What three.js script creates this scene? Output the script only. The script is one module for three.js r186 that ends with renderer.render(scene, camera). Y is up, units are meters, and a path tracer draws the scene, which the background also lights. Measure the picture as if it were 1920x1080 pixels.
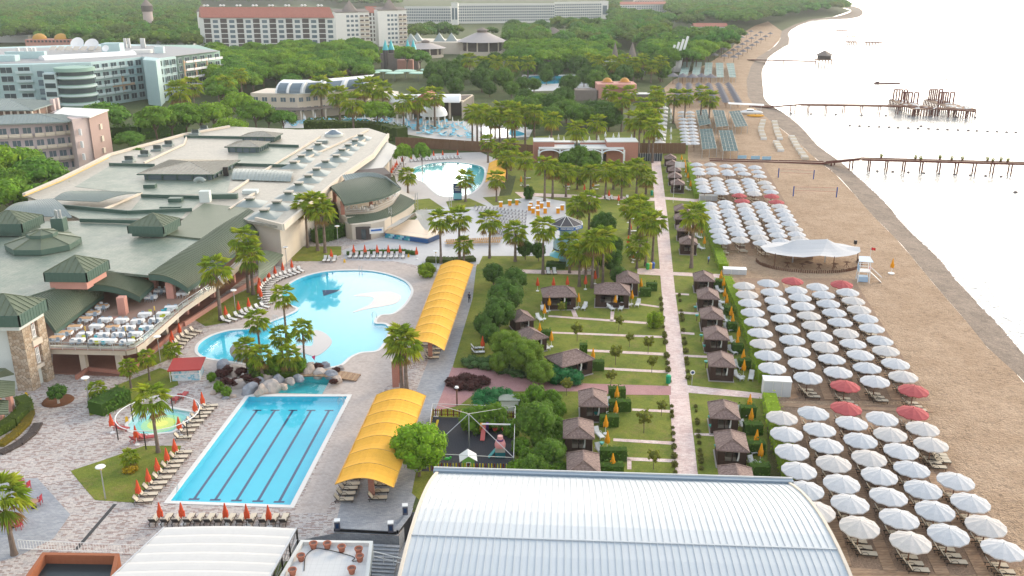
import * as THREE from 'three';
import { mergeGeometries } from 'three/addons/utils/BufferGeometryUtils.js';
import { FontLoader } from 'three/addons/loaders/FontLoader.js';
import { TextGeometry } from 'three/addons/geometries/TextGeometry.js';
import { MarchingCubes } from 'three/addons/objects/MarchingCubes.js';

// ---------- camera ----------
const scene = new THREE.Scene();
const FPX = 1700, CAM_H = 50, PITCH = 18.8 * Math.PI / 180;
const camera = new THREE.PerspectiveCamera(2 * Math.atan(540 / FPX) * 180 / Math.PI, 16 / 9, 0.5, 12000);
camera.position.set(0, CAM_H, 0);
camera.rotation.set(-PITCH, 0, 0);
// ---------- sky and sun ----------
const SUN_AZ = 42 * Math.PI / 180, SUN_EL = 24 * Math.PI / 180;
const sunDir = new THREE.Vector3(Math.sin(SUN_AZ) * Math.cos(SUN_EL), Math.sin(SUN_EL), -Math.cos(SUN_AZ) * Math.cos(SUN_EL));
{
  const W = 512, Hh = 256, d = new Float32Array(W * Hh * 4);
  for (let j = 0; j < Hh; j++) for (let i = 0; i < W; i++) {
    const ph = ((i + 0.5) / W - 0.5) * 2 * Math.PI, el = ((j + 0.5) / Hh - 0.5) * Math.PI;
    const x = Math.cos(ph) * Math.cos(el), y = Math.sin(el), z = Math.sin(ph) * Math.cos(el);
    const az = Math.atan2(x, -z); let da = Math.abs(az - SUN_AZ); if (da > Math.PI) da = 2 * Math.PI - da;
    const e = Math.max(el, 0) * 180 / Math.PI, dd = da * 180 / Math.PI;
    const t = Math.pow(Math.max(y, 0), 0.55);
    // hazy dawn: pale horizon, soft blue above, wide warm glow over the sea
    let r = 1.00 * (1 - t) + 0.62 * t, g = 0.98 * (1 - t) + 0.74 * t, b = 0.96 * (1 - t) + 0.90 * t;
    const gl = 5.6 * Math.exp(-Math.pow(dd / 72, 2)) * Math.exp(-Math.pow(e / 23, 6));
    r += gl * 1.0; g += gl * 0.88; b += gl * 0.73;
    if (el < 0) { r *= 0.8; g *= 0.8; b *= 0.8; }
    const k = (j * W + i) * 4; d[k] = r; d[k + 1] = g; d[k + 2] = b; d[k + 3] = 1;
  }
  const sky = new THREE.DataTexture(d, W, Hh, THREE.RGBAFormat, THREE.FloatType);
  sky.mapping = THREE.EquirectangularReflectionMapping; sky.magFilter = THREE.LinearFilter; sky.minFilter = THREE.LinearFilter;
  sky.wrapS = THREE.RepeatWrapping; sky.needsUpdate = true;
  scene.background = sky; scene.environment = sky;
}
const sun = new THREE.DirectionalLight(new THREE.Color().setRGB(1, 0.80, 0.56), 1.5);
sun.position.copy(sunDir).multiplyScalar(600).add(new THREE.Vector3(0, 0, -150));
sun.target.position.set(0, 0, -150); scene.add(sun); scene.add(sun.target);
sun.castShadow = true; sun.shadow.radius = 26; sun.shadow.mapSize.set(4096, 4096);
Object.assign(sun.shadow.camera, { left: -260, right: 260, top: 260, bottom: -260, near: 10, far: 1600 });
scene.fog = new THREE.FogExp2(new THREE.Color().setRGB(0.80, 0.84, 0.84), 0.00010);
const renderer = new THREE.WebGLRenderer({ antialias: true });
renderer.setSize(1024, 576);
renderer.toneMapping = THREE.LinearToneMapping; renderer.toneMappingExposure = 1.38;
renderer.shadowMap.enabled = true; renderer.shadowMap.type = THREE.PCFSoftShadowMap;

// ---------- helpers ----------
let seed = 7;
const rnd = () => { seed = (seed * 1664525 + 1013904223) >>> 0; return seed / 4294967296; };
const rr = (a, b) => a + (b - a) * rnd();
const CP = Math.cos(PITCH), SP = Math.sin(PITCH);
// a photograph pixel gives a direction; its distance comes from the level it touches
function P(px, py, h = 0) {
  const u = (px - 960) / FPX, v = (540 - py) / FPX;
  const wy = v * CP - SP, wf = CP + v * SP, t = (h - CAM_H) / wy;
  return new THREE.Vector3(u * t, h, -wf * t);
}
const used = {};
function numbered(n) { const k = used[n] = (used[n] ?? -1) + 1; return k ? n + '_' + String(k).padStart(3, '0') : n; }
function thing(name, label, category, pos = [0, 0, 0], turn = 0, group) {
  const o = new THREE.Group(); o.name = numbered(name); scene.add(o);
  o.position.set(...(pos.isVector3 ? pos.toArray() : pos)); o.rotation.y = turn; o.userData = { label, category };
  if (group) o.userData.group = group;
  return o;
}
function tag(o, label, category, group, kind) {
  o.userData.label = label; o.userData.category = category;
  if (group) o.userData.group = group; if (kind) o.userData.kind = kind; return o;
}
function boxUV(g) { // uv in metres, projected along each face's main axis
  if (g.index) g = g.toNonIndexed();
  const p = g.attributes.position, n = p.count, uv = new Float32Array(n * 2);
  const a = new THREE.Vector3(), b = new THREE.Vector3(), c = new THREE.Vector3();
  for (let i = 0; i < n; i += 3) {
    a.fromBufferAttribute(p, i); b.fromBufferAttribute(p, i + 1); c.fromBufferAttribute(p, i + 2);
    b.sub(a); c.sub(a); b.cross(c); const X = Math.abs(b.x), Y = Math.abs(b.y), Z = Math.abs(b.z);
    for (let k = 0; k < 3; k++) {
      const x = p.getX(i + k), y = p.getY(i + k), z = p.getZ(i + k);
      if (Y >= X * 0.7 && Y >= Z * 0.7) { uv[(i + k) * 2] = x; uv[(i + k) * 2 + 1] = z; }
      else if (X > Z) { uv[(i + k) * 2] = z; uv[(i + k) * 2 + 1] = y; }
      else { uv[(i + k) * 2] = x; uv[(i + k) * 2 + 1] = y; }
    }
  }
  g.setAttribute('uv', new THREE.BufferAttribute(uv, 2)); return g;
}
const V = (x, y, z) => new THREE.Vector3(x, y, z);
class MB { // collects shapes into one geometry
  constructor() { this.g = []; }
  add(g) { if (g.index) g = g.toNonIndexed(); for (const k of Object.keys(g.attributes)) if (!['position', 'normal', 'uv'].includes(k)) g.deleteAttribute(k); this.g.push(g); return this; }
  box(x, y, z, sx, sy, sz, ry = 0, rx = 0, rz = 0) { // centre
    const g = new THREE.BoxGeometry(sx, sy, sz); if (rx) g.rotateX(rx); if (rz) g.rotateZ(rz); if (ry) g.rotateY(ry); g.translate(x, y, z); return this.add(g);
  }
  base(x, y, z, sx, sy, sz, ry = 0) { return this.box(x, y + sy / 2, z, sx, sy, sz, ry); }
  bar(a, b, w, h = w) { // rectangular bar from a to b
    const d = b.clone().sub(a), L = d.length(), g = new THREE.BoxGeometry(w, h, L);
    const m = new THREE.Matrix4().lookAt(b, a, Math.abs(d.y) > 0.99 * L ? V(1, 0, 0) : V(0, 1, 0));
    g.applyMatrix4(m); g.translate((a.x + b.x) / 2, (a.y + b.y) / 2, (a.z + b.z) / 2); return this.add(g);
  }
  cyl(x, y, z, r0, r1, h, seg = 10, open = false) { const g = new THREE.CylinderGeometry(r1, r0, h, seg, 1, open); g.translate(x, y + h / 2, z); return this.add(g); }
  tube(pts, r, seg = 8, rad = 6, closed = false) { return this.add(new THREE.TubeGeometry(new THREE.CatmullRomCurve3(pts, closed), seg, r, rad, closed)); }
  sph(x, y, z, rx, ry = rx, rz = rx, a = 10, b = 7) { const g = new THREE.SphereGeometry(1, a, b); g.scale(rx, ry, rz); g.translate(x, y, z); return this.add(g); }
  lathe(pts, x = 0, y = 0, z = 0, seg = 16) { const g = new THREE.LatheGeometry(pts.map(q => new THREE.Vector2(q[0], q[1])), seg); g.translate(x, y, z); return this.add(g); }
  tri(...v) { // list of vertices, three per face
    const g = new THREE.BufferGeometry(); g.setAttribute('position', new THREE.Float32BufferAttribute(v.flatMap(q => [q.x, q.y, q.z]), 3));
    g.computeVertexNormals(); g.setAttribute('uv', new THREE.Float32BufferAttribute(new Array(v.length * 2).fill(0), 2)); return this.add(g);
  }
  quad(a, b, c, d) { return this.tri(a, b, c, a, c, d); }
  prism(pts, y0, y1, holes = []) { // pts: [x,z] pairs
    const sh = new THREE.Shape(pts.map(q => new THREE.Vector2(q[0], -q[1])));
    for (const h of holes) sh.holes.push(new THREE.Path(h.map(q => new THREE.Vector2(q[0], -q[1]))));
    const g = new THREE.ExtrudeGeometry(sh, { depth: y1 - y0, bevelEnabled: false, steps: 1 });
    g.rotateX(-Math.PI / 2); g.translate(0, y0, 0); return this.add(g);
  }
  slab(a, b, c, d, t) { // four corners of the top face, thickness t downward
    const D = q => q.clone().setY(q.y - t); this.quad(a, b, c, d).quad(D(d), D(c), D(b), D(a));
    this.quad(a, D(a), D(b), b).quad(b, D(b), D(c), c).quad(c, D(c), D(d), d).quad(d, D(d), D(a), a); return this;
  }
  geo() { return boxUV(mergeGeometries(this.g)); }
  build(name, mat, parent = scene) {
    const m = new THREE.Mesh(this.geo(), mat); m.name = parent === scene ? numbered(name) : name; parent.add(m); return m;
  }
}
const mb = () => new MB();
function copy(o, pos, turn, label, group, s) {
  const c = o.clone(); c.userData = { ...o.userData }; c.name = numbered(o.name.replace(/_\d\d\d$/, '')); scene.add(c);
  if (pos) c.position.set(...(pos.isVector3 ? pos.toArray() : pos)); if (turn !== undefined) c.rotation.y = turn;
  if (label) c.userData.label = label; if (group) c.userData.group = group; if (s) c.scale.setScalar(s);
  return c;
}
// places one proto first, later copies of it
function stamper(proto) { let first = true; return (pos, turn = 0, label, group, s) => { if (first) { first = false; proto.position.set(...(pos.isVector3 ? pos.toArray() : pos)); proto.rotation.y = turn; if (label) proto.userData.label = label; if (group) proto.userData.group = group; if (s) proto.scale.setScalar(s); return proto; } return copy(proto, pos, turn, label, group, s); }; }

// ---------- procedural textures ----------
function periodic(n, s) { // tileable value noise lattice
  const t = new Float32Array(n * n); let q = s * 7919 + 13; for (let i = 0; i < n * n; i++) { q = (q * 1664525 + 1013904223) >>> 0; t[i] = q / 4294967296; }
  return (u, v) => { u = ((u % 1) + 1) % 1 * n; v = ((v % 1) + 1) % 1 * n; const i = Math.floor(u), j = Math.floor(v); let a = u - i, b = v - j; a = a * a * (3 - 2 * a); b = b * b * (3 - 2 * b); const I = (i + 1) % n, J = (j + 1) % n; return (t[j * n + i] * (1 - a) + t[j * n + I] * a) * (1 - b) + (t[J * n + i] * (1 - a) + t[J * n + I] * a) * b; };
}
const N4 = periodic(4, 1), N9 = periodic(9, 2), N21 = periodic(21, 3), N47 = periodic(47, 4), N113 = periodic(113, 5), N251 = periodic(251, 6);
const fbm = (u, v) => N4(u, v) * 0.3 + N9(u, v) * 0.25 + N21(u, v) * 0.2 + N47(u, v) * 0.15 + N113(u, v) * 0.1;
function tex(size, tile, fn, srgb = true) { // fn(u,v) -> [r,g,b] 0..1 ; tile in metres
  const d = new Uint8Array(size * size * 4);
  for (let j = 0; j < size; j++) for (let i = 0; i < size; i++) {
    const c = fn((i + 0.5) / size, (j + 0.5) / size), k = (j * size + i) * 4;
    for (let q = 0; q < 3; q++) d[k + q] = Math.max(0, Math.min(255, Math.round(255 * (srgb ? Math.pow(Math.max(c[q], 0), 1 / 2.2) : c[q])))); d[k + 3] = 255;
  }
  const t = new THREE.DataTexture(d, size, size); t.wrapS = t.wrapT = THREE.RepeatWrapping; t.magFilter = THREE.LinearFilter; t.minFilter = THREE.LinearMipmapLinearFilter; t.generateMipmaps = true;
  if (srgb) t.colorSpace = THREE.SRGBColorSpace; t.repeat.set(1 / tile, 1 / tile); t.needsUpdate = true; return t;
}
const mix = (a, b, t) => [a[0] + (b[0] - a[0]) * t, a[1] + (b[1] - a[1]) * t, a[2] + (b[2] - a[2]) * t];
const mul = (a, k) => [a[0] * k, a[1] * k, a[2] * k];
const clamp = (x, a = 0, b = 1) => Math.max(a, Math.min(b, x));
const C = (r, g, b) => new THREE.Color().setRGB(r, g, b);
function M(rgb, rough = 0.8, o = {}) { return new THREE.MeshPhysicalMaterial({ color: C(...rgb), roughness: rough, metalness: 0, specularIntensity: rough > .55 ? .35 : 1, side: THREE.DoubleSide, ...o }); }
function Mt(map, rough = 0.85, o = {}) { return new THREE.MeshPhysicalMaterial({ ...(map.isTexture ? { map } : map), roughness: rough, metalness: 0, specularIntensity: rough > .55 ? .3 : 1, side: THREE.DoubleSide, ...o }); }
// a mottled material: base colour with patches and grain, from a few shared grey maps
const mottleMaps = {};
function mottle(base, amt = 0.25, tile = 6) {
  const A = [.08, .15, .25, .4].reduce((a, b) => Math.abs(b - amt) < Math.abs(a - amt) ? b : a), T = [1.5, 3, 6, 12].reduce((a, b) => Math.abs(b - tile) < Math.abs(a - tile) ? b : a), key = A + '/' + T;
  mottleMaps[key] ??= tex(256, T, (u, v) => { const k = (1 - A + 2 * A * (0.55 * fbm(u, v) + 0.25 * N113(u, v) + 0.2 * N47(u + 0.3, v))) / (1 + A); return [k, k, k]; });
  return { map: mottleMaps[key], color: C(...mul(base, 1 + A)) };
}
// ================= ground, water, paths =================
const smooth = (pts, n = 60, closed = true) => { // catmull through pixel points
  const c = new THREE.CatmullRomCurve3(pts.map(p => V(p[0], p[1], 0)), closed, 'centripetal');
  return c.getPoints(n).slice(0, closed ? n : n + 1).map(q => [q.x, q.y]);
};
const XZ = (pts, h = 0) => pts.map(p => { const q = P(p[0], p[1], h); return [q.x, q.z]; });
function sheetGeo(xz, y, holes = []) {
  const sh = new THREE.Shape(xz.map(q => new THREE.Vector2(q[0], -q[1])));
  for (const h of holes) sh.holes.push(new THREE.Path(h.map(q => new THREE.Vector2(q[0], -q[1]))));
  const g = new THREE.ShapeGeometry(sh); g.rotateX(-Math.PI / 2); g.translate(0, y, 0); return g;
}
function sheet(name, px, y, mat, holes = [], kind = 'structure', parent = scene) {
  const m = mb().add(sheetGeo(XZ(px), y, holes)).build(name, mat, parent); if (parent === scene) m.userData.kind = kind; return m;
}
// pixels of the pool outlines (water line)
const lapPx = [[466, 743], [652, 743], [545, 948], [318, 940]];
const lagoonPx = smooth([[600, 511], [650, 507], [700, 509], [738, 518], [762, 530], [771, 545], [765, 561], [752, 577], [735, 588], [712, 591], [702, 600], [703, 606], [722, 608], [730, 616], [727, 627], [718, 645], [707, 657], [676, 661], [655, 670], [638, 684], [600, 690], [560, 690], [500, 690], [450, 680], [405, 674], [382, 669], [371, 660], [372, 648], [388, 634], [425, 621], [470, 616], [515, 601], [560, 579], [541, 570], [528, 557], [533, 542], [555, 525]], 150);
const channelPx = [[514, 737], [540, 720], [572, 707], [622, 707], [604, 739]];
const upperPx = smooth([[774, 318], [800, 308], [840, 304], [880, 307], [906, 315], [908, 328], [902, 345], [882, 363], [855, 369], [826, 367], [806, 352], [797, 343], [781, 335]], 70);
const kidsPx = [[239, 796], [256, 774], [308, 763], [357, 772], [352, 792], [322, 810], [270, 815], [244, 808]];
const poolXZ = [lapPx, lagoonPx, channelPx, upperPx, kidsPx].map(p => XZ(p));
const [lapXZ, lagoonXZ, channelXZ, upperXZ, kidsXZ] = poolXZ;

const lowerPx = [[629, 1000], [748, 1005], [772, 960], [830, 960], [880, 1110], [520, 1110], [556, 1014]];
// materials of the ground
const grassTex = tex(512, 14, (u, v) => { const f = fbm(u, v), g = N251(u, v), k = N47(u + .2, v); let c = mix([0.13, 0.175, 0.022], [0.22, 0.235, 0.035], clamp((f - 0.3) * 2.6)); c = mix(c, [0.27, 0.205, 0.07], clamp((N9(u + .5, v + .1) * 0.6 + k * 0.4 - 0.56) * 3) * 0.6); return mul(c, 0.72 + 0.5 * g); });
const soilTex = tex(256, 25, (u, v) => mul(mix([0.045, 0.075, 0.02], [0.10, 0.11, 0.04], fbm(u, v)), 0.7 + 0.6 * N113(u, v)));
const paverTex = tex(1024, 8, (u, v) => { // small mixed grey and rose setts, 0.4 x 0.2 m
  const nx = 20, ny = 40, row = Math.floor(v * ny), sh = (row % 2) * 0.5 + ((row * 7) % 5) * 0.1, x = u * nx + sh, i = ((Math.floor(x) % nx) + nx) % nx, fx = x - Math.floor(x), fy = v * ny - row;
  const h = ((i * 73856093) ^ (row * 19349663)) >>> 0, r = (h % 1000) / 1000, q = N21(i / nx, row / ny);
  let c = r * 0.75 + q * 0.25 < 0.3 ? [0.34, 0.26, 0.235] : r < 0.7 ? [0.52, 0.465, 0.43] : [0.44, 0.395, 0.375];
  c = mul(c, 0.82 + 0.36 * N113(u, v)); if (fx < 0.07 || fy < 0.1) c = mul(c, 0.62); return mul(c, 0.94 + 0.14 * N4(u, v));
});
const deckTex = tex(512, 6, (u, v) => { const ny = 24, row = Math.floor(v * ny), x = u * 20 + (row % 2) * .5, i = Math.floor(x), h = ((i * 7919) ^ (row * 104729)) >>> 0; let c = mix([0.44, 0.37, 0.33], [0.51, 0.445, 0.405], (h % 97) / 97); if (x - i < .06 || v * ny - row < .07) c = mul(c, .82); return mul(c, .82 + .36 * fbm(u, v)); });
const slateTex = tex(512, 6, (u, v) => { const ny = 30, row = Math.floor(v * ny), x = u * 15 + (row % 2) * .5, i = Math.floor(x), h = ((i * 7919) ^ (row * 104729)) >>> 0; let c = mix([0.29, 0.30, 0.325], [0.37, 0.38, 0.40], (h % 97) / 97); if (x - i < .06 || v * ny - row < .08) c = mul(c, .75); return mul(c, .8 + .4 * fbm(u, v)); });
const pinkTex = tex(512, 9, (u, v) => { const f = fbm(u, v), s = N21(u * 1, v * 2); return mul(mix([0.56, 0.40, 0.365], [0.70, 0.575, 0.53], clamp((f * .6 + s * .4 - .3) * 2.4)), .85 + .3 * N113(u, v)); });
const redTex = tex(256, 6, (u, v) => mul(mix([0.36, 0.18, 0.175], [0.46, 0.26, 0.25], fbm(u, v)), .85 + .3 * N113(u, v)));
const sandTex = tex(1024, 22, (u, v) => { const f = fbm(u, v), g = N251(u, v), rk = Math.sin((v * 60 + N9(u, v) * 3) * 2 * Math.PI); let c = mix([0.365, 0.25, 0.16], [0.46, 0.33, 0.225], clamp((f - .28) * 2.2)); c = mul(c, 0.84 + .32 * g); const tr = N113(u * 1, v) * N47(u, v + .3); return mul(c, (tr > .46 ? .76 : tr > .36 ? .9 : 1) * (1 + .07 * rk)); });
const sandBump = tex(1024, 22, (u, v) => { const g = N251(u, v) * .4 + N113(u, v) * .35 + N47(u + .1, v) * .25; return [g, g, g]; }, false);
const darkSandTex = tex(512, 9, (u, v) => mul(mix([0.235, 0.155, 0.105], [0.33, 0.225, 0.155], fbm(u, v)), .75 + .5 * N113(u, v)));
const wetTex = tex(512, 14, (u, v) => mul(mix([0.17, 0.13, 0.10], [0.29, 0.225, 0.175], clamp((fbm(u, v) - .25) * 2)), .75 + .5 * N113(u, v)));
const plankTex = tex(512, 4, (u, v) => { const n = 28, r = Math.floor(v * n), h = ((r * 2654435761) >>> 0) % 100 / 100; let c = mix([0.34, 0.215, 0.135], [0.47, 0.32, 0.21], h); if (v * n - r < .14) c = mul(c, .5); return mul(c, .8 + .4 * N47(u * .3, v)); });
const mGrass = Mt(grassTex, 0.95, { bumpMap: tex(256, 3, (u, v) => { const g = N113(u, v) * .6 + N47(u, v) * .4; return [g, g, g]; }, false), bumpScale: 0.04 });
const mSoil = Mt(soilTex, 0.95), mPaver = Mt(paverTex, 0.8), mDeck = Mt(deckTex, 0.75), mSlate = Mt(slateTex, 0.72), mPink = Mt(pinkTex, 0.62), mRed = Mt(redTex, 0.8);
const mSand = Mt(sandTex, 0.95, { bumpMap: sandBump, bumpScale: 0.25 }), mDarkSand = Mt(darkSandTex, 0.95, { bumpMap: sandBump, bumpScale: 0.05 }), mWet = Mt(wetTex, 0.85, { bumpMap: sandBump, bumpScale: 0.08 }), mPlank = Mt(plankTex, 0.85);

// shoreline, pixels of the edge of the dry sand and of the water line, from near to far
const bermPx = [[2300, 1080], [2060, 860], [1960, 760], [1900, 695], [1850, 650], [1810, 600], [1775, 560], [1745, 525], [1710, 482], [1675, 442], [1640, 408], [1600, 362], [1565, 325], [1530, 298], [1500, 270], [1455, 234], [1418, 205], [1402, 180], [1400, 150], [1408, 125], [1420, 108], [1448, 90], [1462, 75], [1466, 58], [1490, 46], [1520, 36], [1560, 32], [1596, 20], [1570, 12], [1500, 2]];
const waterPx = [[2330, 1080], [2100, 860], [1990, 755], [1920, 675], [1890, 646], [1865, 613], [1835, 588], [1815, 562], [1795, 540], [1775, 515], [1757, 487], [1725, 455], [1695, 430], [1652, 381], [1615, 343], [1590, 320], [1573, 304], [1527, 270], [1490, 233], [1462, 211], [1432, 188], [1427, 165], [1427, 128], [1440, 107], [1477, 82], [1480, 58], [1535, 37], [1590, 35], [1616, 20], [1590, 10], [1515, 1]];
const bermXZ = XZ(bermPx), waterXZ = XZ(waterPx, -0.5);
const fb = bermXZ[bermXZ.length - 1];
{ // land: one sheet from under the camera to the horizon, open at the pools
  const land = [[-1500, 60], [bermXZ[0][0], 60], ...bermXZ, [fb[0] + 200, -4000], [fb[0] + 900, -9000], [-9000, -9000], [-9000, 60]];
  const g = sheetGeo(land, -0.012, [...poolXZ, XZ(lowerPx)]); const m = mb().add(g).build('ground', mSoil); m.userData.kind = 'structure';
}
{ // wet shore sloping under the sea
  const b = mb(), n = 220, cb = new THREE.CatmullRomCurve3(bermXZ.map(q => V(q[0], 0, q[1])), false, 'centripetal'), cw = new THREE.CatmullRomCurve3(waterXZ.map(q => V(q[0], -0.5, q[1])), false, 'centripetal');
  const A = [], B = [], D = [];
  for (let i = 0; i <= n; i++) { const t = i / n, a = cb.getPointAt(t); let w = null, bd = 1e9; for (let k = -60; k <= 60; k++) { const q = cw.getPointAt(clamp(t + k / 1500)); const dd = q.distanceTo(a); if (dd < bd) { bd = dd; w = q; } } a.y = 0.004; w = w.clone(); const o = w.clone().sub(a).setY(0); const L = Math.max(o.length(), 1); o.normalize(); w.y = -0.44; w.addScaledVector(o, (N21(t * 3.1, .3) - .5) * 1.6); A.push(a); B.push(w); D.push(w.clone().addScaledVector(o, 14).setY(-1.6)); }
  for (let i = 0; i < n; i++) b.quad(A[i], A[i + 1], B[i + 1], B[i]).quad(B[i], B[i + 1], D[i + 1], D[i]);
  b.build('wet_shore', mWet).userData.kind = 'structure';
}
{ // sea
  const edge = waterXZ.map(q => [q[0] - 1.5 - Math.abs(q[1]) * .004, q[1]]), lw = edge[edge.length - 1];
  const g = sheetGeo([[9000, 60], [edge[0][0], 60], ...edge, [lw[0] + 150, -4000], [lw[0] + 850, -9000], [9000, -9000]], -0.5);
  const wave = tex(512, 26, (u, v) => { const s = N47(u, v) * .4 + N21(u, v) * .35 + N113(u, v) * .25; return [s, s, s]; }, false);
  const m = mb().add(g).build('sea', new THREE.MeshPhysicalMaterial({ color: C(0.34, 0.345, 0.33), roughness: 0.16, ior: 1.33, bumpMap: wave, bumpScale: 0.16, side: THREE.DoubleSide }));
  m.userData.kind = 'structure';
}
{ // foam lines where small waves run out, lying on the water
  const foam = M([0.8, 0.79, 0.77], 0.7), b = mb();
  const cw = new THREE.CatmullRomCurve3(waterXZ.slice(0, 16).map(q => V(q[0], 0, q[1])), false, 'centripetal');
  for (let s = 0; s < 3; s++) {
    const off = [0.5, 2.6, 4.6][s]; let prev = null;
    for (let i = 0; i <= 260; i++) {
      const t = i / 260, p = cw.getPointAt(t), tg = cw.getTangentAt(t), nn = V(-tg.z, 0, tg.x); if (nn.x < 0) nn.negate();
      const wob = (N47(t * 2.3 + s * .37, .2 + s * .1) - .5) * 2.6, wd = Math.max(0, N113(t * 1.7, s * .31) * N21(t, s * .2) - .12) * [2.4, 1.2, .8][s];
      const a = p.clone().addScaledVector(nn, off + wob), c = a.clone().addScaledVector(nn, wd); a.y = c.y = -0.485;
      if (prev && wd > 0.05 && prev[2] > 0.05) b.quad(prev[0], a, c, prev[1]); prev = [a, c, wd];
    }
  }
  const f = b.build('sea_foam', foam); f.userData = { kind: 'stuff', label: 'thin white foam lines of small waves running onto the shore', category: 'foam' };
}
// dry sand of the beach
sheet('beach_sand', [[1262, 1400], [1440, 905], [1437, 745], [1405, 640], [1375, 560], [1352, 505], [1330, 432], [1307, 370], [1292, 305], [1280, 272], [1255, 200], [1245, 165], [1262, 150], [1330, 118], [1372, 90], [1395, 60], [1415, 48], [1440, 40], [1466, 58], [1462, 75], [1448, 90], [1420, 108], [1408, 125], [1400, 150], [1402, 180], [1418, 205], [1455, 234], [1500, 270], [1530, 298], [1565, 325], [1600, 362], [1640, 408], [1675, 442], [1710, 482], [1745, 525], [1775, 560], [1810, 600], [1850, 650], [1900, 695], [1960, 760], [2060, 860], [2300, 1080], [2684, 1400]], 0.0, mSand);
// darker walked sand under the parasol blocks
sheet('trodden_sand', [[1470, 930], [1445, 760], [1700, 760], [1760, 840], [1930, 1060], [1560, 1120]], 0.004, mDarkSand);
sheet('trodden_sand', [[1385, 522], [1600, 522], [1745, 752], [1448, 752]], 0.004, mDarkSand);
sheet('trodden_sand', [[1296, 302], [1430, 305], [1520, 462], [1340, 470], [1322, 400]], 0.004, mDarkSand);
// lawns
const lawnY = 0.0;
sheet('garden_lawn', [[876, 500], [905, 470], [960, 360], [975, 300], [1000, 300], [1290, 303], [1306, 368], [1330, 432], [1350, 505], [1372, 550], [1400, 620], [1432, 730], [1470, 905], [1480, 960], [800, 960], [800, 890], [848, 690]], lawnY, mGrass);
sheet('pool_lawn', [[930, 260], [1290, 240], [1290, 300], [960, 330], [905, 300]], 0.004, mGrass);
// paving around the pools
const deckHoles = [lapXZ, lagoonXZ, channelXZ, kidsXZ];
sheet('pool_terrace', [[-260, 700], [-60, 640], [300, 560], [420, 500], [520, 462], [640, 440], [800, 440], [905, 465], [893, 500], [848, 690], [800, 860], [772, 958], [748, 1005], [629, 1000], [556, 1014], [540, 1052], [200, 1062], [-40, 1130], [-400, 1200]], 0.008, mPaver, deckHoles);
{ // the smoother concrete deck round the lagoon, between pool and sun loungers
  sheet('smooth_deck', [[365, 640], [420, 604], [470, 590], [505, 565], [510, 540], [530, 515], [575, 492], [640, 486], [740, 492], [800, 508], [820, 520], [792, 590], [757, 700], [705, 742], [640, 905], [612, 962], [552, 962], [660, 745], [650, 738], [606, 741], [460, 741], [420, 750], [395, 770], [330, 850], [300, 830], [375, 760], [395, 700], [380, 690], [345, 672]], 0.012, mDeck, [lagoonXZ, channelXZ]);
}
sheet('slate_path', [[893, 500], [872, 500], [845, 570], [770, 760], [765, 790], [640, 940], [625, 1000], [629, 999], [746, 1004], [771, 959], [800, 870], [822, 760], [848, 690], [886, 560]], 0.016, mSlate);
sheet('grey_terrace', [[-200, 920], [70, 896], [132, 965], [100, 1010], [30, 1045], [-200, 1100]], 0.012, mSlate);
sheet('stage_plaza', [[640, 470], [690, 452], [760, 430], [800, 390], [960, 375], [1000, 368], [1060, 378], [1062, 420], [1030, 480], [905, 480], [898, 495], [820, 505], [740, 490], [650, 488]], 0.012, Mt(mottle([0.42, 0.42, 0.43], .15, 6), .55));
sheet('pool_terrace', [[700, 300], [760, 290], [900, 285], [935, 300], [945, 330], [935, 370], [990, 375], [1000, 384], [780, 395], [750, 370], [740, 330]], 0.008, Mt(mottle([0.50, 0.46, 0.43], .12, 8), .7), [upperXZ]);
// the long rose path and its branches
sheet('rose_path', [[1221, 300], [1238, 300], [1252, 410], [1265, 540], [1290, 730], [1309, 895], [1330, 1080], [1280, 1080], [1267, 895], [1257, 770], [1248, 640], [1240, 540], [1229, 400]], 0.012, mPink);
const branches = [[[1000, 362], [1000, 368], [1228, 377], [1228, 371]], [[985, 360], [965, 360], [985, 376], [1003, 366]], [[1028, 591], [1028, 594], [1216, 608], [1216, 604]], [[1035, 622], [1035, 625], [1247, 634], [1247, 630]], [[1080, 654], [1080, 658], [1251, 667], [1251, 662]], [[1130, 689], [1130, 693], [1254, 700], [1254, 695]], [[1185, 766], [1185, 770], [1258, 774], [1258, 769]], [[1150, 822], [1150, 827], [1262, 834], [1262, 828]], [[1168, 857], [1168, 863], [1264, 867], [1264, 861]], [[1176, 860], [1176, 880], [1184, 880], [1184, 862]], [[1070, 580], [1078, 580], [1084, 594], [1075, 594]], [[1145, 584], [1152, 584], [1150, 602], [1144, 602]], [[1200, 569], [1200, 572], [1236, 577], [1236, 574]], [[1266, 549], [1266, 552], [1292, 554], [1292, 551]], [[1272, 584], [1272, 588], [1310, 590], [1310, 586]], [[1277, 622], [1277, 626], [1302, 628], [1302, 624]], [[1282, 665], [1282, 669], [1328, 671], [1328, 667]], [[1302, 812], [1302, 816], [1340, 818], [1340, 813]], [[1246, 369], [1246, 374], [1311, 379], [1311, 374]], [[960, 505], [960, 512], [1100, 515], [1100, 508]], [[1195, 503], [1195, 514], [1262, 518], [1262, 505]], [[1262, 510], [1262, 516], [1350, 521], [1350, 514]], [[1286, 722], [1286, 736], [1432, 748], [1432, 738]], [[1098, 455], [1110, 455], [1108, 515], [1090, 515]]];
for (const b of branches) sheet('garden_path', b, 0.008, mPink);
sheet('red_path', [[848, 688], [905, 690], [960, 704], [1010, 712], [1090, 719], [1258, 724], [1258, 741], [1150, 740], [1080, 734], [960, 734], [930, 732], [890, 738], [862, 760], [815, 772], [830, 735]], 0.02, mRed);
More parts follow.
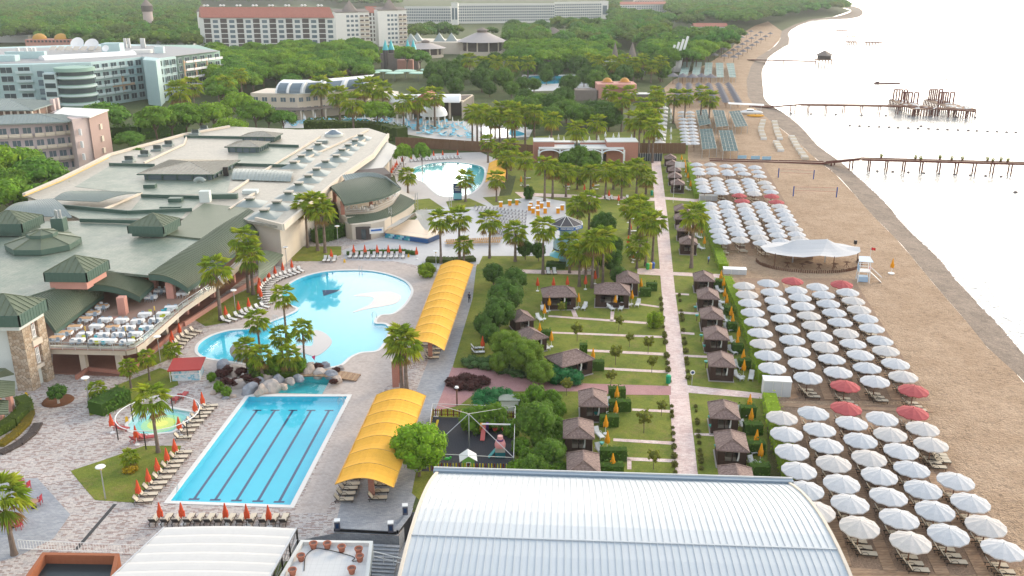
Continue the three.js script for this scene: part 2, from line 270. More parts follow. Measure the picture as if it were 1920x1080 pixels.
{ // sunken yard below the retaining wall
  const xz = XZ(lowerPx), b = mb(); for (let i = 0; i < xz.length; i++) { const a = xz[i], c = xz[(i + 1) % xz.length]; b.quad(V(a[0], -1.8, a[1]), V(c[0], -1.8, c[1]), V(c[0], 0, c[1]), V(a[0], 0, a[1])); }
  b.build('yard_wall', mSlate).userData.kind = 'structure'; mb().add(sheetGeo(xz, -1.8)).build('sunken_yard', mSlate).userData.kind = 'structure';
}
// lawns set into the paving
const lawns = [[[132, 883], [190, 864], [270, 836], [340, 836], [335, 850], [250, 943], [210, 940], [178, 938], [158, 915]], [[165, 752], [225, 720], [300, 690], [330, 700], [335, 722], [240, 762], [168, 780]], [[245, 693], [258, 680], [330, 640], [335, 650], [315, 675], [262, 697]], [[365, 600], [420, 562], [470, 540], [505, 520], [500, 545], [490, 570], [430, 604], [385, 612]], [[545, 478], [560, 462], [640, 462], [640, 478], [600, 490], [548, 490]], [[775, 375], [805, 372], [835, 392], [778, 394]], [[836, 378], [880, 372], [912, 386], [842, 391]], [[905, 370], [960, 366], [978, 380], [925, 386]], [[905, 520], [890, 690], [850, 690], [900, 520]], [[780, 885], [810, 880], [800, 950], [772, 925]]];
for (const l of lawns) sheet('lawn', l, 0.022, mGrass);

// ---------- pools ----------
const mWater = new THREE.MeshPhysicalMaterial({ color: C(1, 1, 1), transmission: 1, thickness: 0, roughness: 0.02, ior: 1.33, side: THREE.DoubleSide, bumpMap: tex(512, 12, (u, v) => { const s = N47(u, v) * .5 + N21(u + .4, v) * .3 + N113(u, v) * .2; return [s, s, s]; }, false), bumpScale: 0.0025 });
const tileTex = (c0, c1) => tex(256, 5, (u, v) => { let c = mix(c0, c1, fbm(u, v)); if ((u * 20) % 1 < .08 || (v * 20) % 1 < .08) c = mul(c, .93); return c; });
const mTile = Mt(tileTex([0.01, 0.47, 0.62], [0.03, 0.55, 0.70]), .5), mTileTeal = Mt(tileTex([0.03, 0.46, 0.50], [0.06, 0.54, 0.57]), .5), mTilePale = Mt(tileTex([0.32, 0.60, 0.62], [0.38, 0.66, 0.66]), .5);
const mCoping = Mt(mottle([0.68, 0.66, 0.63], .1, 3), .6), mNavy = M([0.012, 0.045, 0.13], .5);
function shrink(xz, d) { // offset a ring outwards by d
  const n = xz.length, out = []; let area = 0; for (let i = 0; i < n; i++) { const a = xz[i], b = xz[(i + 1) % n]; area += a[0] * b[1] - b[0] * a[1]; } const s = Math.sign(area);
  for (let i = 0; i < n; i++) { const a = xz[(i + n - 1) % n], b = xz[i], c = xz[(i + 1) % n]; let e1 = [b[0] - a[0], b[1] - a[1]], e2 = [c[0] - b[0], c[1] - b[1]]; const l1 = Math.hypot(...e1) || 1, l2 = Math.hypot(...e2) || 1; let nx = e1[1] / l1 + e2[1] / l2, nz = -e1[0] / l1 - e2[0] / l2; const L = Math.hypot(nx, nz) || 1; const k = d / Math.max(.5, L / 2) / L; out.push([b[0] + s * nx * k, b[1] + s * nz * k]); }
  return out;
}
function pool(name, xz, depth, tile, label, coping = .35) {
  const g = thing(name, label, 'pool');
  const b = mb(); b.add(sheetGeo(xz, -depth));
  for (let i = 0; i < xz.length; i++) { const a = xz[i], c = xz[(i + 1) % xz.length]; b.quad(V(a[0], -depth, a[1]), V(c[0], -depth, c[1]), V(c[0], .02, c[1]), V(a[0], .02, a[1])); }
  b.build('basin', tile, g);
  mb().add(sheetGeo(xz, -.1)).build('water', mWater, g);
  if (coping) mb().prism(shrink(xz, coping), -.05, .06, [shrink(xz, -.04)]).build('coping', mCoping, g);
  return g;
}
const lap = pool('lap_pool', lapXZ, .75, mTile, 'rectangular swimming pool with dark lane lines on its floor', .45);
{ // lane lines on the floor
  const [a, b, c, d] = lapXZ.map(q => V(q[0], -.74, q[1]));
  for (let i = 1; i <= 5; i++) {
    const t = i / 6 + (i - 3) * .012, far = a.clone().lerp(b, t), near = d.clone().lerp(c, t), s = far.clone().lerp(near, .1), e = far.clone().lerp(near, .93);
    const u = b.clone().sub(a).normalize(); const m = mb();
    m.bar(s, e, .3, .012); m.bar(s.clone().addScaledVector(u, -.55), s.clone().addScaledVector(u, .55), .3, .012); m.bar(e.clone().addScaledVector(u, -.55), e.clone().addScaledVector(u, .55), .3, .012);
    m.build('lane_line', mNavy, lap);
  }
}
const lagoon = pool('lagoon_pool', lagoonXZ, .7, mTile, 'free form lagoon pool with curved edges and grey patches on its floor', .4);
{ const grey = Mt(mottle([0.40, 0.38, 0.38], .15, 3), .8); // thin grey patches on the pool floor
  for (const q of [[[662, 548], [700, 541], [735, 541], [752, 549], [745, 560], [720, 567], [690, 572], [660, 579], [680, 570], [694, 563], [700, 552]], [[588, 612], [610, 618], [622, 633], [612, 647], [590, 660], [565, 653], [540, 655], [560, 640], [585, 640]]]) { const xz = XZ(smooth(q, 40)); mb().prism(xz, -.69, -.62).build('grey_floor_patch', grey, lagoon); }
  mb().prism(XZ([[604, 537], [640, 536], [628, 541], [606, 548]]), -.69, -.67).build('mosaic_patch', mNavy, lagoon); }
pool('channel_pool', channelXZ, .8, mTileTeal, 'small pool arm under the rock bridge beside the lap pool', 0);
const upPool = pool('oval_pool', upperXZ, .8, mTileTeal, 'oval turquoise pool between the restaurant roofs and palm lawn', .5);
const kids = pool('splash_pool', kidsXZ, .3, mTilePale, 'small angular splash pool with a yellow circle on its floor', .3);
{ const c = P(302, 790); const rings = [[3.0, [0.16, 0.55, 0.5]], [2.3, [0.3, 0.62, 0.3]], [1.6, [0.55, 0.68, 0.1]], [.8, [0.72, 0.72, 0.1]]];
  rings.forEach(([r, col], i) => mb().cyl(c.x, -.3, c.z, r, r, .01 + .005 * i, 28).build('floor_circle', M(col, .6), kids)); }
// ================= vegetation =================
const LC = (r, g, b) => [r * 1.85, g * 2.1, b * 1.15];
const hAt = (base, py) => { const v = (540 - py) / FPX; return CAM_H + (-base.z) * (v * CP - SP) / (CP + v * SP); };
const mLeaf = new THREE.MeshPhysicalMaterial({ vertexColors: true, roughness: 1, transmission: .28, thickness: 0, specularIntensity: .25, side: THREE.DoubleSide });
const mBark = Mt(mottle([0.16, 0.115, 0.085], .3, 2), .95), mPalmBark = Mt(tex(128, 1.2, (u, v) => mul([0.19, 0.145, 0.115], .6 + .4 * N9(u, v) + .35 * ((v * 8) % 1))), .95);
class Leaves { // many small leaf faces with their own colours
  constructor() { this.p = []; this.c = []; }
  tri(a, b, c, col) { for (const q of [a, b, c]) { this.p.push(q.x, q.y, q.z); this.c.push(col[0], col[1], col[2]); } }
  leaf(o, n, s, col, asp = .6) { // pointed leaf in the plane of normal n
    const t = V(rnd() - .5, rnd() - .5, rnd() - .5).cross(n); if (t.lengthSq() < 1e-6) t.set(1, 0, 0); t.normalize(); const b = n.clone().cross(t).normalize();
    const A = o.clone().addScaledVector(t, s), B = o.clone().addScaledVector(b, s * asp).addScaledVector(n, s * .15), D = o.clone().addScaledVector(b, -s * asp).addScaledVector(n, s * .15), E = o.clone().addScaledVector(t, -s);
    this.tri(A, B, E, col); this.tri(A, E, D, col);
  }
  blob(x, y, z, rx, ry, rz, col, det = 1) { const g = new THREE.IcosahedronGeometry(1, det), p = g.attributes.position; for (let i = 0; i < p.count; i++) { this.p.push(x + p.getX(i) * rx, y + p.getY(i) * ry, z + p.getZ(i) * rz); this.c.push(...col); } }
  geo() { const g = new THREE.BufferGeometry(); g.setAttribute('position', new THREE.Float32BufferAttribute(this.p, 3)); g.setAttribute('color', new THREE.Float32BufferAttribute(this.c, 3)); g.computeVertexNormals(); return g; }
}
function crown(o) { // o: r [x,y,z], y centre height, clumps, per, leaf, col, dome
  const L = new Leaves(), [rx, ry, rz] = o.r;
  const put = (cx, cy, cz, cr, cf, tone) => {
    const col = mul(o.col, tone);
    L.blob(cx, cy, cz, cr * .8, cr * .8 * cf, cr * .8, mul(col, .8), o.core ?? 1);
    for (let k = 0; k < o.per; k++) {
      const n = V(rnd() * 2 - 1, rnd() * 2 - 1 + (o.up ?? .25), rnd() * 2 - 1).normalize(), q = cr * rr(.8, 1.12);
      const pt = V(cx + n.x * q, cy + n.y * q * cf, cz + n.z * q); n.x += rr(-.6, .6); n.y += rr(-.4, .7); n.z += rr(-.6, .6); n.normalize();
      const m = rr(.72, 1.28); L.leaf(pt, n, o.leaf * rr(.7, 1.3), [col[0] * m * rr(.9, 1.15), col[1] * m, col[2] * m], o.asp ?? .55);
    }
  };
  for (let i = 0; i < o.clumps; i++) {
    const t = (i + .5) / o.clumps, a = i * 2.39996 + rr(-.3, .3), yy = o.dome ? rr(-.15, .15) + Math.sqrt(1 - t) * .8 : 1 - 2 * t, rad = o.dome ? Math.sqrt(t) * .78 : Math.sqrt(Math.max(0, 1 - yy * yy)) * .66;
    const cr = Math.min(rx, rz) * rr(o.cr?.[0] ?? .3, o.cr?.[1] ?? .44);
    put(Math.cos(a) * rad * rx, o.y + (o.dome ? yy * ry : yy * ry * .66), Math.sin(a) * rad * rz, cr, Math.min(1, ry / rx * 1.15), rr(.78, 1.22));
  }
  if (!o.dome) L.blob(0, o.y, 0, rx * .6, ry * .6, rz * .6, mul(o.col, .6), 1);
  return L.geo();
}
function trunkGeo(h, r, lean, limbs, spread, top) {
  const b = mb(); const tip = V(lean, h, lean * .4);
  b.tube([V(0, -.2, 0), V(lean * .1, h * .35, 0), V(lean * .55, h * .7, lean * .2), tip], r, 6, 7);
  for (let i = 0; i < limbs; i++) { const a = i * 2.4 + .4, s = V(lean * .5, h * (.62 + .06 * (i % 4)), lean * .15); b.tube([s, V(s.x + Math.cos(a) * spread * .45, s.y + (top - s.y) * .45, s.z + Math.sin(a) * spread * .45), V(s.x + Math.cos(a) * spread, top, s.z + Math.sin(a) * spread)], r * .45, 4, 5); }
  return b.geo();
}
function treeProto(name, label, cat, cg, tg, group) {
  const t = thing(name, label, cat, [0, 0, 0], 0, group);
  const tr = new THREE.Mesh(tg, mBark); tr.name = 'trunk'; t.add(tr); const c = new THREE.Mesh(cg, mLeaf); c.name = 'crown'; t.add(c); return t;
}
// --- stone pines: unit trees, crown radius about 6 m, height about 12 m
const pineCols = [[0.075, 0.125, 0.022], [0.06, 0.115, 0.026], [0.10, 0.15, 0.022]];
const pineProtos = pineCols.map((c, i) => ({ c: crown({ r: [6.4, 4, 6.4], y: 7.2, clumps: 30, per: 50, leaf: .5, col: LC(...c), dome: true, cr: [.26, .38] }), t: trunkGeo(7.6, .26, [.8, -.6, .4][i], 6, 3.6, 9) }));
const inPoly = (x, y, poly) => { let r = false; for (let i = 0, j = poly.length - 1; i < poly.length; j = i++) { const [a, b] = poly[i], [c, d] = poly[j]; if ((b > y) !== (d > y) && x < (c - a) * (y - b) / (d - b) + a) r = !r; } return r; };
function project(q) { const yc = q.y - CAM_H, zc = -q.z, f = zc * CP - yc * SP, u = yc * CP + zc * SP; return [960 + FPX * q.x / f, 540 - FPX * u / f]; }
const pinePts = [];
const handPines = [[195, 212, 84], [290, 220, 72], [318, 212, 66], [345, 212, 70], [372, 208, 66], [400, 208, 66], [432, 224, 62], [445, 190, 62], [478, 204, 64], [240, 235, 50], [70, 310, 80], [38, 292, 84], [104, 330, 66], [8, 345, 80], [20, 318, 76], [-20, 300, 90], [60, 335, 70], [705, 200, 66], [500, 200, 44], [530, 204, 50], [258, 270, 34], [735, 96, 46], [762, 104, 46], [788, 104, 40], [150, 200, 40], [755, 262, 36], [790, 262, 34]];
for (const [x, y, w] of handPines) { const q = P(x, y, 9.5); const s = w / FPX * Math.hypot(q.x, q.z, 40) / 12.4; pinePts.push([q.x, q.z, clamp(s, .35, 1.5), 0, y]); }
const forests = [
  [[[-60, 6], [370, 0], [372, 20], [378, 60], [375, 82], [330, 78], [250, 82], [130, 72], [60, 62], [0, 64], [-60, 62]], 12, 0],
  [[[760, 38], [1140, 32], [1140, 22], [1200, 28], [1300, 36], [1392, 56], [1380, 76], [1340, 92], [1300, 106], [1250, 106], [1190, 100], [1100, 106], [1000, 110], [958, 104], [955, 75], [900, 52], [830, 58], [760, 64]], 11, 0],
  [[[415, 130], [445, 96], [480, 90], [600, 84], [680, 82], [702, 108], [690, 126], [610, 132], [480, 142], [420, 150]], 10, 0],
  [[[560, -8], [770, -8], [770, 8], [640, 6]], 22, 0], [[[1140, -8], [1510, -8], [1570, 6], [1590, 14], [1500, 22], [1440, 34], [1390, 44], [1300, 32], [1210, 22], [1150, 22]], 18, 0], [[[-60, -12], [560, -12], [560, 2], [-60, 6]], 26, 0],
  [[[380, 90], [415, 95], [450, 110], [440, 150], [420, 180], [400, 150]], 11, 0]];
const clear = [[[745, -20], [1042, -20], [1042, 53], [745, 55]], [[1040, -20], [1146, -20], [1146, 46], [1040, 46]], [[1160, -5], [1252, -5], [1252, 24], [1160, 24]], [[268, 40], [296, 40], [296, 72], [268, 72]], [[1015, 48], [1075, 50], [1075, 78], [1015, 72]], [[1250, 38], [1360, 42], [1365, 66], [1250, 62]], [[1140, 70], [1205, 70], [1205, 110], [1140, 110]], [[868, 55], [955, 55], [955, 110], [868, 110]]];
for (const [poly, sp] of forests) {
  const w = XZ(poly.map(p => [p[0], Math.max(p[1], -22)]), 9), x0 = Math.min(...w.map(q => q[0])), x1 = Math.max(...w.map(q => q[0])), z0 = Math.min(...w.map(q => q[1])), z1 = Math.max(...w.map(q => q[1]));
  for (let x = x0; x < x1; x += sp) for (let z = z1; z > z0; z -= sp * (z < -1200 ? 1.4 : 1)) {
    const X = x + rr(-.45, .45) * sp, Z = z + rr(-.45, .45) * sp, q = project(V(X, 9, Z));
    if (!inPoly(q[0], q[1], poly) || clear.some(c => inPoly(q[0], q[1], c))) continue;
    pinePts.push([X, Z, rr(.8, 1.35) * sp / 11, 1, q[1]]);
  }
}
pinePts.sort((a, b) => (a[3] - b[3]) || (b[1] - a[1]));
{
  const labels = ['umbrella pine with broad rounded crown standing near the hotel roofs', 'umbrella pine in the dense wood between and behind the hotels'];
  const N_IND = 290;
  pinePts.slice(0, N_IND).forEach(([x, z, s, far], i) => {
    const k = i % 3, t = thing('umbrella_pine', labels[far], 'tree', [x, 0, z], rr(0, 6.28), ['pines near the hotel roofs', 'pines in the hotel wood'][far]);
    t.scale.set(s * rr(.92, 1.1), Math.max(.7, Math.min(s, 1.15)) * rr(.92, 1.06), s * rr(.92, 1.1));
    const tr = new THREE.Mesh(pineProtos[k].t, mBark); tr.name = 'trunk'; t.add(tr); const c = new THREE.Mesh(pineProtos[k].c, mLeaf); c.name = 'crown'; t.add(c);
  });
  const rest = pinePts.slice(N_IND), lowCols = [[0.055, 0.098, 0.028], [0.07, 0.112, 0.028]];
  lowCols.forEach((c, k) => {
    const g = crown({ r: [6.4, 4, 6.4], y: 7.6, clumps: 15, per: 18, leaf: .8, col: LC(...c), dome: true, core: 1, cr: [.3, .45] });
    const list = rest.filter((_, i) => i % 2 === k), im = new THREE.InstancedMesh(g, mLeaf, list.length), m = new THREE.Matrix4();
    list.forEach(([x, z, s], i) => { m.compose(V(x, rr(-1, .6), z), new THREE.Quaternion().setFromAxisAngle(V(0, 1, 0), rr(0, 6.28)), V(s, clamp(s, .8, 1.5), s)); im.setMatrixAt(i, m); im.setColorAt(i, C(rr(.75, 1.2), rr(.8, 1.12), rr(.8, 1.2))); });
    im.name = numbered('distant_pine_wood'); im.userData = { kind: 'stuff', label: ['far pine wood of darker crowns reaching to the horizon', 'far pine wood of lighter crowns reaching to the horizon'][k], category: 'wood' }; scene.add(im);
  });
}
// --- broadleaf trees and bushes
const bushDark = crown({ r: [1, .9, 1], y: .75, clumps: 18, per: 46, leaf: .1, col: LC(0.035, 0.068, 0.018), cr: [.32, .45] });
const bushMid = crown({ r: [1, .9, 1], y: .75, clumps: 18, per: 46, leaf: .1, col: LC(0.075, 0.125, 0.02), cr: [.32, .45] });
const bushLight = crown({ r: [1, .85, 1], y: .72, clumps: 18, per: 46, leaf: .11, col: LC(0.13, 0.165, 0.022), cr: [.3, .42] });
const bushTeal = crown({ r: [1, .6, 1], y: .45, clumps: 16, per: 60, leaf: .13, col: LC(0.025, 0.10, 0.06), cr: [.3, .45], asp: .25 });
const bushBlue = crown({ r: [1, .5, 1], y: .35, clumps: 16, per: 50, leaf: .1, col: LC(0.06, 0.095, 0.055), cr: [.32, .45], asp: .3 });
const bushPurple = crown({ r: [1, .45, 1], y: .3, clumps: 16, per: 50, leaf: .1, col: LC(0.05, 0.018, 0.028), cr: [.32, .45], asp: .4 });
const stubTrunk = trunkGeo(.7, .06, .05, 4, .4, .9);
function bush(name, label, cat, geo, px, py, wpx, hs = 1, group, hc = 1.2, y0 = 0, trunk) {
  const q = P(px, py, hc), r = wpx / FPX * Math.hypot(q.x, q.z, 45) / 2; const t = thing(name, label, cat, [q.x, y0, q.z], rr(0, 6.28), group);
  t.scale.set(r, r * hs, r); if (trunk) { const tr = new THREE.Mesh(stubTrunk, mBark); tr.name = 'trunk'; t.add(tr); }
  const c = new THREE.Mesh(geo, mLeaf); c.name = trunk ? 'crown' : 'foliage'; t.add(c); return t;
}
const bigTree = crown({ r: [3.4, 2.5, 3.1], y: 3.6, clumps: 34, per: 90, leaf: .2, col: LC(0.10, 0.16, 0.018), cr: [.24, .36] });
{ const t = treeProto('broadleaf_tree', 'bright green bushy tree between yellow canopy and playground', 'tree', bigTree, trunkGeo(2.6, .17, .3, 5, 1.4, 3.6)); const q = P(786, 893); t.position.copy(q); }
const roundTree = crown({ r: [3, 2.5, 3], y: 3.6, clumps: 26, per: 70, leaf: .22, col: LC(0.06, 0.10, 0.022), cr: [.28, .42] });
const roundTreeD = crown({ r: [3, 2.6, 3], y: 3.6, clumps: 26, per: 70, leaf: .22, col: LC(0.045, 0.078, 0.024), cr: [.28, .42] });
const willow = crown({ r: [3, 2.3, 3], y: 3, clumps: 30, per: 100, leaf: .26, col: LC(0.09, 0.125, 0.028), cr: [.25, .4], asp: .22 });
const rtTrunk = trunkGeo(3, .16, .2, 5, 1.5, 3.8);
function rtree(label, geo, px, py, wpx, group, hc = 3.6) {
  const q = P(px, py, hc), s = wpx / FPX * Math.hypot(q.x, q.z, 45) / 6.2; const t = thing('broadleaf_tree', label, 'tree', [q.x, 0, q.z], rr(0, 6.28), group); t.scale.set(s, clamp(s, .6, 1.4), s);
  const tr = new THREE.Mesh(rtTrunk, mBark); tr.name = 'trunk'; t.add(tr); const c = new THREE.Mesh(geo, mLeaf); c.name = 'crown'; t.add(c); return t;
}
for (const [x, y, w] of [[935, 580, 70], [948, 553, 76], [925, 498, 44], [965, 513, 52], [905, 590, 40], [920, 610, 44]]) rtree('dark olive round tree on the lawn beside the long yellow canopy', roundTreeD, x, y, w, 'dark trees beside the canopy lawn');
for (const [x, y, w] of [[950, 632, 74], [985, 655, 84], [1012, 676, 62], [935, 655, 44]]) rtree('loose yellow green tree beside the wooden cabins and red path', willow, x, y, w, 'yellow green trees above the red path');
for (const [x, y, w] of [[985, 205, 66], [1012, 198, 60], [1032, 226, 58], [1062, 212, 66], [1090, 222, 60], [1000, 232, 44]]) rtree('mid green spreading tree in the park beyond the brick snack bar', roundTree, x, y, w, 'park trees beyond the snack bar');
for (const [x, y, w] of [[1122, 214, 82], [1142, 226, 60], [1056, 186, 46], [1040, 200, 50], [985, 190, 44]]) rtree('dark green dense tree in the park beyond the brick snack bar', roundTreeD, x, y, w, 'dark park trees beyond the snack bar');
for (const [x, y, w] of [[1064, 298, 40], [1086, 294, 46], [1112, 294, 36], [1098, 302, 34]]) rtree('leafy green tree in front of the brick snack bar', roundTree, x, y, w, 'trees before the snack bar');
for (const [x, y, w] of [[1132, 418, 54], [1148, 452, 46], [1128, 470, 50], [1146, 476, 50], [1160, 500, 36], [1010, 455, 30], [985, 452, 34]]) rtree('dark leafy tree on the palm lawn near the round kiosk', roundTreeD, x, y, w, 'trees near the round kiosk');
for (const [x, y, w] of [[1006, 792, 84], [1030, 842, 66], [1002, 872, 56]]) rtree('green bushy tree between playground and brown cabins', roundTree, x, y, w, 'trees beside the playground', 2.6);
{ // mixed trees among the far hotel gardens
  const poly = [[770, 140], [870, 112], [960, 108], [1180, 104], [1252, 114], [1255, 138], [1180, 150], [1120, 166], [1000, 170], [880, 176], [800, 168]], w = XZ(poly, 4), x0 = Math.min(...w.map(q => q[0])), x1 = Math.max(...w.map(q => q[0])), z0 = Math.min(...w.map(q => q[1])), z1 = Math.max(...w.map(q => q[1]));
  for (let x = x0; x < x1; x += 13) for (let z = z1; z > z0; z -= 17) { const X = x + rr(-5, 5), Z = z + rr(-6, 6), q = project(V(X, 4, Z)); if (!inPoly(q[0], q[1], poly) || rnd() < .3) continue; const k = rnd() < .5; const t = thing('broadleaf_tree', k ? 'mid green garden tree among the far hotel pools' : 'dark green garden tree among the far hotel pools', 'tree', [X, 0, Z], rr(0, 6), k ? 'mid green far garden trees' : 'dark far garden trees'); const s = rr(1.1, 2); t.scale.set(s, s * .95, s); const tr = new THREE.Mesh(rtTrunk, mBark); tr.name = 'trunk'; t.add(tr); const c = new THREE.Mesh(k ? roundTree : roundTreeD, mLeaf); c.name = 'crown'; t.add(c); }
}
for (const [x, y, w] of [[1046, 698, 62], [1072, 702, 50], [915, 748, 70], [945, 742, 60]]) bush('juniper_bush', 'feathery blue green conifer bush beside the red path', 'bush', bushTeal, x, y, w, 1, 'blue green bushes by the red path');
for (const [x, y, w] of [[885, 680, 44], [915, 683, 48], [945, 690, 50], [975, 698, 48], [1005, 704, 44]]) bush('ground_shrub', 'low grey green shrub along the upper edge of red path', 'shrub', bushBlue, x, y, w, 1, 'low shrubs along the red path', .4);
for (const [x, y, w] of [[850, 717, 36], [876, 711, 40], [902, 716, 38], [862, 724, 34], [886, 724, 36]]) bush('purple_shrub', 'dark purple shrub in the round bed on red path', 'shrub', bushPurple, x, y, w, 1, 'purple bed on the red path', .3);
for (const [x, y, w] of [[975, 752, 40], [1005, 740, 46], [1035, 745, 40], [960, 800, 40], [985, 770, 40], [890, 790, 60], [925, 785, 60], [985, 880, 50], [1020, 885, 44], [1048, 762, 34], [1042, 792, 40], [976, 832, 40], [990, 852, 40], [1016, 822, 44], [1046, 836, 36], [1052, 872, 36], [966, 870, 34], [1025, 765, 40], [1050, 815, 34], [1040, 880, 40]]) bush('garden_bush', 'mid green bush around playground and cabins', 'bush', bushMid, x, y, w, 1, 'bushes around the playground');
bush('topiary_bush', 'egg shaped clipped dark bush beside white stage plaza', 'bush', bushDark, 991, 361, 22, 1.4, undefined, 1.6);
bush('round_bush', 'yellow green bush at end of small canopy path', 'bush', bushLight, 800, 507, 36, 1);
{ // clipped tree in a round bed in front of the terrace
  const t = bush('clipped_tree', 'clipped ball tree on a pale trunk in a round rust coloured bed', 'tree', bushDark, 106, 733, 34, .8, undefined, 2.2, 1.3);
  const q = P(109, 752); const tb = mb().cyl(0, 0, 0, .1, .07, 1.2, 8).geo();
  const k = thing('round_bed', 'round planting bed of rust coloured groundcover under the ball tree', 'flower bed', [q.x, 0, q.z]); mb().lathe([[0, .3], [1.2, .3], [1.7, .22], [1.9, .0]], 0, 0, 0, 24).build('groundcover', Mt(mottle([0.16, 0.07, 0.035], .5, 1.2), .95), k);
  const tr = new THREE.Mesh(mb().cyl(0, -.75, 0, .14, .1, 1.3, 8).geo(), M([.42, .36, .3], .9)); tr.name = 'trunk'; t.add(tr);
}
// --- saplings on the cabin lawns
{ const g = crown({ r: [.9, .8, .9], y: 1.7, clumps: 9, per: 26, leaf: .13, col: LC(0.12, 0.115, 0.03), core: 0, cr: [.2, .3] }), tg = trunkGeo(1.5, .035, .05, 5, .5, 2);
  for (const [x, y] of [[1082, 640], [1180, 651], [1215, 663], [1154, 684], [1222, 699], [1062, 742], [1145, 725], [1207, 812], [1225, 880], [1052, 592], [1160, 620], [1240, 780]]) { const t = thing('sapling', 'thin young tree with sparse olive leaves on the cabin lawns', 'tree', P(x, y), rr(0, 6), 'saplings on the cabin lawns'); const s = rr(.85, 1.25); t.scale.setScalar(s); const a = new THREE.Mesh(tg, mBark); a.name = 'trunk'; t.add(a); const c = new THREE.Mesh(g, mLeaf); c.name = 'crown'; t.add(c); }
  bush('flowering_bush', 'pale flowering bush at the rose path edge', 'bush', bushLight, 1228, 600, 34, 1.2, undefined, 1.2); }
// --- hedges: leaf faces over a solid core
function hedgeGeo(pts, w, h, col, leaf = .13, dens = 26) { // pts: world points of the centre line
  const L = new Leaves();
  for (let i = 0; i < pts.length - 1; i++) {
    const a = pts[i], b = pts[i + 1], d = b.clone().sub(a), len = d.length(); d.normalize(); const s = V(-d.z, 0, d.x), n = Math.max(6, Math.round(len * dens * (w + 2 * h) / 3));
    const q = (t, u, y) => a.clone().addScaledVector(d, t).addScaledVector(s, u).setY(y), hw = w / 2 * .86, hh = h * .9, c = mul(col, .7);
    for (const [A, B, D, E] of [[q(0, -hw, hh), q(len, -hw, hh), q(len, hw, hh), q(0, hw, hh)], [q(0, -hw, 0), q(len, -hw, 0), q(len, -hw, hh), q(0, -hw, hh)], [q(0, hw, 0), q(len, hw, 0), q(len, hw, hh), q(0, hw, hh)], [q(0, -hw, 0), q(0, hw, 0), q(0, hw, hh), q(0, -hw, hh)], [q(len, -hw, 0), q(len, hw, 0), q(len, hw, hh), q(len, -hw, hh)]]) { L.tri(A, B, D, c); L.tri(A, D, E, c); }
    for (let k = 0; k < n; k++) {
      const t = rnd() * len, f = rnd() * (w + 2 * h), bump = 1 + (N21(t * .11 + i * .3, w) - .5) * .5; let pt, nn;
      if (f < w) { pt = q(t, f - w / 2, h * bump * rr(.93, 1.04)); nn = V(rr(-.6, .6), 1, rr(-.6, .6)); } else { const sd = f < w + h ? 1 : -1, y = rnd() * h; pt = q(t, sd * w / 2 * rr(.9, 1.06) * bump, y); nn = s.clone().multiplyScalar(sd).add(V(rr(-.5, .5), rr(-.1, .8), rr(-.5, .5))); }
      const m = rr(.7, 1.3); L.leaf(pt, nn.normalize(), leaf * rr(.7, 1.4), [col[0] * m * rr(.9, 1.15), col[1] * m, col[2] * m]);
    }
  }
  return L.geo();
}
function hedge(label, px, w, h, col, group, name = 'hedge', leaf, dens) { const pts = px.map(p => P(p[0], p[1], p[2] ?? 0)); const m = new THREE.Mesh(hedgeGeo(pts, w, h, col, leaf, dens), mLeaf); m.name = numbered(name); scene.add(m); return tag(m, label, 'hedge', group); }
const hg = LC(0.16, 0.215, 0.018), hd = LC(0.04, 0.075, 0.018);
hedge('bright green clipped hedge along the beach by the near parasols', [[1441, 754], [1450, 790], [1464, 845], [1482, 900]], 1.9, 1.45, hg);
hedge('long bright green hedge between the cabins and middle parasol block', [[1362, 530], [1372, 552], [1390, 594], [1410, 648], [1422, 690], [1432, 718]], 1.6, 1.4, hg);
hedge('long bright green hedge between the cabins and farthest parasol block', [[1293, 312], [1300, 345], [1308, 372]], 1.5, 1.2, hg);
hedge('bright green hedge widening beside the beach bar walkway', [[1316, 385], [1326, 420], [1338, 455], [1347, 480], [1356, 506]], 1.9, 1.2, hg);
hedge('clipped hedge curving round the paved square at the tower', [[-10, 818], [22, 800], [45, 780], [52, 768], [40, 756]], 1.6, 1.2, [0.10, 0.16, 0.02]);
hedge('low hedge with yellow flowers bordering the paved square', [[0, 838], [28, 818], [50, 796], [58, 776]], 1.1, .5, [0.26, 0.2, 0.02], undefined, 'flower_border', .1);
hedge('low mauve groundcover strip bordering the paved square', [[0, 852], [36, 834], [60, 815], [72, 796]], 1.2, .3, [0.15, 0.12, 0.11], undefined, 'flower_border', .1);
hedge('dense green hedge screening the splash pool', [[180, 778], [205, 765], [235, 750]], 2.6, 1.8, hd, undefined, 'hedge', .2);
hedge('tall dark hedge behind the restaurant palms', [[590, 455], [620, 448], [640, 440]], 3, 2.6, hd, undefined, 'hedge', .2);
hedge('low dark hedge behind the white plaza loungers', [[650, 478], [700, 475], [755, 474], [780, 478]], .9, .7, hd);
hedge('long tall clipped hedge behind the restaurant roof', [[575, 250], [640, 252], [700, 254], [755, 266]], 5, 5, [0.09, 0.14, 0.02], undefined, 'hedge', .5, 3);
hedge('tall dark hedge between the pines and the restaurant roof', [[200, 264], [262, 262], [345, 250]], 4, 5, hd, undefined, 'hedge', .5, 3);
hedge('bushes at the foot of stage palms', [[800, 490], [850, 492], [890, 488]], 2.2, .8, [0.09, 0.13, 0.02]);
hedge('leafy bed under the island palms', [[470, 705], [510, 705], [560, 698]], 3.4, .8, LC(0.06, 0.09, 0.02), undefined, 'island_planting', .25);
hedge('leafy bed at the foot of round kiosk', [[1025, 500], [1060, 502]], 2, 1, hd);
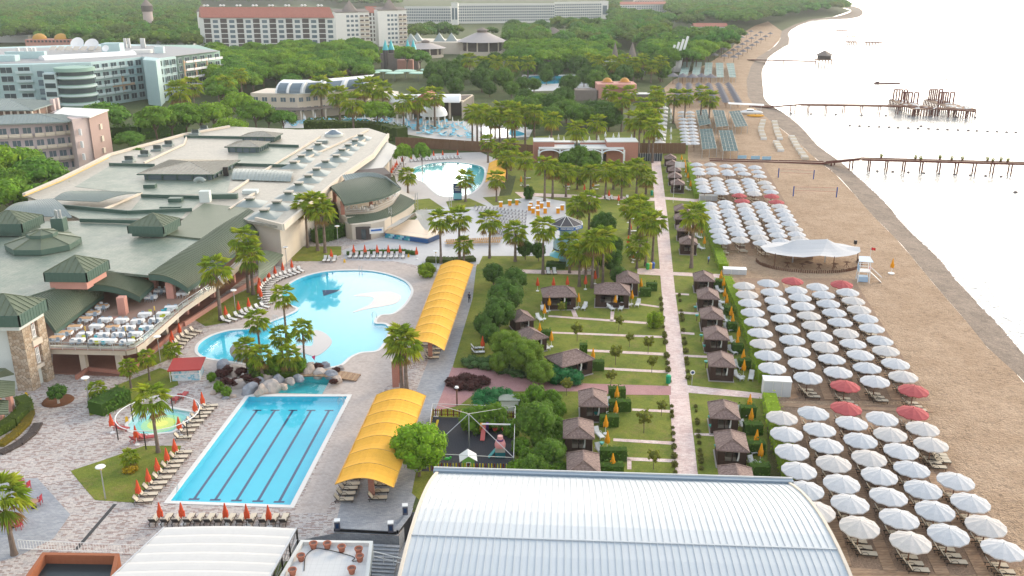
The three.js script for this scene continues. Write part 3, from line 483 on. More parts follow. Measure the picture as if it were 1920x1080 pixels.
// low shrubs along the rose path
const bushOlive = crown({ r: [1, .9, 1], y: .6, clumps: 12, per: 30, leaf: .14, col: LC(0.10, 0.09, 0.04), core: 0, cr: [.25, .42] });
for (const [a, b, n] of [[[1238, 550], [1255, 715], 13], [[1259, 752], [1266, 890], 11], [[1273, 545], [1292, 715], 13], [[1304, 755], [1316, 880], 11]]) for (let i = 0; i < n; i++) { const t = (i + rr(.1, .9)) / n; bush('path_shrub', 'patchy olive shrub edging the rose path', 'shrub', bushOlive, a[0] + (b[0] - a[0]) * t, a[1] + (b[1] - a[1]) * t, rr(9, 15) * (.6 + t * .5), rr(.8, 1.4), 'shrubs along the rose path', .3); }

// --- fan palms
function frond(L, len, col, droop) { // one fan leaf along +x from the origin: a long stalk and narrow pointed fingers
  const pet = len * .46; const w = .03; const c0 = mul(col, 1.15); const end = V(pet, pet * droop[0], 0);
  L.tri(V(0, 0, -w), V(0, 0, w), end, c0); const n = 9;
  for (let i = 0; i < n; i++) { const a = (i / (n - 1) - .5) * 2.7, r = (len - pet) * (1 - .22 * Math.abs(a) / 1.35) * rr(.88, 1.12); const dir = V(Math.cos(a), 0, Math.sin(a)); const mid = end.clone().addScaledVector(dir, r * .5); mid.y += r * .5 * droop[1] + .03 * (i % 2); const tip = end.clone().addScaledVector(dir, r); tip.y += r * droop[2] - rr(0, .1); const sd = V(-dir.z, 0, dir.x).multiplyScalar(.055 * len); const m = rr(.7, 1.3), cc = mul(col, m); const l = mid.clone().add(sd), q = mid.clone().sub(sd); l.y -= .04; q.y -= .04; L.tri(end, l, tip, cc); L.tri(end, tip, q, cc); }
}
const frondGeos = [[0.15, 0.17, 0.024], [0.11, 0.14, 0.024], [0.20, 0.195, 0.032]].flatMap((c, k) => [[.75, .55, .1], [.3, .05, -.4], [-.2, -.45, -.95]].map(d => { const L = new Leaves(); frond(L, 2.3, LC(...c), d); return { g: L.geo(), d }; }));
const deadFrond = (() => { const L = new Leaves(); frond(L, 1.7, [0.30, 0.19, 0.07], [-.9, -.95, -1.15]); return L.geo(); })();
function frondList(n, dead) { const out = []; for (let i = 0; i < n; i++) { const t = i / n, a = i * 2.39996 + rr(-.2, .2), k = t < .35 ? 0 : t < .75 ? 1 : 2; const m = new THREE.Matrix4().makeRotationY(a).multiply(new THREE.Matrix4().makeRotationZ(t < .35 ? .7 - t * 2 + rr(-.15, .15) : rr(-.25, .25))); out.push([frondGeos[(i % 3) * 3 + k].g, m]); } for (let i = 0; i < dead; i++) { const m = new THREE.Matrix4().makeRotationY(i * 2.4 + 1).setPosition(0, -.25, 0); out.push([deadFrond, m]); } return out; }
function palmCrownGeo(n, dead) { const p = [], c = []; const v = V(); for (const [g, m] of frondList(n, dead)) { const P0 = g.attributes.position, C0 = g.attributes.color; for (let i = 0; i < P0.count; i++) { v.fromBufferAttribute(P0, i).applyMatrix4(m); p.push(v.x, v.y, v.z); c.push(C0.getX(i), C0.getY(i), C0.getZ(i)); } } const g = new THREE.BufferGeometry(); g.setAttribute('position', new THREE.Float32BufferAttribute(p, 3)); g.setAttribute('color', new THREE.Float32BufferAttribute(c, 3)); g.computeVertexNormals(); return g; }
const palmCrowns = [palmCrownGeo(28, 5), palmCrownGeo(31, 3), palmCrownGeo(26, 7)];
const palmTrunks = [0, 1, 2].map(k => { const b = mb(); const g = new THREE.CylinderGeometry(.75, 1, 1, 9, 10); const p = g.attributes.position; for (let i = 0; i < p.count; i++) { const y = p.getY(i) + .5; const rg = 1 + .12 * Math.sin(y * 60 + k) + .35 * Math.exp(-y * 16) + .25 * Math.exp(-(1 - y) * 12); p.setXYZ(i, p.getX(i) * rg, y, p.getZ(i) * rg); } g.computeVertexNormals(); return b.add(g).geo(); });
let palmN = 0;
function palm(label, group, base, h, s, detailed) {
  const t = thing('fan_palm', label, 'palm', [base.x, 0, base.z], rr(0, 6.28), group), k = palmN++ % 3;
  const tr = new THREE.Mesh(palmTrunks[k], mPalmBark); tr.name = 'trunk'; tr.scale.set(.2 * s + .02, h, .2 * s + .02); tr.rotation.z = rr(-.02, .02); t.add(tr);
  if (detailed) { const c = new THREE.Group(); c.name = 'crown'; c.position.y = h; c.scale.setScalar(s); t.add(c); for (const [g, m] of frondList(27, 5)) { const f = new THREE.Mesh(g, mLeaf); f.name = 'frond'; f.applyMatrix4(m); c.add(f); } }
  else { const c = new THREE.Mesh(palmCrowns[k], mLeaf); c.name = 'crown'; c.position.y = h; c.scale.setScalar(s); t.add(c); }
  return t;
}
function palmPx(label, group, bx, by, cy, s = 1, detailed = false) { const b = P(bx, by); return palm(label, group, b, clamp(hAt(b, cy), .6, 15), s, detailed); }
const isl = 'fan palm growing on the rock island of the lagoon pool';
for (const [bx, by, cy, s] of [[488, 662, 602, .85], [540, 668, 556, .85], [530, 675, 632, .8], [571, 678, 620, .8], [465, 698, 656, .85], [493, 710, 668, .8], [544, 705, 670, .85]]) palmPx(isl, 'palms on the pool island', bx, by, cy, s, true);
palmPx('twin fan palm with slim dark trunk between the two canopies', 0, 754, 732, 636, 1.0, true);
palmPx('twin fan palm with stout pale trunk between the two canopies', 0, 763, 736, 650, 1.15, true);
palmPx('fan palm standing beside the round splash pool', 0, 297, 848, 752, 1.0, true);
palmPx('fan palm on the grey terrace with red chairs', 0, 27, 1040, 938, 1.15, true);
for (const [bx, by, cy] of [[326, 684, 658], [281, 713, 672], [246, 728, 690]]) palmPx('small young palm beside the paved walk to the terrace', 'young palms beside the paved walk', bx, by, cy, .6);
palmPx('stubby little palm beside the splash pool hedge', 0, 185, 752, 732, .6);
for (const [bx, by, cy] of [[466, 548, 452], [475, 552, 482], [414, 600, 508]]) palmPx('tall fan palm growing up past the green restaurant eaves', 'palms at the restaurant eaves', bx, by, cy, 1.25, true);
for (const [bx, by, cy] of [[577, 464, 388], [596, 470, 384], [610, 474, 397]]) palmPx('tall fan palm in the clump beside the curved cafe roof', 'palm clump beside the cafe', bx, by, cy, 1.3, true);
for (const [bx, by, cy, s] of [[827, 494, 416, 1.15], [862, 492, 411, 1.2], [870, 494, 460, .9], [918, 484, 418, 1.2]]) palmPx('fan palm between the stage and white plaza seating', 'palms by the plaza seats', bx, by, cy, s, true);
for (const [bx, by, cy] of [[765, 362, 331], [873, 378, 336], [931, 378, 337]]) palmPx('fan palm beside the oval turquoise pool', 'palms around the oval pool', bx, by, cy, 1.15);
for (const [bx, by, cy] of [[1018, 514, 430], [966, 490, 437], [1068, 512, 460], [1086, 537, 478], [1110, 540, 455], [1130, 535, 448], [1120, 520, 470], [1098, 528, 478], [1210, 499, 420], [1223, 494, 418], [1200, 470, 398], [1194, 503, 464], [1195, 450, 386], [1104, 440, 378], [1082, 440, 388], [1180, 440, 392]]) palmPx('fan palm on the lawn between round kiosk and rose path', 'palms on the kiosk lawn', bx, by, cy, 1.15);
palmPx('single fan palm standing between cabins and beach hedge', 0, 1296, 502, 408, 1.35, true);
for (const [bx, by, cy] of [[984, 352, 302], [1021, 377, 312], [1036, 372, 318], [1061, 369, 326], [1107, 360, 326], [1135, 372, 324], [1165, 372, 332], [1193, 364, 315], [1211, 364, 334], [1082, 355, 330], [1180, 350, 320], [1150, 355, 318], [950, 338, 300], [940, 320, 285], [915, 305, 268], [958, 320, 276]]) palmPx('fan palm on the far lawn before the brick snack bar', 'palms before the snack bar', bx, by, cy, 1.25);
for (const [cx, cy] of [[1167, 195], [1180, 180], [1204, 197], [1230, 175], [1232, 190], [1229, 207], [1200, 232], [1219, 230], [1226, 243], [1190, 228], [1210, 215], [1120, 235], [1082, 250], [1035, 232], [1002, 217], [985, 217], [965, 215], [1265, 182], [1286, 184], [1316, 180], [1332, 185], [1145, 178], [885, 215], [902, 212], [920, 217], [937, 212], [952, 212], [894, 222], [928, 222], [960, 224]]) { const q = P(cx, cy, 9.5); palm('distant fan palm in the resort garden beyond the snack bar', 'palms in the far resort garden', q, rr(9, 10.5), rr(1.4, 1.75)); }
for (const [cx, cy] of [[601, 167], [639, 152], [661, 197], [635, 182], [682, 162], [697, 160], [717, 170], [782, 185], [814, 182], [755, 192], [335, 177], [360, 164], [422, 155], [450, 142]]) { const q = P(cx, cy, 11); palm('tall distant palm beside the pale hotel blocks', 'palms beside the hotel blocks', q, rr(10, 12), rr(1.7, 2.3)); }
for (const [cx, cy] of [[880, 112], [905, 116], [930, 120], [960, 118], [990, 115], [1105, 112], [1120, 118], [1140, 115], [1155, 120], [1170, 112], [1188, 118], [1205, 115], [1222, 120], [1240, 118]]) { const q = P(cx, cy, 9.5); palm('faint distant palm among the far hotel pools', 'palms among the far hotel pools', q, rr(8, 10), rr(1.8, 2.4)); }
// ================= the long restaurant building on the left =================
function rebase(g) { const b = new THREE.Box3().setFromObject(g), c = b.getCenter(V()); c.y = Math.max(0, b.min.y) < 1 ? 0 : b.min.y; for (const k of g.children) k.position.sub(c); g.position.add(c); return g; }
const W3 = (px, h) => px.map(p => P(p[0], p[1], h));
const stripeBump = (tile, n) => tex(256, tile, (u) => { const f = (u * n) % 1, k = f < .14 ? 1 : .2; return [k, k, k]; }, false);
const mRoofFlat = Mt(tex(512, 18, (u, v) => { const f = fbm(u, v); let c = mix([0.115, 0.165, 0.125], [0.225, 0.245, 0.195], clamp((f - .3) * 2.2)); const x = (u * 30) % 1; if (x < .07) c = mul(c, .8); return mul(c, .9 + .2 * N113(u, v)); }), .45, { bumpMap: stripeBump(18, 30), bumpScale: .03 });
const mRoofPale = Mt(tex(512, 18, (u, v) => { const f = fbm(u, v); return mul(mix([0.27, 0.25, 0.205], [0.36, 0.33, 0.27], f), .88 + .24 * N47(u, v)); }), .5);
const mGreen = Mt(mottle([0.105, 0.13, 0.08], .2, 5), .55), mGreenDark = Mt(mottle([0.055, 0.105, 0.08], .15, 3), .5), mGreyGreen = Mt(mottle([0.21, 0.25, 0.235], .14, 6), .45);
const mSalmon = Mt(mottle([0.52, 0.27, 0.22], .15, 3), .8), mCream = Mt(mottle([0.60, 0.53, 0.44], .08, 5), .8), mPaleWall = Mt(mottle([0.56, 0.60, 0.57], .07, 6), .8), mWhite = M([0.75, 0.75, 0.74], .6), mBrickRed = Mt(tex(256, 2, (u, v) => { const r = Math.floor(v * 24), x = u * 8 + (r % 2) * .5; let c = mul([0.42, 0.17, 0.12], .8 + .4 * N113(u, v)); if (v * 24 - r < .12 || x - Math.floor(x) < .05) c = [0.42, 0.33, 0.28]; return c; }), .85);
const mGlass = M([0.06, 0.08, 0.09], .08), mGlassBlue = M([0.12, 0.16, 0.19], .1), mDark = M([0.03, 0.027, 0.025], .8), mFloor = Mt(mottle([0.30, 0.20, 0.155], .15, 3), .7), mSteel = M([.55, .56, .57], .35, { metalness: .8 }), mBlack = M([.015, .015, .017], .5), mYellow = M([.55, .36, .06], .5), mStone = Mt(tex(512, 4, (u, v) => { // rubble stone facing
  let d1 = 9, d2 = 9, id = 0; const n = 9, x = u * n, y = v * n; for (let i = -1; i <= 1; i++) for (let j = -1; j <= 1; j++) { const a = Math.floor(x) + i, b = Math.floor(y) + j, q = (((a + n) % n) * 37 + ((b + n) % n) * 91) % 1009, px = a + .5 + .42 * Math.sin(q * 12.9), py = b + .5 + .42 * Math.sin(q * 78.2), d = Math.hypot(px - x, py - y); if (d < d1) { d2 = d1; d1 = d; id = q; } else if (d < d2) d2 = d; } let c = mix([0.34, 0.25, 0.17], [0.50, 0.42, 0.33], (id % 17) / 17); if (d2 - d1 < .1) c = mul(c, .55); return mul(c, .85 + .3 * N113(u, v)); }), .9);
const rest = thing('restaurant_building', 'long low restaurant with green metal roofs, turrets and an open dining terrace', 'building');
const flat = (name, px, h, t, mat, par = rest) => mb().prism(XZ(px, h), h - t, h).build(name, mat, par);
// body walls under the roofs
flat('wall', [[52, 370], [120, 338], [210, 292], [348, 254], [430, 240], [560, 245], [690, 242], [722, 256], [694, 290], [636, 330], [556, 398], [524, 424], [460, 414], [383, 385], [345, 414], [150, 416], [95, 388]], 7.6, 7.6, mCream);
flat('wall', [[-120, 470], [-120, 440], [60, 420], [150, 416], [330, 416], [330, 470], [262, 500], [190, 500], [100, 530], [-100, 560]], 7.5, 7.5, mSalmon);
flat('roof', [[-120, 560], [-120, 440], [60, 415], [150, 414], [345, 414], [379, 447], [278, 516], [195, 508], [150, 525], [50, 556], [40, 570]], 8, .4, mRoofFlat);
flat('roof', [[45, 365], [115, 335], [205, 290], [345, 252], [430, 237], [560, 243], [690, 240], [728, 252], [700, 290], [640, 330], [560, 400], [530, 425], [466, 414], [383, 381], [345, 410], [150, 411], [95, 385]], 8.1, .45, mRoofPale);
const strip = (name, pts, h, w, t, mat) => { const b = mb(); for (let i = 0; i < pts.length - 1; i++) b.bar(P(...pts[i], h), P(...pts[i + 1], h), w, t); return b.build(name, mat, rest); };
// parapets and upstands that step the roof
for (const q of [[[45, 365], [115, 335], [205, 290], [345, 252], [430, 237]]]) strip('parapet', q, 8.4, .7, .6, mCream);
strip('gutter_pipe', [[44, 368], [118, 338], [203, 296]], 8.75, .22, .16, mYellow);
for (const q of [[[150, 413], [258, 416]], [[95, 385], [240, 398], [360, 393]], [[205, 308], [290, 310]], [[265, 367], [380, 370]], [[440, 308], [540, 311]], [[447, 270], [560, 274]], [[345, 256], [460, 258]]]) strip('roof_step', q, 8.45, .35, .7, mGreenDark);
for (const q of [[[270, 305], [345, 270], [350, 256]], [[425, 365], [470, 335], [545, 290], [600, 256]], [[540, 312], [610, 280], [690, 244]], [[640, 290], [690, 258]], [[190, 394], [265, 362]], [[480, 360], [430, 392]]]) strip('roof_ridge', q, 8.3, .4, .4, mCream);
{ // darker greenish roof fields between the steps
  for (const q of [[[205, 312], [290, 313], [440, 311], [425, 364], [270, 365], [140, 350]], [[265, 371], [380, 373], [360, 392], [245, 395]], [[95, 388], [240, 400], [350, 396], [340, 409], [150, 410]], [[448, 274], [556, 277], [536, 308], [446, 306]]]) flat('roof_field', q, 8.14, .03, mRoofFlat);
}
function ribbed(name, inner, outer, hi, ho, n, mat, o = {}) { // curved metal roof between two lines with standing seams
  const A = W3(inner, hi), B = W3(outer, ho), ca = new THREE.CatmullRomCurve3(A), cb = new THREE.CatmullRomCurve3(B), K = 8, b = mb(), s = mb(); const pow = o.pow ?? 2.3;
  const pt = (t, k) => { const a = ca.getPoint(t), c = cb.getPoint(t), f = k / K, q = a.lerp(c, f); q.y = hi + (ho - hi) * Math.pow(f, pow) + (o.bulge ?? 0) * Math.sin(f * Math.PI); return q; };
  const m = 12; for (let i = 0; i < m; i++) for (let k = 0; k < K; k++) { const a = pt(i / m, k), c = pt((i + 1) / m, k), d = pt((i + 1) / m, k + 1), e = pt(i / m, k + 1); b.slab(a, c, d, e, .12); }
  for (let i = 0; i <= n; i++) for (let k = 0; k < K; k++) { const a = pt(i / n, k), c = pt(i / n, k + 1); a.y += .04; c.y += .04; s.bar(a, c, .07, .1); }
  const r = b.build(name, mat, o.par ?? rest); s.build('roof_seams', o.seam ?? mat, r).userData.kind = 'stuff';
  if (o.fascia) { const f = mb(); for (let k = 0; k < K; k++) { const a = pt(o.fend ?? 0, k), c = pt(o.fend ?? 0, k + 1); f.quad(a, c, c.clone().setY(c.y - o.fascia), a.clone().setY(a.y - o.fascia)); } for (let i = 0; i < m; i++) { const a = pt(i / m, K), c = pt((i + 1) / m, K); f.quad(a, c, c.clone().setY(c.y - o.fascia * .7), a.clone().setY(a.y - o.fascia * .7)); } f.build('fascia', mGreenDark, r); }
  return r;
}
ribbed('curved_roof', [[278, 514], [328, 480], [379, 446], [420, 418], [466, 392]], [[352, 540], [390, 512], [430, 482], [468, 450], [496, 424]], 8.3, 5.9, 62, mGreen, { fascia: 1 });
flat('roof', [[377, 447], [312, 440], [360, 396], [383, 381], [466, 390], [440, 410]], 8.3, .4, mGreen);
ribbed('curved_roof', [[192, 508], [163, 533]], [[288, 532], [262, 556]], 8, 6, 22, mGreen, { fascia: 1, fend: 1 });
ribbed('curved_roof', [[175, 520], [110, 540], [46, 560]], [[194, 552], [150, 584], [104, 620]], 7.8, 5.4, 34, mGreen, { fascia: .9, fend: 1 });
// barrel roofs over the service yard
ribbed('barrel_roof', [[100, 372], [60, 376], [37, 380]], [[135, 408], [70, 405], [0, 405]], 9.6, 8.6, 22, mGreyGreen, { bulge: .5, pow: 1 });
ribbed('barrel_roof', [[265, 361], [200, 358], [137, 358]], [[186, 378], [140, 376], [100, 374]], 9.8, 9.4, 18, mGreyGreen, { bulge: .4, pow: 1 });
ribbed('barrel_roof', [[440, 316], [500, 318], [550, 322]], [[434, 336], [490, 338], [545, 340]], 8.9, 8.4, 16, mGreyGreen, { bulge: .5, pow: 1 });
// hipped turrets: near-left, near-right and far-right eave corners in pixels at height h
function turret(name, nl, nr, fr, h, fh, rise, wallH, wallMat, o = {}) {
  const a = P(...nl, h), b = P(...nr, h), c = P(...fr, h), d = a.clone().add(c).sub(b), ctr = a.clone().add(c).multiplyScalar(.5); const g = new THREE.Group(); g.name = name; (o.par ?? rest).add(g);
  const u = b.clone().sub(a), w = c.clone().sub(b), ridge = Math.abs(u.length() - w.length()) * .5, dir = u.length() > w.length() ? u.clone().normalize() : w.clone().normalize();
  const r1 = ctr.clone().addScaledVector(dir, ridge * .5).setY(h + rise), r0 = ctr.clone().addScaledVector(dir, -ridge * .5).setY(h + rise);
  const rf = mb(), along = u.length() > w.length();
  const faces = along ? [[a, b, r1, r0], [b, c, r1, r1], [c, d, r0, r1], [d, a, r0, r0]] : [[a, b, r0, r0], [b, c, r1, r0], [c, d, r1, r1], [d, a, r0, r1]];
  for (const [p, q, s, t] of faces) rf.quad(p, q, s, t); const rm = rf.build('roof', o.roof ?? mGreen, g);
  const sm = mb(); for (const [p, q, s, t] of faces) { const n = Math.round(p.distanceTo(q) / .9); for (let i = 1; i < n; i++) { const f = i / n, x = p.clone().lerp(q, f); const along2 = q.clone().sub(p).normalize(), apexL = t.clone().sub(p).dot(along2), apexR = s.clone().sub(p).dot(along2), L = p.distanceTo(q) * f; let k = L < apexL ? L / apexL : L > apexR ? (p.distanceTo(q) - L) / (p.distanceTo(q) - apexR) : 1; const up = t.clone().addScaledVector(along2, -apexL).sub(p); const y = x.clone().addScaledVector(up, k); x.y += .04; y.y += .04; sm.bar(x, y, .07, .09); } }
  for (const [p, q] of [[a, r0], [b, along ? r1 : r0], [c, r1], [d, along ? r0 : r1], [r0, r1]]) if (p.distanceTo(q) > .1) sm.bar(p, q, .14, .14);
  sm.build('seams', o.roof ?? mGreen, g).userData.kind = 'stuff';
  const f = mb(), T = .06; for (const [p, q] of [[a, b], [b, c], [c, d], [d, a]]) { const m = p.clone().lerp(q, .5).setY(h - fh / 2); f.bar(p.clone().setY(h - fh / 2), q.clone().setY(h - fh / 2), .12, fh); const n = Math.round(p.distanceTo(q) / .6); for (let i = 0; i <= n; i++) { const x = p.clone().lerp(q, i / n).setY(h - fh / 2); f.box(x.x, x.y, x.z, .17, fh - .02, .17); } } f.build('fascia', o.fasc ?? mGreenDark, g);
  const ins = q => { const v = q.clone().lerp(ctr, .12); return [v.x, v.z]; }; mb().prism([a, b, c, d].map(ins), h - fh - wallH, h - .05).build('wall', wallMat, g); return { g, a, b, c, d };
}
turret('roof_turret', [-46, 420], [40, 420], [80, 403], 10.4, 1.5, 1.6, .7, mGreenDark);
turret('roof_turret', [82, 511], [161, 512], [203, 488], 10.4, 1.4, 1.7, 1.2, mSalmon);
turret('roof_turret', [239, 424], [306, 425], [337, 409], 10.2, 1.3, 1.6, .6, mGreenDark);
const sky1 = turret('roof_lantern', [257, 326], [400, 327], [450, 300], 9.6, .25, 1.2, 1.2, mGlassBlue, { roof: mRoofPale }), sky2 = turret('roof_lantern', [421, 275], [486, 276], [507, 266], 9.6, .25, 1, 1.2, mGlassBlue, { roof: mRoofPale }), sky3 = turret('roof_lantern', [449, 256], [515, 257], [530, 250], 9.6, .25, 1, 1, mGlassBlue, { roof: mRoofPale });
turret('roof_lantern', [-20, 262], [0, 262], [4, 258], 9, .2, .5, .5, mGlassBlue, { roof: mRoofPale });
for (const s of [sky1, sky2, sky3]) for (const [p, q, n] of [[s.a, s.b, 4], [s.b, s.c, 5]]) for (let i = 0; i <= n; i++) { const x = p.clone().lerp(q, .06 + .88 * i / n), c = s.a.clone().add(s.c).multiplyScalar(.5); x.lerp(c, .1); mb().box(x.x, 8.75, x.z, .25, 1.2, .25).build('post', mGreenDark, s.g); }
{ // octagonal two-tier lantern
  const c = P(81, 452, 9), g = new THREE.Group(); g.name = 'octagonal_lantern'; rest.add(g); const R = P(146, 452, 9).x - c.x;
  const ring = (r, y) => Array.from({ length: 8 }, (_, i) => V(c.x + Math.cos(i * Math.PI / 4 + .39) * r, y, c.z + Math.sin(i * Math.PI / 4 + .39) * r));
  const tier = (r0, y0, r1, y1, fh) => { const A = ring(r0, y0), B = ring(r1, y1), b = mb(), f = mb(), s = mb(); for (let i = 0; i < 8; i++) { const j = (i + 1) % 8; b.quad(A[i], A[j], B[j], B[i]); f.quad(A[i], A[j], A[j].clone().setY(y0 - fh), A[i].clone().setY(y0 - fh)); s.bar(A[i].clone().setY(y0 + .05), B[i].clone().setY(y1 + .05), .12, .1); const m0 = A[i].clone().lerp(A[j], .5), m1 = B[i].clone().lerp(B[j], .5); } b.build('roof', mGreen, g); f.build('fascia', mGreenDark, g); s.build('seams', mGreen, g); };
  tier(R, 9, R * .38, 10, .9); tier(R * .42, 10.5, .05, 11, .6);
}
{ // boiler flue: seamed box with three steel stacks
  const q = P(109, 434, 8), g = new THREE.Group(); g.name = 'flue'; rest.add(g); mb().base(q.x, 8, q.z - .8, 2.1, 2.3, 1.9, .05).build('box', mGreenDark, g); for (let i = 0; i < 3; i++) mb().cyl(q.x - .35 + i * .4, 10.3, q.z - .8 + (i % 2) * .3, .18, .18, 1.4, 10).build('stack', mSteel, g);
}
for (const [x, y] of [[242, 303], [271, 292], [295, 282], [316, 273], [366, 252], [382, 244]]) { const q = P(x, y, 8.2), g = new THREE.Group(); g.name = 'arched_vent'; rest.add(g); mb().base(q.x, 8.1, q.z, 2.6, .5, 2.2).build('base', mGreyGreen, g); const c = new THREE.CylinderGeometry(1, 1, 2, 12, 1, false, 0, Math.PI); c.rotateZ(Math.PI / 2); c.rotateX(-Math.PI / 2); c.translate(q.x, 8.6, q.z); mb().add(c).build('hood', mGreyGreen, g); }
{ // low pyramid roof vents with square caps
  const pv = (x, y, s = 1) => { const q = P(x, y, 8.2), g = new THREE.Group(); g.name = 'pyramid_vent'; rest.add(g); const c = new THREE.CylinderGeometry(1.1 * s, 4.8 * s, .9, 4, 1); c.rotateY(Math.PI / 4); c.translate(q.x, 8.55, q.z); mb().add(c).build('skirt', mGreyGreen, g); mb().base(q.x, 8.9, q.z, 1.7 * s, .4, 1.7 * s).build('neck', mGreenDark, g); mb().base(q.x, 9.3, q.z, 2.1 * s, .25, 2.1 * s).build('cap', mRoofPale, g); };
  for (const [x, y] of [[497, 404], [520, 388], [542, 370], [561, 353], [579, 338], [594, 325], [611, 310], [631, 300], [642, 288], [653, 279], [551, 312], [566, 300], [581, 288], [597, 277], [470, 382]]) pv(x, y, .82);
  pv(677, 260, .8); pv(666, 270, .8); const q = P(626, 254, 8.2), g = new THREE.Group(); g.name = 'round_skylight'; rest.add(g); mb().cyl(q.x, 8.1, q.z, 2.6, 2.6, .7, 8).build('base', mPaleWall, g); mb().cyl(q.x, 8.8, q.z, 2.6, .4, 1.1, 8).build('glass_dome', mGlassBlue, g);
}
{ // ducts and vents lying on the roof
  const dct = (x, y, sx, sy, sz, mat, h = 8.1) => { const q = P(x, y, h); mb().base(q.x, h, q.z, sx, sy, sz, .05).build('roof_duct', mat, rest); };
  dct(282, 352, 2.4, .8, 1.6, mGreenDark); dct(330, 378, 2.6, .8, 1.6, mGreenDark); dct(320, 390, 4, .3, .8, mGreenDark); dct(386, 378, 2, 2.2, 1.6, mPaleWall); dct(420, 372, 5.5, 1, 1.2, mGreenDark); dct(424, 330, 1, 2, .8, mDark); dct(470, 362, 3, .7, 2, mPaleWall); dct(605, 268, 3, .8, 2, mGreyGreen);
  const q = P(378, 368, 8.1), c = new THREE.TorusGeometry(1, .55, 8, 10, 2); c.rotateZ(.6); c.translate(q.x, 10.6, q.z); mb().add(c).build('duct_elbow', mGreyGreen, rest);
}
// right-hand facade: cream parapet, posts, upper gallery and lean-to roofs
strip('parapet', [[480, 413], [531, 426], [560, 402], [640, 334], [700, 292], [728, 254]], 8, .5, 1.2, mCream);
for (const [x, y] of [[530, 482], [548, 466], [585, 432], [640, 385], [700, 318]]) { const q = P(x, y); mb().base(q.x, 0, q.z, .8, 7.4, .8).build('column', mCream, rest); }
{ const b = mb(); for (let i = 0; i < 9; i++) { const a = P(533, 440, 5), c = P(700, 292, 5), q = a.lerp(c, i / 8); mb().base(q.x - .2, 4.3, q.z, .3, 2.2, 4.2).build('gallery_window', mGlass, rest); } }
{ const q0 = P(665, 312, 6.5); for (let i = 0; i < 3; i++) { const a = P(666 + i * 18, 318 - i * 18, 7), b2 = P(684 + i * 18, 300 - i * 18, 7), c = b2.clone().add(V(4.5, -2, 0)), d = a.clone().add(V(4.5, -2, 0)); mb().slab(a, b2, c, d, .15).build('lean_to_roof', Mt(mottle([.16, .18, .19], .2, 2), .4), rest); mb().base(d.x - .3, 0, d.z, .5, 4.6, .5).build('column', mCream, rest); } const g1 = P(722, 300, 4), b = mb(); mb().prism(XZ([[700, 330], [728, 300], [728, 258], [700, 292]], 4), 0, 3.8).build('wall', mCream, rest); }
ribbed('lean_to_roof', [[484, 470], [484, 520]], [[531, 478], [492, 524]], 5, 3.6, 20, mGreen, { pow: 1.6 });
// --- open dining terrace
const TF = 4.1;
const terr = [[60, 655], [94, 654], [236, 657], [252, 653], [268, 642], [343, 578], [372, 556], [480, 468], [480, 430], [330, 470], [262, 510], [190, 515], [60, 580]];
flat('terrace_floor', terr, TF, .12, mFloor);
{ const b = mb(), rim = [[94, 655], [236, 658], [254, 654], [270, 643], [343, 579], [400, 541], [480, 470]]; for (let i = 0; i < rim.length - 1; i++) b.bar(P(...rim[i], TF - .45), P(...rim[i + 1], TF - .45), .5, 1.1); b.build('terrace_edge', mCream, rest);
  const pts = W3(rim, TF), rail = new THREE.Group(); rail.name = 'railing'; rest.add(rail); const top = mb();
  for (let i = 0; i < pts.length - 1; i++) { const a = pts[i], c = pts[i + 1], n = Math.max(1, Math.round(a.distanceTo(c) / 1.6)); top.bar(a.clone().setY(TF + 1.05), c.clone().setY(TF + 1.05), .07, .07); top.bar(a.clone().setY(TF + .25), c.clone().setY(TF + .25), .04, .04); for (let k = 0; k < n; k++) { const q = a.clone().lerp(c, k / n); mb().base(q.x, TF, q.z, .06, 1.05, .06).build('post', mSteel, rail); const r = a.clone().lerp(c, (k + 1) / n), u = r.clone().sub(q); const p0 = q.clone().addScaledVector(u, .06), p1 = q.clone().addScaledVector(u, .94); mb().bar(p0.setY(TF + .65), p1.setY(TF + .65), .012, .7).build('glass_panel', new THREE.MeshPhysicalMaterial({ color: C(.92, .96, .96), transmission: 1, thickness: 0, roughness: .05, ior: 1.45, side: THREE.DoubleSide }), rail); } }
  top.build('handrail', mSteel, rail);
}
for (const [x, y] of [[163, 698], [230, 700], [272, 668], [313, 630], [333, 608], [352, 592], [372, 576], [402, 560], [440, 532], [478, 500]]) { const q = P(x, y); mb().base(q.x - .35, 0, q.z - .4, .75, TF - .9, .75).build('column', x < 345 ? mCream : mSalmon, rest); }
for (const [x, y] of [[128, 655], [205, 660], [235, 600], [300, 560]]) { const q = P(x, y); mb().base(q.x, 0, q.z - 3, .8, TF, .8).build('column', mSalmon, rest); }
for (const [x, y] of [[178, 568], [232, 588], [322, 558], [290, 545], [368, 520], [428, 478]]) { const q = P(x, y, TF); mb().base(q.x, TF, q.z, 1.1, 2.6, 1.1).build('roof_pier', mSalmon, rest); }
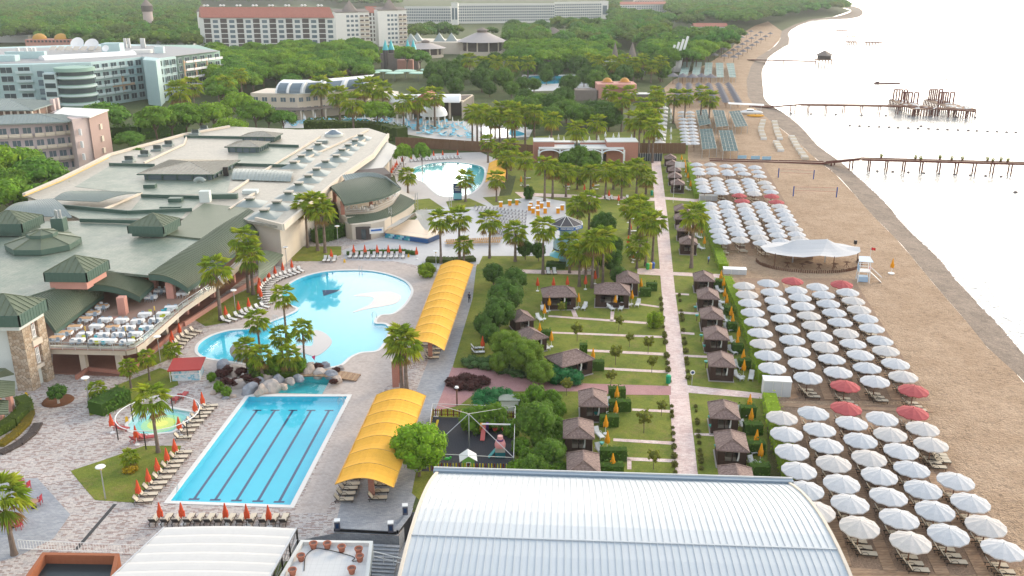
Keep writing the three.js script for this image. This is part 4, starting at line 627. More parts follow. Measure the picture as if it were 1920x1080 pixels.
{ // ground floor rooms under the terrace
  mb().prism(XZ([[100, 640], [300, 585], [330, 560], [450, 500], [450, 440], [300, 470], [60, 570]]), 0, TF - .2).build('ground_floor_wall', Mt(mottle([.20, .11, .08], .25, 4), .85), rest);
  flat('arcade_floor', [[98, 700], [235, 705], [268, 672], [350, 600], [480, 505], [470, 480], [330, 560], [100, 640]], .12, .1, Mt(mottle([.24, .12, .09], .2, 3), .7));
  const b = mb(); for (const [p, q] of [[[143, 708], [165, 692]], [[165, 692], [238, 700]], [[238, 700], [262, 680]], [[262, 680], [345, 605]]]) b.bar(P(...p, .3), P(...q, .3), .35, .6); b.build('low_wall', mBrickRed, rest);
  const l = mb(); for (const [p, q] of [[[345, 608], [420, 560]], [[420, 560], [500, 512]]]) l.bar(P(...p, .35), P(...q, .35), .4, .7); l.build('planter_wall', mSalmon, rest);
}
// lamp posts on the terrace
for (const [x, y] of [[165, 652], [240, 652], [294, 612]]) { const q = P(x, y, TF), t = thing('terrace_post', 'dark pole with yellow top on the dining terrace edge', 'pole', [q.x, TF, q.z], 0, 'poles on the dining terrace'); mb().cyl(0, 0, 0, .07, .06, 2.4, 8).build('shaft', mBlack, t); mb().cyl(0, 2.4, 0, .09, .09, .6, 8).build('cap', mYellow, t); }
// --- stone corner tower
{
  const T = new THREE.Group(); T.name = 'corner_tower'; rest.add(T);
  const b0 = P(62, 733), b1 = P(101, 709), dir = b1.clone().sub(b0), L = dir.length(); dir.normalize(); const lf = V(-1, 0, -.05).normalize(), Hh = 10; const at = (s, d, y) => b0.clone().addScaledVector(dir, s).addScaledVector(lf, d).setY(y);
  const ring = (s0, s1, d0, d1) => [[s0, d0], [s1, d0], [s1, d1], [s0, d1]].map(([s, d]) => { const q = at(s, d, 0); return [q.x, q.z]; });
  mb().prism(ring(.4, L - .4, .5, 14), 0, Hh).build('wall', mPaleWall, T);
  mb().prism(ring(-.1, 1.4, -.1, 1.9), 0, Hh).build('stone_pillar', mStone, T); mb().prism(ring(L - 1.3, L + .1, -.1, 1.6), 0, Hh).build('stone_pillar', mStone, T);
  mb().prism(ring(1.4, L - 1.3, .3, 1), 6.4, Hh).build('bay_wall', mPaleWall, T); mb().prism(ring(1.2, L - 1.1, -.25, .8), 5.6, 6.4).build('balcony', mCream, T); mb().prism(ring(1.3, L - 1.2, -.1, .8), 2.4, 2.9).build('sill', mCream, T);
  for (const [y0, hh, arch] of [[6.7, 1.7, 1], [3.1, 2.1, 0]]) { // framed windows
    const wdw = new THREE.Group(); wdw.name = 'window'; T.add(wdw); const s0 = 1.8, s1 = L - 1.7, md = (s0 + s1) / 2; const out = (s, y, d) => at(s, d, y); const mk = (a, o, y1, d, t) => { const b = mb(), pts = arch ? [[a, y0], [o, y0], [o, y1 - .5], [(a + o) / 2, y1 + .5], [a, y1 - .5]] : [[a, y0], [o, y0], [o, y1], [a, y1]]; const F = pts.map(p => out(p[0], p[1], d)), K = pts.map(p => out(p[0], p[1], d + t)); for (let i = 1; i < pts.length - 1; i++) b.tri(F[0], F[i], F[i + 1]); for (let i = 0; i < pts.length; i++) { const j = (i + 1) % pts.length; b.quad(F[i], F[j], K[j], K[i]); } return b; };
    mk(s0 - .3, s1 + .3, y0 + hh + .3, .22, .3).build('surround', mSalmon, wdw); mk(s0, s1, y0 + hh, .16, .2).build('pane', mGlass, wdw);
    const f = mb(); for (const s of [s0, md, s1]) f.bar(out(s, y0, .1), out(s, y0 + hh, .1), .1, .1); for (const y of [y0, y0 + hh * .55]) f.bar(out(s0, y, .1), out(s1, y, .1), .1, .1); f.build('frame', mWhite, wdw);
  }
  turret('tower_roof', [-70, 592], [34, 592], [86, 561], 11.2, 1.5, 1.8, .6, mPaleWall, { par: T });
  const q = P(6, 705, 3.5); mb().slab(P(-60, 690, 4.2), P(10, 690, 4.2), P(26, 700, 3.2), P(-50, 716, 3.2), .2).build('porch_roof', mGreen, T);
}
rebase(rest);
{ // green entrance canopy at the paved square
  const t = thing('entrance_canopy', 'green ribbed canopy on salmon posts at the paved square edge', 'canopy'); const h = 4;
  ribbed('roof', [[-60, 712], [-60, 760]], [[28, 716], [28, 740]], 5.2, 4, 9, mGreen, { par: t, pow: 1.2 }); ribbed('roof', [[-60, 746], [-60, 780]], [[16, 752], [16, 776]], 4.4, 3.6, 6, mGreen, { par: t, pow: 1.2 });
  for (const [x, y] of [[22, 770], [4, 792]]) { const q = P(x, y); mb().base(q.x, 0, q.z, .6, 3.6, .6).build('post', mSalmon, t); } rebase(t);
}
// --- terrace furniture
{
  const cloth = Mt(mottle([.72, .71, .69], .06, 1), .8), tan = Mt(mottle([.55, .34, .19], .12, 1), .7), alu = M([.6, .62, .64], .4, { metalness: .3 });
  const mk = (lab, grp, top) => { const t = thing('dining_table', lab, 'table', [0, 0, 0], 0, grp); const b = mb(); b.base(0, .7, 0, 1.7, .06, .95); b.build('table_top', top, t); const c = mb(); c.quad(V(-.85, .7, -.48), V(.85, .7, -.48), V(.9, .42, -.53), V(-.9, .42, -.53)).quad(V(-.85, .7, .48), V(.85, .7, .48), V(.9, .42, .53), V(-.9, .42, .53)).quad(V(.86, .7, -.48), V(.86, .7, .48), V(.92, .42, .53), V(.92, .42, -.53)).quad(V(-.86, .7, -.48), V(-.86, .7, .48), V(-.92, .42, .53), V(-.92, .42, -.53)); c.build('tablecloth', cloth, t); for (const sx of [-.7, .7]) for (const sz of [-.35, .35]) mb().base(sx, 0, sz, .05, .7, .05).build('leg', alu, t); return t; };
  const tw = stamper(mk('dining table with a plain white cloth on the open terrace', 'white tables on the terrace', cloth)), tt = stamper(mk('dining table with a tan top over white cloth on the terrace', 'tan topped tables on the terrace', tan));
  const chair = (lab, grp, m) => { const t = thing('terrace_chair', lab, 'chair', [0, 0, 0], 0, grp); mb().base(0, .42, 0, .46, .05, .46).build('seat', m, t); mb().box(0, .7, -.22, .44, .4, .04, 0, -.12).build('backrest', m, t); for (const sx of [-.2, .2]) for (const sz of [-.2, .2]) mb().base(sx, 0, sz, .035, .42, .035).build('leg', alu, t); return t; };
  const cg = stamper(chair('grey terrace chair pulled up to a dining table', 'grey chairs on the terrace', M([.28, .34, .40], .6))), cw = stamper(chair('white terrace chair pulled up to a dining table', 'white chairs on the terrace', M([.62, .64, .66], .5))), cy = stamper(chair('lime green terrace chair near the glass railing', 'lime chairs on the terrace', M([.45, .5, .03], .5))), cb = stamper(chair('turquoise terrace chair near the glass railing', 'turquoise chairs on the terrace', M([.05, .4, .5], .5)));
  const tabs = [[425, 368, 1], [490, 328, 1], [560, 284, 1], [640, 224, 1], [765, 130, 1], [580, 384], [635, 338], [722, 278], [787, 230], [717, 386], [765, 344], [845, 288, 1], [910, 234], [820, 388], [890, 340], [960, 290], [1032, 240], [1085, 190], [1012, 335], [1095, 288], [1165, 232], [1222, 186], [1280, 140], [950, 394], [1130, 60], [1200, 12], [700, 180, 1], [1370, 30], [1450, -20]];
  let k = 0; for (const [x, y, tn] of tabs) {
    const q = P(x / 4, 540 + y / 4, TF + .7), r = rr(-.1, .1) + .08; (tn ? tt : tw)([q.x, TF, q.z], r);
    for (const [dx, dz, a] of [[-.45, -.75, 0], [.45, -.75, 0], [-.45, .75, Math.PI], [.45, .75, Math.PI]]) { const edge = x / 4 > 0 && (y > 380 || (x > 1080 && y > 120)) && k % 3 === 0; const st = edge ? (k % 2 ? cy : cb) : k % 5 < 2 ? cw : cg; st([q.x + dx + rr(-.06, .06), TF, q.z + dz + rr(-.08, .08)], a + rr(-.2, .2)); k++; }
  }
}
// ================= hotels and far buildings =================
const winGeo = {}, frameGeo = {};
// windows on the wall from A to B (world, ground level, seen left to right), as parts of par
function facade(par, A, B, o) {
  const d = B.clone().sub(A).setY(0), L = d.length(); d.normalize(); const n = V(-d.z, 0, d.x); if (n.dot(V(-A.x, 0, -A.z)) < 0) n.negate(); const ang = Math.atan2(-d.z, d.x);
  const bays = o.bays, bw = L / bays, ww = bw * (o.fill ?? .6), wh = o.wh ?? o.fh * .6; const key = ww.toFixed(2) + 'x' + wh.toFixed(2);
  if (!winGeo[key]) { winGeo[key] = mb().box(0, 0, 0, ww, wh, .16).geo(); const f = mb(); f.box(0, wh / 2, .06, ww + .24, .12, .2).box(0, -wh / 2, .06, ww + .24, .14, .24).box(-ww / 2, 0, .06, .12, wh, .2).box(ww / 2, 0, .06, .12, wh, .2).box(0, 0, .06, .09, wh, .18); frameGeo[key] = f.geo(); }
  for (let k = o.k0 ?? 0; k < o.floors; k++) for (let i = 0; i < bays; i++) {
    if (o.skip && o.skip(i, k)) continue; const q = A.clone().addScaledVector(d, (i + .5) * bw).addScaledVector(n, .02).setY((o.y0 ?? .9) + k * o.fh + wh / 2);
    const w = new THREE.Mesh(winGeo[key], o.glass ?? mGlassBlue); w.name = 'window'; w.position.copy(q); w.rotation.y = ang + (n.dot(V(-Math.sin(-ang), 0, Math.cos(-ang))) < 0 ? Math.PI : 0); par.add(w);
    if (o.frame) { const f = new THREE.Mesh(frameGeo[key], o.frame); f.name = 'frame'; w.add(f); }
    if (o.balcony && o.balcony(i, k)) { const c = q.clone().addScaledVector(n, .7).setY(q.y - wh / 2 - .1); const b = mb().box(0, .05, 0, bw * .92, .2, 1.5).box(0, .6, .68, bw * .92, .75, .1).build('balcony', o.balMat ?? mWhite, par); b.position.copy(c); b.rotation.y = w.rotation.y; }
  }
  return { d, n, L, ang };
}
const block = (par, px, hTop, h0, mat, name = 'wall') => mb().prism(XZ(px, hTop), h0, hTop).build(name, mat, par);
const G0 = (px, py, h) => P(px, py, h).setY(0);
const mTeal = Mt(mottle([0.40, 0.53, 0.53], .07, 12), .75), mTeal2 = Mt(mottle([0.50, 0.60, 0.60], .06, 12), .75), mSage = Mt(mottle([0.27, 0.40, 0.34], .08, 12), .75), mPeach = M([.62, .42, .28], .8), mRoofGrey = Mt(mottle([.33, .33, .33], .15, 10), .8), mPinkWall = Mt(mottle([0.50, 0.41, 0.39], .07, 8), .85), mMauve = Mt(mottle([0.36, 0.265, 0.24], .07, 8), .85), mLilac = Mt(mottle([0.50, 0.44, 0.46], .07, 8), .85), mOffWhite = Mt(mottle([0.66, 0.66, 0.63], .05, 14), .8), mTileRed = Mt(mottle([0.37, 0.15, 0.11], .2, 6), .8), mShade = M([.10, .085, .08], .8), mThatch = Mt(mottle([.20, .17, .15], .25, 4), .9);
{ // --- pale blue hotel
  const t = thing('hotel_building', 'pale blue stepped hotel with green bays and cluttered flat roof', 'building'), h = 18;
  block(t, [[-120, 124], [60, 121], [170, 117], [265, 107], [292, 111], [330, 105], [300, 84], [200, 82], [-120, 92]], h, 0, mTeal);
  block(t, [[330, 105], [342, 104], [398, 98], [412, 96], [370, 84], [300, 84]], h - .4, 0, mSage);
  block(t, [[268, 112], [292, 114], [300, 109], [272, 106]], h + .4, 0, mTeal);
  const fa = G0(-110, 124, h), fb = G0(60, 121, h), fc = G0(170, 117, h), fd = G0(265, 107, h), fe = G0(292, 111, h), ff = G0(342, 104, h), fg = G0(412, 96, h);
  const wf = { fh: 3.4, floors: 5, y0: 1.2, wh: 2.3, frame: mTeal2, glass: mGlass };
  facade(t, fa, fb, { ...wf, bays: 5, fill: .68, balcony: (i, k) => k > 0 && i % 2 === 0, balMat: mTeal2 }); facade(t, G0(118, 119, h), fc, { ...wf, bays: 2, fill: .7 });
  facade(t, fc, fd, { ...wf, bays: 6, fill: .7, balcony: (i, k) => k > 0 && i < 4, balMat: mTeal2 }); facade(t, fe, ff, { ...wf, bays: 4, fill: .55 }); facade(t, ff, fg, { ...wf, bays: 5, fill: .6, balcony: (i, k) => k > 0 });
  { const q = G0(132, 124, h); mb().cyl(q.x, 0, q.z - 3, 6.6, 6.6, 17.2, 20).build('round_bay', mSage, t); for (let k = 1; k < 5; k++) { mb().cyl(q.x, k * 3.4 - .2, q.z - 3, 7.5, 7.5, .7, 20).build('balcony', mTeal2, t); mb().cyl(q.x, k * 3.4 + .9, q.z - 3, 6.75, 6.75, 1.9, 20).build('window', mGlass, t); } mb().cyl(q.x, 16, q.z - 3, 7.5, 7.5, 1.4, 20).build('cornice', mSage, t); }
  { const q = G0(95, 124, h); mb().base(q.x, 0, q.z + .5, 5, 15.5, 4).build('wall', mTeal2, t); for (let k = 1; k < 5; k++) mb().base(q.x, k * 3.3, q.z + 2.2, 4, 1.8, 1).build('window', mGlass, t); const r = G0(75, 124, h); for (let k = 1; k < 5; k++) mb().base(r.x, k * 3.4 + .4, r.z + .5, 2.2, 2.2, 1).build('window', mGlassBlue, t); }
  { const p0 = G0(205, 113, h), p1 = G0(246, 109, h), pm = p0.clone().lerp(p1, .5), u = V(.3, 0, 1).normalize(); for (const q of [p0, p1, pm]) q.addScaledVector(u, .9); const b = mb(); b.bar(p0.clone().setY(7.5), p1.clone().setY(7.5), .7, .9); b.bar(pm.clone().setY(4.2), pm.clone().setY(11.5), .7, .9); b.build('peach_cross', mPeach, t); }
  { const p0 = ff.clone().add(V(.6, 0, .9)), p1 = ff.clone().lerp(fg, .6).add(V(.6, 0, .9)); for (let k = 1; k < 5; k++) mb().bar(p0.clone().setY(k * 3.5 + 1), p1.clone().setY(k * 3.5 + 1), .5, .7).build('peach_band', mPeach, t); for (let i = 0; i < 3; i++) { const q = p0.clone().lerp(p1, i / 2); mb().bar(q.clone().setY(3), q.clone().setY(16), .5, .5).build('peach_post', mPeach, t); } }
  // roof: barrel vault, plant rooms, solar panels, dishes
  flat('roof', [[-120, 122], [170, 115.5], [265, 106], [292, 109], [412, 95], [300, 85], [-120, 93]], h + .12, .2, mRoofGrey, t);
  { const a = P(78, 113, h), b = P(250, 103, h), c = new THREE.CylinderGeometry(3.4, 3.4, a.distanceTo(b), 12, 1, false, 0, Math.PI); c.rotateZ(Math.PI / 2); c.scale(1, .55, 1); c.rotateX(0); const g2 = mb().add(c); const m = g2.build('vault', mWhite, t); m.position.copy(a.clone().lerp(b, .5)); m.rotation.y = Math.atan2(-(b.z - a.z), b.x - a.x); }
  for (const [x, y, sx, sy, sz, m] of [[213, 98, 8, 4.2, 7, mTeal], [10, 115, 10, 2.5, 5, mTeal], [265, 100, 9, 1.6, 5, mOffWhite], [300, 100, 4, 3, 3, mTeal2], [50, 110, 16, 3, 3, mTeal]]) { const q = P(x, y, h); mb().base(q.x, h, q.z, sx, sy, sz, .1).build('plant_room', m, t); }
  for (const x of [36, 51, 60, 67, 236, 243, 267, 271]) { const q = P(x, x < 100 ? 110 : 90, h); mb().base(q.x, h, q.z, 1.1, 4.6, 1.1).build('flue', mSteel, t); }
  for (let i = 0; i < 7; i++) { const q = P(100 + i * 14.5, 98, h); mb().box(q.x, h + 1.8, q.z, 3.4, .15, 2.4, -.4, .7).build('solar_panel', Mt(mottle([.62, .53, .42], .1, 2), .4), t); }
  const dish = (x, y, r) => { const q = P(x, y, h), b = mb().lathe([[0, 0], [r * .5, r * .1], [r, r * .35]], 0, 0, 0, 18); const m = b.build('satellite_dish', mWhite, t); m.position.set(q.x, h + 2.4, q.z); m.rotation.set(1, .6, 0); mb().cyl(q.x, h, q.z, .2, .15, 2.4, 8).build('dish_mast', mSteel, t); }; dish(148, 93, 3.2); dish(175, 97, 3.4); dish(200, 102, 1.6);
  rebase(t);
}
{ // --- pink hotel with balconies
  const t = thing('hotel_building', 'pinkish brown hotel with curved balconies and grey green hipped roofs', 'building'), h = 15;
  block(t, [[-80, 238], [60, 232], [138, 226], [150, 214], [60, 200], [-80, 204]], h - 1, 0, mLilac); block(t, [[135, 224], [166, 219], [201, 206], [120, 203], [100, 210]], h, 0, mPinkWall); mb().prism(XZ([[166, 219.6], [201, 206.4], [198, 206], [164, 217.5]], h), 0, h + .05).build('wall', mMauve, t);
  flat('roof', [[100, 213], [168, 219], [204, 205], [118, 201]], h + .35, .35, mOffWhite, t);
  turret('roof', [-90, 236], [128, 228], [168, 216], h - .5, .3, 1.6, .2, mLilac, { par: t, roof: mGreyGreen, fasc: mGreyGreen }); turret('roof', [-90, 207], [62, 206], [112, 190], h + 1.9, .3, 2, 2.2, M([.22, .15, .12], .8), { par: t, roof: mGreyGreen, fasc: mGreyGreen });
  for (let i = 0; i < 9; i++) { const q = P(-20 + i * 13, 206 - Math.max(0, i - 6) * 5, h + 1.9); mb().base(q.x, h - .6, q.z - .3, .4, 2.3, .4).build('post', mCream, t); }
  const A = G0(-80, 238, h - 1), B = G0(138, 226, h - 1); const Mm = G0(60, 232, h - 1); for (const [p0, p1, nb] of [[A, Mm, 6], [Mm, B, 4]]) facade(t, p0, p1, { fh: 3.3, floors: 4, y0: .9, wh: 2.3, bays: nb, fill: .72, glass: mGlassBlue, frame: mLilac, balcony: () => true, balMat: mCream });
  for (const [x, y, k] of [[150, 0, 1], [150, 0, 2], [150, 0, 3]]) { const q = G0(152, 222, h).lerp(G0(135, 224, h), .4).add(V(.35, 0, .35)); mb().base(q.x, k * 3.3 + .8, q.z, 1, 1.7, .3, -.5).build('window', mWhite, t); const g2 = G0(184, 212.6, h).add(V(.3, 0, .3)); mb().base(g2.x, k * 3.3 + .8, g2.z, .5, 1.5, 1.2).build('window', mCream, t); }
  for (const [x, y] of [[101, 207], [109, 205]]) { const q = P(x, y, h); mb().base(q.x, h, q.z, 1, 3.2, 1).build('chimney', mPinkWall, t); }
  rebase(t);
}
{ // --- large white hotel under red roofs
  const t = thing('hotel_building', 'large white hotel with red tiled roofs and pointed corner towers', 'building'), h = 25;
  const a = P(380, 34, h), b = P(626, 34, h), back = V(-8, 0, -16); const fp = [a, b, b.clone().add(back), a.clone().add(back)];
  mb().prism(fp.map(q => [q.x, q.z]), 0, h).build('wall', mOffWhite, t);
  const ra = a.clone().add(V(-.6, .3, .8)), rb = b.clone().add(V(.6, .3, .8)), rc = b.clone().add(back).multiplyScalar(1), m1 = a.clone().addScaledVector(back, .5).setY(h + 7), m2 = b.clone().addScaledVector(back, .5).setY(h + 7), rd = a.clone().add(back);
  mb().quad(ra, rb, m2, m1).quad(rc, rd, m1, m2).tri(ra, m1, rd).tri(rb, rc, m2).build('roof', mTileRed, t);
  const n = 16, ga = a.clone().setY(0), gb = b.clone().setY(0); facade(t, ga, gb, { bays: n, floors: 7, fh: 3.3, y0: 2, wh: 2, fill: .62, glass: mGlassBlue, skip: (i) => i % 2 === 0 }); facade(t, ga, gb, { bays: n, floors: 7, fh: 3.3, y0: 2, wh: 2.75, fill: .8, glass: mShade, skip: (i) => i % 2 === 1 });  // mShade bays: flat dark panels painted for the shaded balcony recesses
  for (let i = 0; i < 8; i++) { const q = a.clone().lerp(b, (i + .28) / 8), g = mb(); g.tri(q.clone().add(V(-2.6, .3, 1.2)), q.clone().add(V(2.6, .3, 1.2)), q.clone().add(V(0, 4, -4))); g.tri(q.clone().add(V(-2.6, .3, 1.2)), q.clone().add(V(0, 4, -4)), q.clone().add(V(-2.6, .3, -2))); g.tri(q.clone().add(V(2.6, .3, 1.2)), q.clone().add(V(2.6, .3, -2)), q.clone().add(V(0, 4, -4))); g.build('dormer', mTileRed, t); for (const k of [0, 1]) { const c = m1.clone().lerp(m2, (i + .3 + k * .2) / 8); mb().sph(c.x, c.y + 1, c.z, 1, .7, .7, 8, 6).build('water_tank', mWhite, t); } }
  const spire = (x, y, hh, w, hs, name = 'corner_tower') => { const q = P(x, y, hh), g = new THREE.Group(); g.name = name; t.add(g); mb().base(q.x, 0, q.z - w / 2, w, hh, w, .2).build('wall', mOffWhite, g); const c = new THREE.ConeGeometry(w * .82, hs, 4); c.rotateY(Math.PI / 4 + .2); c.translate(q.x, hh + hs / 2, q.z - w / 2); mb().add(c).build('spire', mThatch, g); };
  spire(376, 22, h + 1.5, 7, 5);
  for (const [x0, x1, y0, y1, hh] of [[628, 692, 20, 18, 26], [708, 762, 16, 14, 27]]) {
    const g = new THREE.Group(); g.name = 'wing'; t.add(g); const p = P(x0, y0 + 4, hh), q = P(x1, y0 + 3, hh); mb().prism([p, q, q.clone().add(V(-6, 0, -22)), p.clone().add(V(-6, 0, -22))].map(v => [v.x, v.z]), 0, hh).build('wall', mOffWhite, g);
    facade(g, p.clone().setY(0).lerp(q.clone().setY(0), .3), q.clone().setY(0).lerp(p.clone().setY(0), .32), { bays: 3, floors: 7, fh: 3.4, y0: 2, wh: 1.7, fill: .65 }); facade(g, q.clone().setY(0).lerp(p.clone().setY(0), .3), q.clone().setY(0), { bays: 2, floors: 7, fh: 3.4, y0: 1.6, wh: 2, fill: .7, glass: mShade, balcony: () => true, balMat: mCream });
    const c = p.clone().lerp(q, .45), cn = new THREE.ConeGeometry(9, 9, 4); cn.rotateY(.9); cn.translate(c.x - 2, hh + 4.5, c.z - 8); mb().add(cn).build('spire', mThatch, g); mb().slab(p.clone().add(V(0, .6, .6)), q.clone().add(V(.6, .6, .6)), q.clone().add(V(-6, 2.2, -16)), p.clone().add(V(-6, 2.2, -16)), .3).build('roof', mThatch, g);
  }
  const a2 = P(690, 22, h), b2 = P(712, 22, h); mb().prism([a2, b2, b2.clone().add(V(-6, 0, -16)), a2.clone().add(V(-6, 0, -16))].map(v => [v.x, v.z]), 0, h - 1).build('wall', mOffWhite, t); mb().slab(a2.clone().add(V(0, -.6, .6)), b2.clone().add(V(0, -.6, .6)), b2.clone().add(V(-4, 4, -9)), a2.clone().add(V(-4, 4, -9)), .3).build('roof', mTileRed, t); facade(t, a2.clone().setY(0), b2.clone().setY(0), { bays: 3, floors: 7, fh: 3.3, y0: 2, wh: 2.2, fill: .6, glass: mShade });
  rebase(t);
}
function farBlock(t, x0, x1, y0, y1, h, bays, floors, mat = mOffWhite, cream) { // plain slab hotel far away: windows a pixel or two wide
  const a = P(x0, y0, h), b = P(x1, y1, h); mb().prism([a, b, b.clone().add(V(0, 0, -18)), a.clone().add(V(0, 0, -18))].map(v => [v.x, v.z]), 0, h).build('wall', mat, t);
  const w = mb(), u = b.clone().sub(a), L = u.length(); u.normalize(); const n = V(-u.z, 0, u.x); if (n.z < 0) n.negate(); const ry = Math.atan2(-u.z, u.x);
  for (let k = 0; k < floors; k++) for (let i = 0; i < bays; i++) { const q = a.clone().addScaledVector(u, (i + .5) * L / bays).addScaledVector(n, .15); w.box(q.x, 1.8 + (k + .5) * (h - 3) / floors, q.z, L / bays * .62, (h - 3) / floors * .6, .5, ry); } w.build('windows', mGlassBlue, t).userData.kind = 'stuff';
  const p = mb(); p.box((a.x + b.x) / 2, h + .4, (a.z + b.z) / 2, L, .8, .8, ry); p.build('parapet', mat, t);
}
{ const t = thing('hotel_building', 'long white slab hotel rising behind the pine wood', 'building'); farBlock(t, 758, 845, 13, 13, 19, 26, 5); farBlock(t, 846, 858, 6, 6, 24, 2, 1); farBlock(t, 858, 1040, 8, 7, 22, 44, 6); farBlock(t, 1040, 1128, 5, 4, 22, 22, 6); farBlock(t, 1128, 1141, 3, 3, 22, 1, 1); farBlock(t, 985, 994, 12, 12, 18, 2, 4); rebase(t); }
{ const t = thing('hotel_building', 'distant white hotel with pale red roof in haze', 'building'); farBlock(t, 1163, 1250, 9, 8, 14, 20, 4); const a = P(1163, 9, 14), b = P(1250, 8, 14); mb().slab(a.clone().add(V(0, .6, 1)), b.clone().add(V(0, .6, 1)), b.clone().add(V(0, 4, -10)), a.clone().add(V(0, 4, -10)), .4).build('roof', mTileRed, t); rebase(t); }
{ const t = thing('hotel_building', 'faint long pinkish hotel on the hazy skyline', 'building'); farBlock(t, 1190, 1330, 0, 0, 16, 30, 4, mCream); farBlock(t, 1330, 1392, 1, 1, 13, 14, 3, mPinkWall); rebase(t); }
{ // --- cream hotel wing under a white curved roof
  const t = thing('hotel_building', 'cream hotel wing with white curved roof and arched dormer windows', 'building');
  const a = P(474, 222), m = P(560, 224), b = P(690, 210); const h = 9.5;
  for (const [p, q] of [[a, m], [m, b]]) { mb().prism([p, q, q.clone().add(V(2, 0, -16)), p.clone().add(V(2, 0, -16))].map(v => [v.x, v.z]), 0, h).build('wall', mCream, t); facade(t, p, q, { bays: p === a ? 5 : 10, floors: 2, fh: 3.6, y0: 2.8, wh: 1.7, fill: .6, frame: mCream }); }
  const c = P(474, 216), cr = new THREE.CatmullRomCurve3([P(520, 223), P(560, 224), P(620, 219), P(692, 210)]), N = 14, b2 = mb(); const pr = (k, f) => { const q = cr.getPoint(f), a2 = k / 6 * Math.PI / 2; return V(q.x + (1 - Math.cos(a2)) * 1.4, h + Math.sin(a2) * 4.2, q.z - (1 - Math.cos(a2)) * 9); };
  for (let i = 0; i < N; i++) for (let k = 0; k < 6; k++) b2.slab(pr(k, i / N), pr(k, (i + 1) / N), pr(k + 1, (i + 1) / N), pr(k + 1, i / N), .15); b2.build('curved_roof', mWhite, t);
  for (let i = 0; i < 5; i++) { const f0 = .04 + i * .195, f1 = f0 + .14, w = mb(); for (let k = 0; k < 4; k++) { const g = (v) => v.clone().add(V(-.15, .15, .35)); w.quad(g(pr(k * .9, f0)), g(pr(k * .9, f1)), g(pr((k + 1) * .9, f1)), g(pr((k + 1) * .9, f0))); } w.build('window', mGlassBlue, t); const r = mb(); r.tube([0, 1, 2, 3, 4].map(k => pr(k, f1 + .025).add(V(-.1, .2, .4))), .5, 8, 6); r.build('roof_rib', mWhite, t); }
  { const q = mb(); for (let i = 0; i < 12; i++) { const a2 = cr.getPoint(i / 12), c2 = cr.getPoint((i + 1) / 12); q.slab(a2.clone().setY(4.4), c2.clone().setY(4.4), c2.clone().add(V(.5, 4, 4)).setY(4), a2.clone().add(V(.5, 4, 4)).setY(4), .25); } q.build('pergola', mThatch, t); for (let i = 0; i <= 8; i++) { const p = cr.getPoint(i / 8).add(V(.5, 0, 3.6)); mb().base(p.x, 0, p.z, .5, 3.9, .5).build('column', mCream, t); } }
  rebase(t);
}
{ // --- beige pavilion with brown slatted roof and gable
  const t = thing('pool_pavilion', 'beige pool pavilion with brown slatted roof and small gable', 'building'); const a = P(745, 226), b = P(868, 222), h = 6.6; const back = V(3, 0, -20), lf = P(690, 215);
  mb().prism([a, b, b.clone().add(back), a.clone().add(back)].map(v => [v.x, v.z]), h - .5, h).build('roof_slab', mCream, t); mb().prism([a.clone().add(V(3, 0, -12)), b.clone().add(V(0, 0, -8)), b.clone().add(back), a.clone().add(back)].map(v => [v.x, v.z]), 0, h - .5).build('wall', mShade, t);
  for (let i = 0; i < 6; i++) { const p = a.clone().lerp(b, i / 5); mb().base(p.x, 0, p.z, .8, h - .5, .8).build('column', mCream, t); } for (let i = 0; i < 7; i++) { const p = b.clone().addScaledVector(back, i / 6); mb().base(p.x + .1, 0, p.z, .7, h - .4, .7).build('column', mCream, t); }
  for (let i = 1; i < 6; i++) { const p = a.clone().addScaledVector(back, i / 6.5).setY(h + .15), q = b.clone().addScaledVector(back, i / 6.5).setY(h + .15); mb().bar(p.add(V(8, 0, 0)), q, 1.2, .25).build('slat', mThatch, t); }
  const p = P(792, 197, h).setY(h); mb().tri(p.clone().add(V(-6, 0, 0)), p.clone().add(V(6, 0, 0)), p.clone().add(V(0, 4, 0))).quad(p.clone().add(V(-6, 0, 0)), p.clone().add(V(0, 4, 0)), p.clone().add(V(2, 4, -14)), p.clone().add(V(-4, 0, -14))).quad(p.clone().add(V(6, 0, 0)), p.clone().add(V(0, 4, 0)), p.clone().add(V(2, 4, -14)), p.clone().add(V(8, 0, -14))).build('gable', mTileRed, t);
  mb().prism([P(700, 205), P(740, 214), P(748, 196), P(715, 192)].map(v => [v.x, v.z]), 0, 5.5).build('wing', mCream, t); const v1 = P(745, 186, 8), c = new THREE.CylinderGeometry(5, 5, 26, 12, 1, false, 0, Math.PI); c.rotateZ(Math.PI / 2); c.scale(1, .5, 1); const m = mb().add(c).build('vault', mWhite, t); m.position.set(v1.x + 10, h, v1.z - 6);
  rebase(t);
}
function roundPavilion(label, x, y, wpx, hw, rise) { const q = P(x, y), r = wpx / 2 / FPX * Math.hypot(q.x, q.z, 50); const t = thing('round_pavilion', label, 'building', [q.x, 0, q.z - r]); mb().cyl(0, hw, 0, r, r * .22, rise, 16).build('roof', Mt(mottle([.40, .36, .34], .12, 6), .7), t); mb().cyl(0, hw + rise, 0, r * .2, r * .2, rise * .25, 10).build('lantern', mThatch, t); mb().cyl(0, hw + rise * 1.25, 0, r * .28, .1, rise * .3, 10).build('cap', mThatch, t); mb().cyl(0, 0, 0, r * .86, r * .86, hw * .3, 16).build('base', mCream, t); mb().cyl(0, hw * .3, 0, r * .74, r * .74, hw * .7, 16).build('glass_wall', mShade, t); for (let i = 0; i < 12; i++) { const a = i * Math.PI / 6 + .2; mb().base(Math.cos(a) * r * .84, hw * .3, Math.sin(a) * r * .84, .9, hw * .7, .9).build('column', mCream, t); } return t; }
